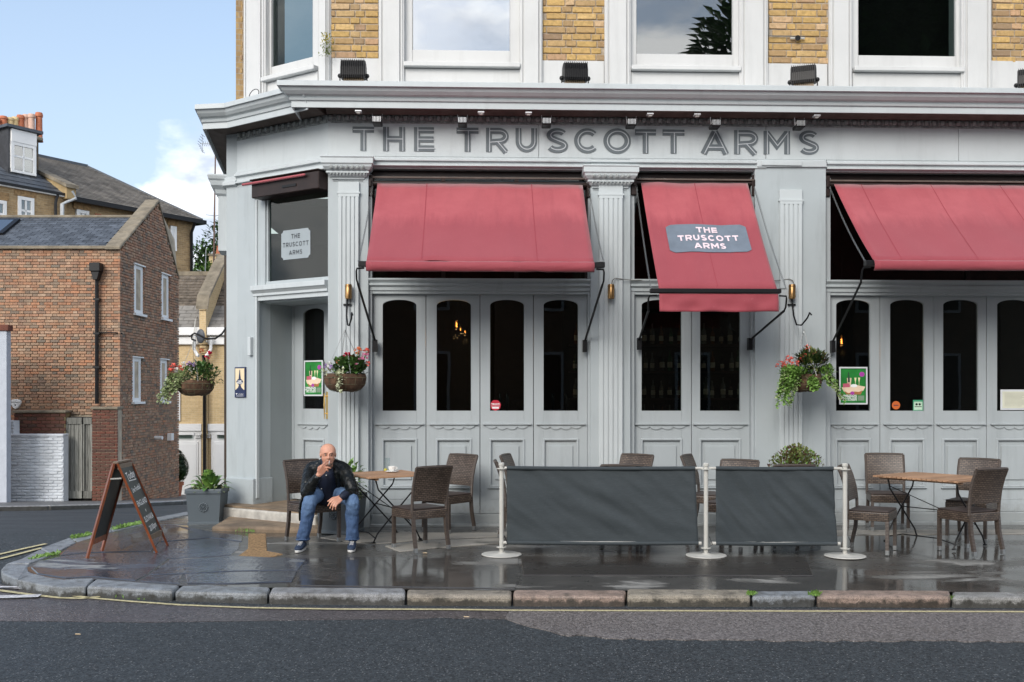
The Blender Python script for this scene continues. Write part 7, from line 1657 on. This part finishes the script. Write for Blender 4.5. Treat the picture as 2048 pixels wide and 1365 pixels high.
# dormer
ly = .9; dx0, dx1 = B.x(16, ly), B.x(74, ly); dz0, dz1 = B.z(45, 362, ly), B.z(45, 262, ly)
m = MB(); m.box(dx0-.0, dx1, ly, ly+.15, dz0, dz1); d_ = m.build('dormer', DKS, tr)
m = MB(); m.box(dx0, dx0+.12, ly+.15, 3.4, dz0, dz1); m.build('dormer_cheek', DKS, d_); MB().box(dx1-.12, dx1, ly+.15, 3.4, dz0, dz1).build('dormer_cheek', DKS, d_)
MB().box(dx0-.12, dx1+.14, ly-.16, 3.6, dz1, dz1+.10).build('dormer_roof', LEAD, d_)
for k in range(4): MB().box(dx0+(dx1-dx0)*k/4+.02, dx0+(dx1-dx0)*(k+1)/4-.02, ly-.03, ly, dz0+.02, dz0+.36).build('hung_slate', DKS, d_)
bwin(d_, B, 21, 71, 288, 344, False, ly-.02); MB().box(B.x(21, ly), B.x(71, ly), ly-.08, ly, B.z(45, 288, ly), dz1-.02).build('dormer_fascia', WHITE2, d_)
# chimney stack with pots
ly = 1.6; cx0, cx1 = B.x(-90, ly), B.x(77, ly); cz0, cz1 = zg0, B.z(60, 279, ly)
CH = brickmat('sooty_stack_brick', ((.20, .145, .08), (.12, .085, .05), (.07, .05, .035)), (.26, .20, .12), soot=.5); cst = MB().box(cx1-1.15, cx1, ly, ly+2.6, cz0, cz1).build('chimney_stack', CH, tr)
MB().box(cx1-1.3, cx1+.12, ly-.12, ly+2.75, cz1, cz1+.14).build('stack_cornice', COPE, cst, bevel=.03); MB().box(cx1-1.2, cx1+.03, ly-.05, ly+2.65, cz1+.14, cz1+.34).build('flaunching', COPE, cst, bevel=.06)
POTS = [plain('terracotta_pot', (.42, .14, .07), .8, .25), plain('buff_pot', (.55, .42, .22), .8, .2), plain('pale_pink_pot', (.55, .36, .28), .8, .2)]
# the stack as seen runs left from the corner: give it a long face along the front as well
MB().box(cx0, cx1-1.151, ly+.6, ly+1.6, cz0, cz1-.02).build('chimney_stack', CH, tr)
MB().box(cx0, cx1-1.31, ly+.5, ly+1.7, cz1-.019, cz1+.30).build('stack_cornice', COPE, cst, bevel=.05)
for px_, top, c in ((78, 226, 0), (63, 229, 2), (52, 230, 2), (41, 231, 0), (30, 235, 1), (20, 236, 1), (7, 233, 0), (-6, 238, 0)):
    l2 = ly+1.3 if px_ < 60 else ly+1.0; x = B.x(px_, l2); zt_ = B.z(px_, top, l2); zb2 = cz1+.25; h = zt_-zb2; r0 = .145
    MB().lathe([(r0*1.05, 0), (r0*.85, h*.1), (r0*.78, h*.84), (r0*.95, h*.86), (r0*.95, h*.93), (r0*.8, h), (r0*.6, h)], 12, (x, l2, zb2)).build('chimney_pot', POTS[c], cst)
# second house: long brown hipped slate roof
hs = thing('hipped_house', 'yellow brick house under a long brown hipped slate roof behind the brick gable', 'house', B.M, (8, 0, -3))
hx0, hx1 = B.x(134), B.x(404); zE2 = B.z(270, 418); 
MB().box(hx0, hx1-.25, .25, 8, -4, zE2).build('wall', YBK, hs)
MB().box(hx0, hx1+.05, -.14, .02, zE2-.14, zE2+.02).build('gutter', BLACK, hs); MB().box(hx1-.02, hx1+.12, -.14, 8, zE2-.14, zE2+.02).build('gutter', BLACK, hs)
ry = 4.0; rz = B.z(92, 318, ry); rx0, rx1 = hx0-.5, B.x(173, ry)
MB().add([(hx0, 0, zE2), (hx1, 0, zE2), (rx1, ry, rz), (rx0, ry, rz), (hx1, 8, zE2), (hx0, 8, zE2)], [(0, 1, 2, 3), (1, 4, 2), (4, 5, 3, 2)]).build('roof_deck', TILE, hs)
roofplane(hs, hx0, hx1, 0, zE2+.03, ry, rz+.03, TILE, 'slate', 26, .32, x1f=lambda k: hx1+(rx1-hx1)*k, x0f=lambda k: hx0, cap=300)
MB().bar((rx0, ry, rz+.05), (rx1, ry, rz+.05), .2, .1).build('ridge_cap', LEAD, hs); MB().bar((rx1, ry, rz+.05), (hx1, 0, zE2+.05), .16, .1).build('hip_cap', LEAD, hs)
bwin(hs, B, 152, 177, 421, 470, True, .2); bwin(hs, B, 340, 352, 453, 498, True, .22)
for k, px_ in enumerate((197, 222)): MB().box(B.x(px_, .2)-.12, B.x(px_, .2)+.12, .21, .25, B.z(px_, 428+k*5, .2)-.35, B.z(px_, 428+k*5, .2)).build('red_tie_panel', RBD if 0 else MAT['terracotta_pot'], hs)
xq = B.x(134, -.1); t = MB(); t.tube([(xq+.1, -.2, B.z(143, 385)), (xq+.25, -.2, B.z(143, 398)), (xq-.25, -.2, B.z(130, 412)), (xq-.25, -.2, -2)], .07, 8); tag(t.build('soil_pipe', plain('pale_pipe', (.45, .47, .48), .5), M=B.M), 'pale grey soil pipe between the two yellow brick houses', 'pipe')
t = MB(); t.tube([(B.x(388), -.08, zE2-.1), (B.x(388)+.0, .15, zE2-.5), (B.x(388), .18, -3)], .06, 8); tag(t.build('drainpipe', BLACK, M=B.M), 'dark drainpipe down the end of the hipped roof house', 'drainpipe')
t = MB(); t.tube([(B.x(112), -.1, zg0), (B.x(106), -.15, zg0-.3), (B.x(106), -.12, -2)], .05, 8); tag(t.build('drainpipe', BLACK, M=B.M), 'black downpipe on the terrace house below its gutter', 'drainpipe')
# ================================================================ mews houses at the end of the side street
yM = 36.0; zm = lambda py, d=yM: EYE+(HZ-py)/FPX*d; xm = lambda px, d=yM: U(px)*d
PALEB = brickmat('pale_yellow_brick', ((.62, .46, .25), (.52, .38, .20), (.42, .30, .16)), (.60, .50, .34), soot=.08); MANS = plain('grey_mansard_slates', (.20, .19, .175), .7, .3, 1.2, .2, rand=.3); LICH = plain('lichen_brown_tiles', (.14, .115, .09), .85, .5, 5, .5, rand=.2)
def mews(x0, x1, name, lab, door):
    t = thing(name, lab, 'house', None, ((x0+x1)/2, yM, -2.3)); MB().box(x0, x1, yM, yM+2.4, -2.6, zm(690)).build('wall', PALEB, t)
    MB().box(x0, x1, yM-.25, yM+.2, zm(672), zm(656)).build('eaves_board', WHITE2, t, bevel=.02); MB().box(x0, x1, yM-.12, yM+.2, zm(690), zm(674)).build('cornice', WHITE2, t, bevel=.02)
    dl = Vector((0, .9, zm(610)-zm(656))); n_ = 6; st = MB(); c = 0
    for i in range(n_):
        x = x0-(.2 if i % 2 else 0); p = Vector((0, yM-.1, zm(656)))+dl*i/n_; q = p+dl*1.3/n_
        while x < x1:
            a, b = max(x, x0)+.008, min(x+.42, x1)-.008
            if b > a+.03: MB().add([(a, p.y-.03, p.z), (b, p.y-.03, p.z), (b, q.y, q.z), (a, q.y, q.z), (a, p.y, p.z), (b, p.y, p.z)], [(0, 1, 2, 3), (4, 5, 1, 0)]).build('hung_slate', MANS, t)
            x += .42
    MB().add([(x0, yM-.08, zm(656)), (x1, yM-.08, zm(656)), (x1, yM+.85, zm(610)), (x0, yM+.85, zm(610)), (x0, yM+2.2, zm(548, yM+2.2)), (x1, yM+2.2, zm(548, yM+2.2))], [(0, 1, 2, 3), (3, 2, 5, 4)]).build('roof_deck', MANS, t)
    roofplane(t, x0, x1, yM+.82, zm(611), yM+2.2, zm(549, yM+2.2), LICH, 'roof_tile', 12, .28, cap=250)
    MB().box(x0, x1, yM+2.1, yM+2.3, zm(549, yM+2.2)-.05, zm(549, yM+2.2)+.10).build('ridge', COPE, t)
    MB().box(x0, x1, yM-.10, yM, zm(862), zm(848)).build('garage_fascia', WHITE2, t); MB().box(x0, x1, yM-.04, yM, zm(868), zm(862)).build('garage_fascia', WHITE2, t)
    m = MB(); m.box(door[0], door[1], yM-.03, yM-.005, -2.5, zm(868)); m.box(door[0]+.1, door[1]-.1, yM-.06, yM-.03, -2.4, zm(884)); m.box(door[0]+.16, door[1]-.16, yM-.075, yM-.06, -2.4, zm(888)); m.build('garage_door', WHITE2, t, bevel=.01)
    return t
xp0, xp1 = xm(404), xm(417)
ta = mews(xm(200), xp0, 'mews_house', 'pale brick mews house with white garage door left of the party wall', (xm(300), xp0-.02)); tb = mews(xp1, xm(620), 'mews_house', 'pale brick mews house with white garage door right of the party wall', (xp1+.1, xm(560)))
for t_, a, b in ((ta, 345, 386), (tb, 436, 470)):
    f = MB().box(xm(a)-.06, xm(b)+.06, yM-.08, yM-.03, zm(882)+.2, zm(866)).build('fanlight', WHITE2, t_); MB().box(xm(a), xm(b), yM-.09, yM-.08, zm(877), zm(870)).build('pane', GLASS, f)
    for k in range(3): MB().box(xm(b)+.1 if a < 400 else xm(a)-.6, xm(b)+.45 if a < 400 else xm(a)-.25, yM-.10, yM-.04, zm(876)+k*.05, zm(876)+k*.05+.02).build('vent_louvre', WHITE2, t_)
f = MB().box(xm(338), xm(361), yM-.06, yM-.0, zm(842), zm(780)).build('window', WHITE2, ta); MB().box(xm(342), xm(352), yM-.07, yM-.06, zm(836), zm(786)).build('pane', GLASS, f)
pw = thing('party_wall', 'brick party wall with stone coping rising between the two mews houses', 'wall', None, (xp0, yM-.3, -2)); PB = PALEB
MB().box(xp0, xp1, yM-.30, yM+2.5, zm(690), zm(622)).build('upper_wall', PB, pw); MB().box(xp0+.02, xp1-.02, yM-.10, yM+2.5, -2.5, zm(710)).build('lower_wall', PB, pw)
for k in range(4): MB().box(xp0, xp1, yM-.12-.045*k, yM-.0, zm(712)+k*.09, zm(712)+k*.09+.085).build('corbel_course', PB, pw)
pts = [(yM-.35, zm(622)), (yM-.2, zm(600)), (yM+1.6, zm(540, yM+1.6)+.1), (yM+2.3, zm(522, yM+2.3)+.1), (yM+2.5, zm(522, yM+2.5)), (yM+2.5, zm(622))]
m = MB(); n = len(pts); m.add([(x, y, z) for x in (xp0, xp1) for y, z in pts], [list(range(n-1, -1, -1)), list(range(n, 2*n))]+[(i, (i+1) % n, (i+1) % n+n, i+n) for i in range(n)]); m.build('raking_wall', PB, pw)
for (ya, za), (yb, zb_2) in zip(pts[:4], pts[1:5]): MB().add([(x, y, z+o) for o in (0, .14) for x, y, z in ((xp0-.12, ya, za), (xp1+.10, ya, za), (xp1+.10, yb, zb_2), (xp0-.12, yb, zb_2))], [(0, 3, 2, 1), (4, 5, 6, 7), (0, 1, 5, 4), (1, 2, 6, 5), (2, 3, 7, 6), (3, 0, 4, 7)]).build('coping_stone', COPE, pw, bevel=.02)
dr = MB(); dr.tube([(xp0+.15, yM-.32, zm(712)), (xp0+.15, yM-.2, zm(725)), (xp0+.15, yM-.2, zm(900)), (xp0+.15, yM-.2, -2.3)], .06, 8); tag(dr.build('drainpipe', BLACK), 'dark drainpipe down the party wall between the garage doors', 'drainpipe')
for s_, x in ((-1, xp0), (1, xp1)):
    m = MB(); m.tube([(x+s_*.18, yM-.3, zm(676)), (x+s_*.18, yM-.32, zm(700)), (x+s_*.05, yM-.36, zm(712)), (x+.0, yM-.38, zm(713))], .06, 8); tag(m.build('gutter_pipe', WHITE2), 'white gutter pipe on the %s side of the party wall' % ('left' if s_ < 0 else 'right'), 'pipe', 'white gutter pipes at the party wall')
t = thing('satellite_dish', 'dark satellite dish on the mews party wall', 'satellite dish', None, (xm(413), yM-.5, zm(675))); m = MB(); c = V((xm(412), yM-.62, zm(675))); m.ball(c, (.17, .05, .26), 16, M=Matrix.Rotation(R(-12), 3, 'Z')); m.build('dish', LEAD, t); MB().tube([c+V((.1, 0, -.1)), c+V((.28, -.25, -.2))], .015, 5).build('arm', BLACK, t); MB().ball(c+V((.3, -.27, -.2)), .04, 8).build('receiver', STEEL, t)
# chimney of the mews, terracotta pot, roof pot
t = thing('chimney', 'short brick chimney with a terracotta pot beside the pub edge', 'chimney', None, (xm(436), yM+2.5, 5)); dq = 46; MB().box(U(418)*dq, U(470)*dq, dq, dq+1, zm(590, dq), zm(512, dq)).build('stack', PALEB, t); MB().box(U(416)*dq, U(472)*dq, dq-.05, dq+1.05, zm(512, dq), zm(508, dq)).build('stack_cap', COPE, t); MB().lathe([(.25, 0), (.2, .3), (.2, .35), (.24, .4)], 12, (U(437)*dq, dq+.4, zm(508, dq))).build('chimney_pot', POTS[0], t); MB().lathe([(.16, .4), (.2, .5), (.1, .75), (.02, .8)], 12, (U(437)*dq, dq+.4, zm(508, dq))).build('cowl', LEAD, t)
t = MB(); t.lathe([(.2, 0), (.17, .05), (.17, .55), (.21, .58), (.21, .7), (.15, .7)], 12, (xm(446), yM+1.2, zm(622))); tag(t.build('roof_vent', plain('brown_clay', (.30, .19, .12), .8, .2)), 'brown clay roof vent on the right mews roof at the pub edge', 'roof vent')
# mast and aerials
dm_ = 44; t = thing('aerial_mast', 'tall thin rusty mast with a television aerial against the cloud', 'aerial', None, (U(428)*dm_, dm_, zm(560, dm_))); MB().tube([(U(427)*dm_, dm_, zm(560, dm_)), (U(431)*dm_, dm_, zm(296, dm_))], [.045, .03], 6).build('mast', plain('rusty_pole', (.14, .09, .07), .8), t)
m = MB(); zz = zm(290, dm_); xx0, xx1 = U(400)*dm_, U(443)*dm_; m.bar((xx0, dm_, zz+.05), (xx1, dm_-.2, zz-.02), .025)
for k in range(9): f_ = .15+.85*k/8; p = V((xx0+(xx1-xx0)*f_, dm_-.2*f_, zz+.05-.07*f_)); m.bar(p+V((.02, -.16, -.14)), p+V((-.02, .16, .14)), .018)
for s_ in (-1, 1): 
    for j in range(4): m.bar((xx0-.02+.05*j, dm_-.25, zz+.05+s_*(.06+.1*j)), (xx0-.02+.05*j, dm_+.25, zz+.05+s_*(.06+.1*j)), .014)
    m.bar((xx0+.1, dm_, zz+.05), (xx0-.1+.2, dm_, zz+.05+s_*.4), .018)
m.build('aerial_array', plain('aerial_grey', (.22, .24, .26), .5), t)
m = MB(); m.tube([(U(428)*dm_, dm_, zm(433, dm_)), (U(448)*dm_, dm_, zm(429, dm_))], .015, 5); m.tube([(U(412)*dm_, dm_, zm(430, dm_)), (U(428)*dm_, dm_, zm(432, dm_))], .012, 5); m.build('small_aerial', MAT['aerial_grey'], t)
t = MB(); t.tube([(U(412)*42, 42, zm(498, 42)), (U(408)*41, 41, zm(600, 41)), (xm(396), yM-.3, zm(640)), (xm(392), yM-.4, zm(700))], .018, 4); tag(t.build('hanging_cable', CREAM), 'pale cable hanging down the left mews roof', 'cable')
# trees behind the mews
def tree(name, lab, x, y, zb, h, r, mats, n, leaf, tr_=.2, sq=1.0, grp=None):
    t = thing(name, lab, 'tree', None, (x, y, zb), grp); m = MB(); m.tube([(x, y, zb), (x+.1, y, zb+h*.35), (x, y+.1, zb+h*.75)], [tr_, tr_*.7, tr_*.25], 8)
    bark = MAT.get('bark') or plain('bark', (.07, .05, .035), .9, .4, 4, .8); m.build('trunk', bark, t); cl_ = []
    for i in range(16):
        a = rng.uniform(0, 6.28); e = rng.uniform(-.3, 1.4); q = V((x+r*.62*math.cos(a)*math.cos(e), y+r*.62*math.sin(a)*math.cos(e), zb+h*.62+h*.30*math.sin(e)*sq)); cl_.append((q, r*rng.uniform(.28, .5)))
        if i < 8: m = MB(); m.tube([(x, y, zb+h*(.3+.04*i)), V((x, y, zb+h*(.4+.04*i))).lerp(q, .5), q], [tr_*.4, tr_*.2, .02], 5); m.build('limb', bark, t)
    ms = [MB() for _ in mats]
    for i in range(n):
        q, rr = rng.choice(cl_); d = V((rng.gauss(0, 1), rng.gauss(0, 1), rng.gauss(0, .8))).normalized()*rr*rng.random()**.4; j = min(len(mats)-1, int(rng.random()*len(mats))); ms[j].leaf(q+d, d+V((rng.uniform(-.4, .4), rng.uniform(-.4, .4), rng.uniform(-.2, .4))), (0, 0, 1), leaf*rng.uniform(.6, 1.3), leaf*.6)
    for mm, k in zip(ms, mats): mm.build('crown', LEAFS[k], t, kind='stuff')
tree('tree', 'dark green tree behind the mews roofs at the pub edge', U(452)*48, 48, -3, 13.6, 2.3, ['mid_leaf', 'dark_leaf'], 5200, .22)
tree('tree', 'bright green sapling in front of the darker tree behind the mews', U(413)*46, 46, -2, 10.3, 1.1, ['bright_leaf', 'mid_leaf'], 2000, .17, .1)
# clipped cone in a terracotta pot
dc_ = 31.0; xq = U(357)*dc_; zq_ = zm(1003, dc_); t = thing('terracotta_pot', 'terracotta pot at the foot of the gable wall', 'plant pot', None, (xq-.15, dc_, zq_)); MB().lathe([(.17, 0), (.24, .5), (.28, .5), (.28, .6), (.22, .6)], 14, (xq-.12, dc_, zq_)).build('pot_body', POTS[0], t)
t = thing('clipped_shrub', 'dark clipped rounded shrub growing in the terracotta pot', 'shrub', None, (xq-.1, dc_, zq_+.6)); m = MB(); m2 = MB()
for i in range(2600):
    a = rng.uniform(0, 6.28); k = rng.random(); rr = .38*math.sin(math.pi*(k*.8+.14))**.8*(1-.25*k); q = V((xq-.08+rr*math.cos(a), dc_+rr*math.sin(a), zq_+.62+.95*k)); (m if rng.random() < .7 else m2).leaf(q, (math.cos(a), math.sin(a), .4), (0, 0, 1), .07, .05)
m.lathe([(.1, .6), (.30, .8), (.34, 1.0), (.22, 1.35), (.02, 1.52)], 12, (xq-.08, dc_, zq_)); m.build('crown', LEAFS['dark_leaf'], t, kind='stuff'); m2.build('crown', LEAFS['mid_leaf'], t, kind='stuff')
# ================================================================ across the road, out of view: the reflected tree and an added terrace
tree('tree', 'large street tree across the road reflected in the two rightmost upper windows', 14.0, -11, 0, 17.5, 6.4, ['dark_leaf', 'mid_leaf'], 30000, .6, .3)
OPB = brickmat('opposite_brick', ((.22, .13, .08), (.16, .1, .06), (.1, .07, .05)), (.25, .2, .15))
for i in range(5):  # unseen houses, put in so the door panes reflect dark instead of bright sky
    x0 = -18+i*9.5; t = thing('opposite_house', ['dark brick house across the road, farthest left in the glass reflections', 'dark brick house across the road reflected in the leftmost door panes', 'dark brick house across the road reflected in the middle door panes', 'dark brick house across the road reflected in the rightmost door panes', 'dark brick house across the road reflected in the pane behind the framed menu'][i], 'house', None, (x0+4.7, -11, 0), 'dark terrace across the road')
    MB().box(x0, x0+9.4, -17, -11, -.2, 8.6).build('wall', OPB, t); MB().box(x0, x0+9.4, -10.98, -10.8, 8.2, 8.6).build('cornice', WHITE, t)
    for j in range(3):
        for zz in (1.0, 4.7): f = MB().box(x0+1.2+j*2.7, x0+2.5+j*2.7, -10.99, -10.9, zz, zz+2.2).build('window', WHITE, t); MB().box(x0+1.3+j*2.7, x0+2.4+j*2.7, -10.9, -10.88, zz+.1, zz+2.1).build('pane', GLASS if 0 else DARK, f)
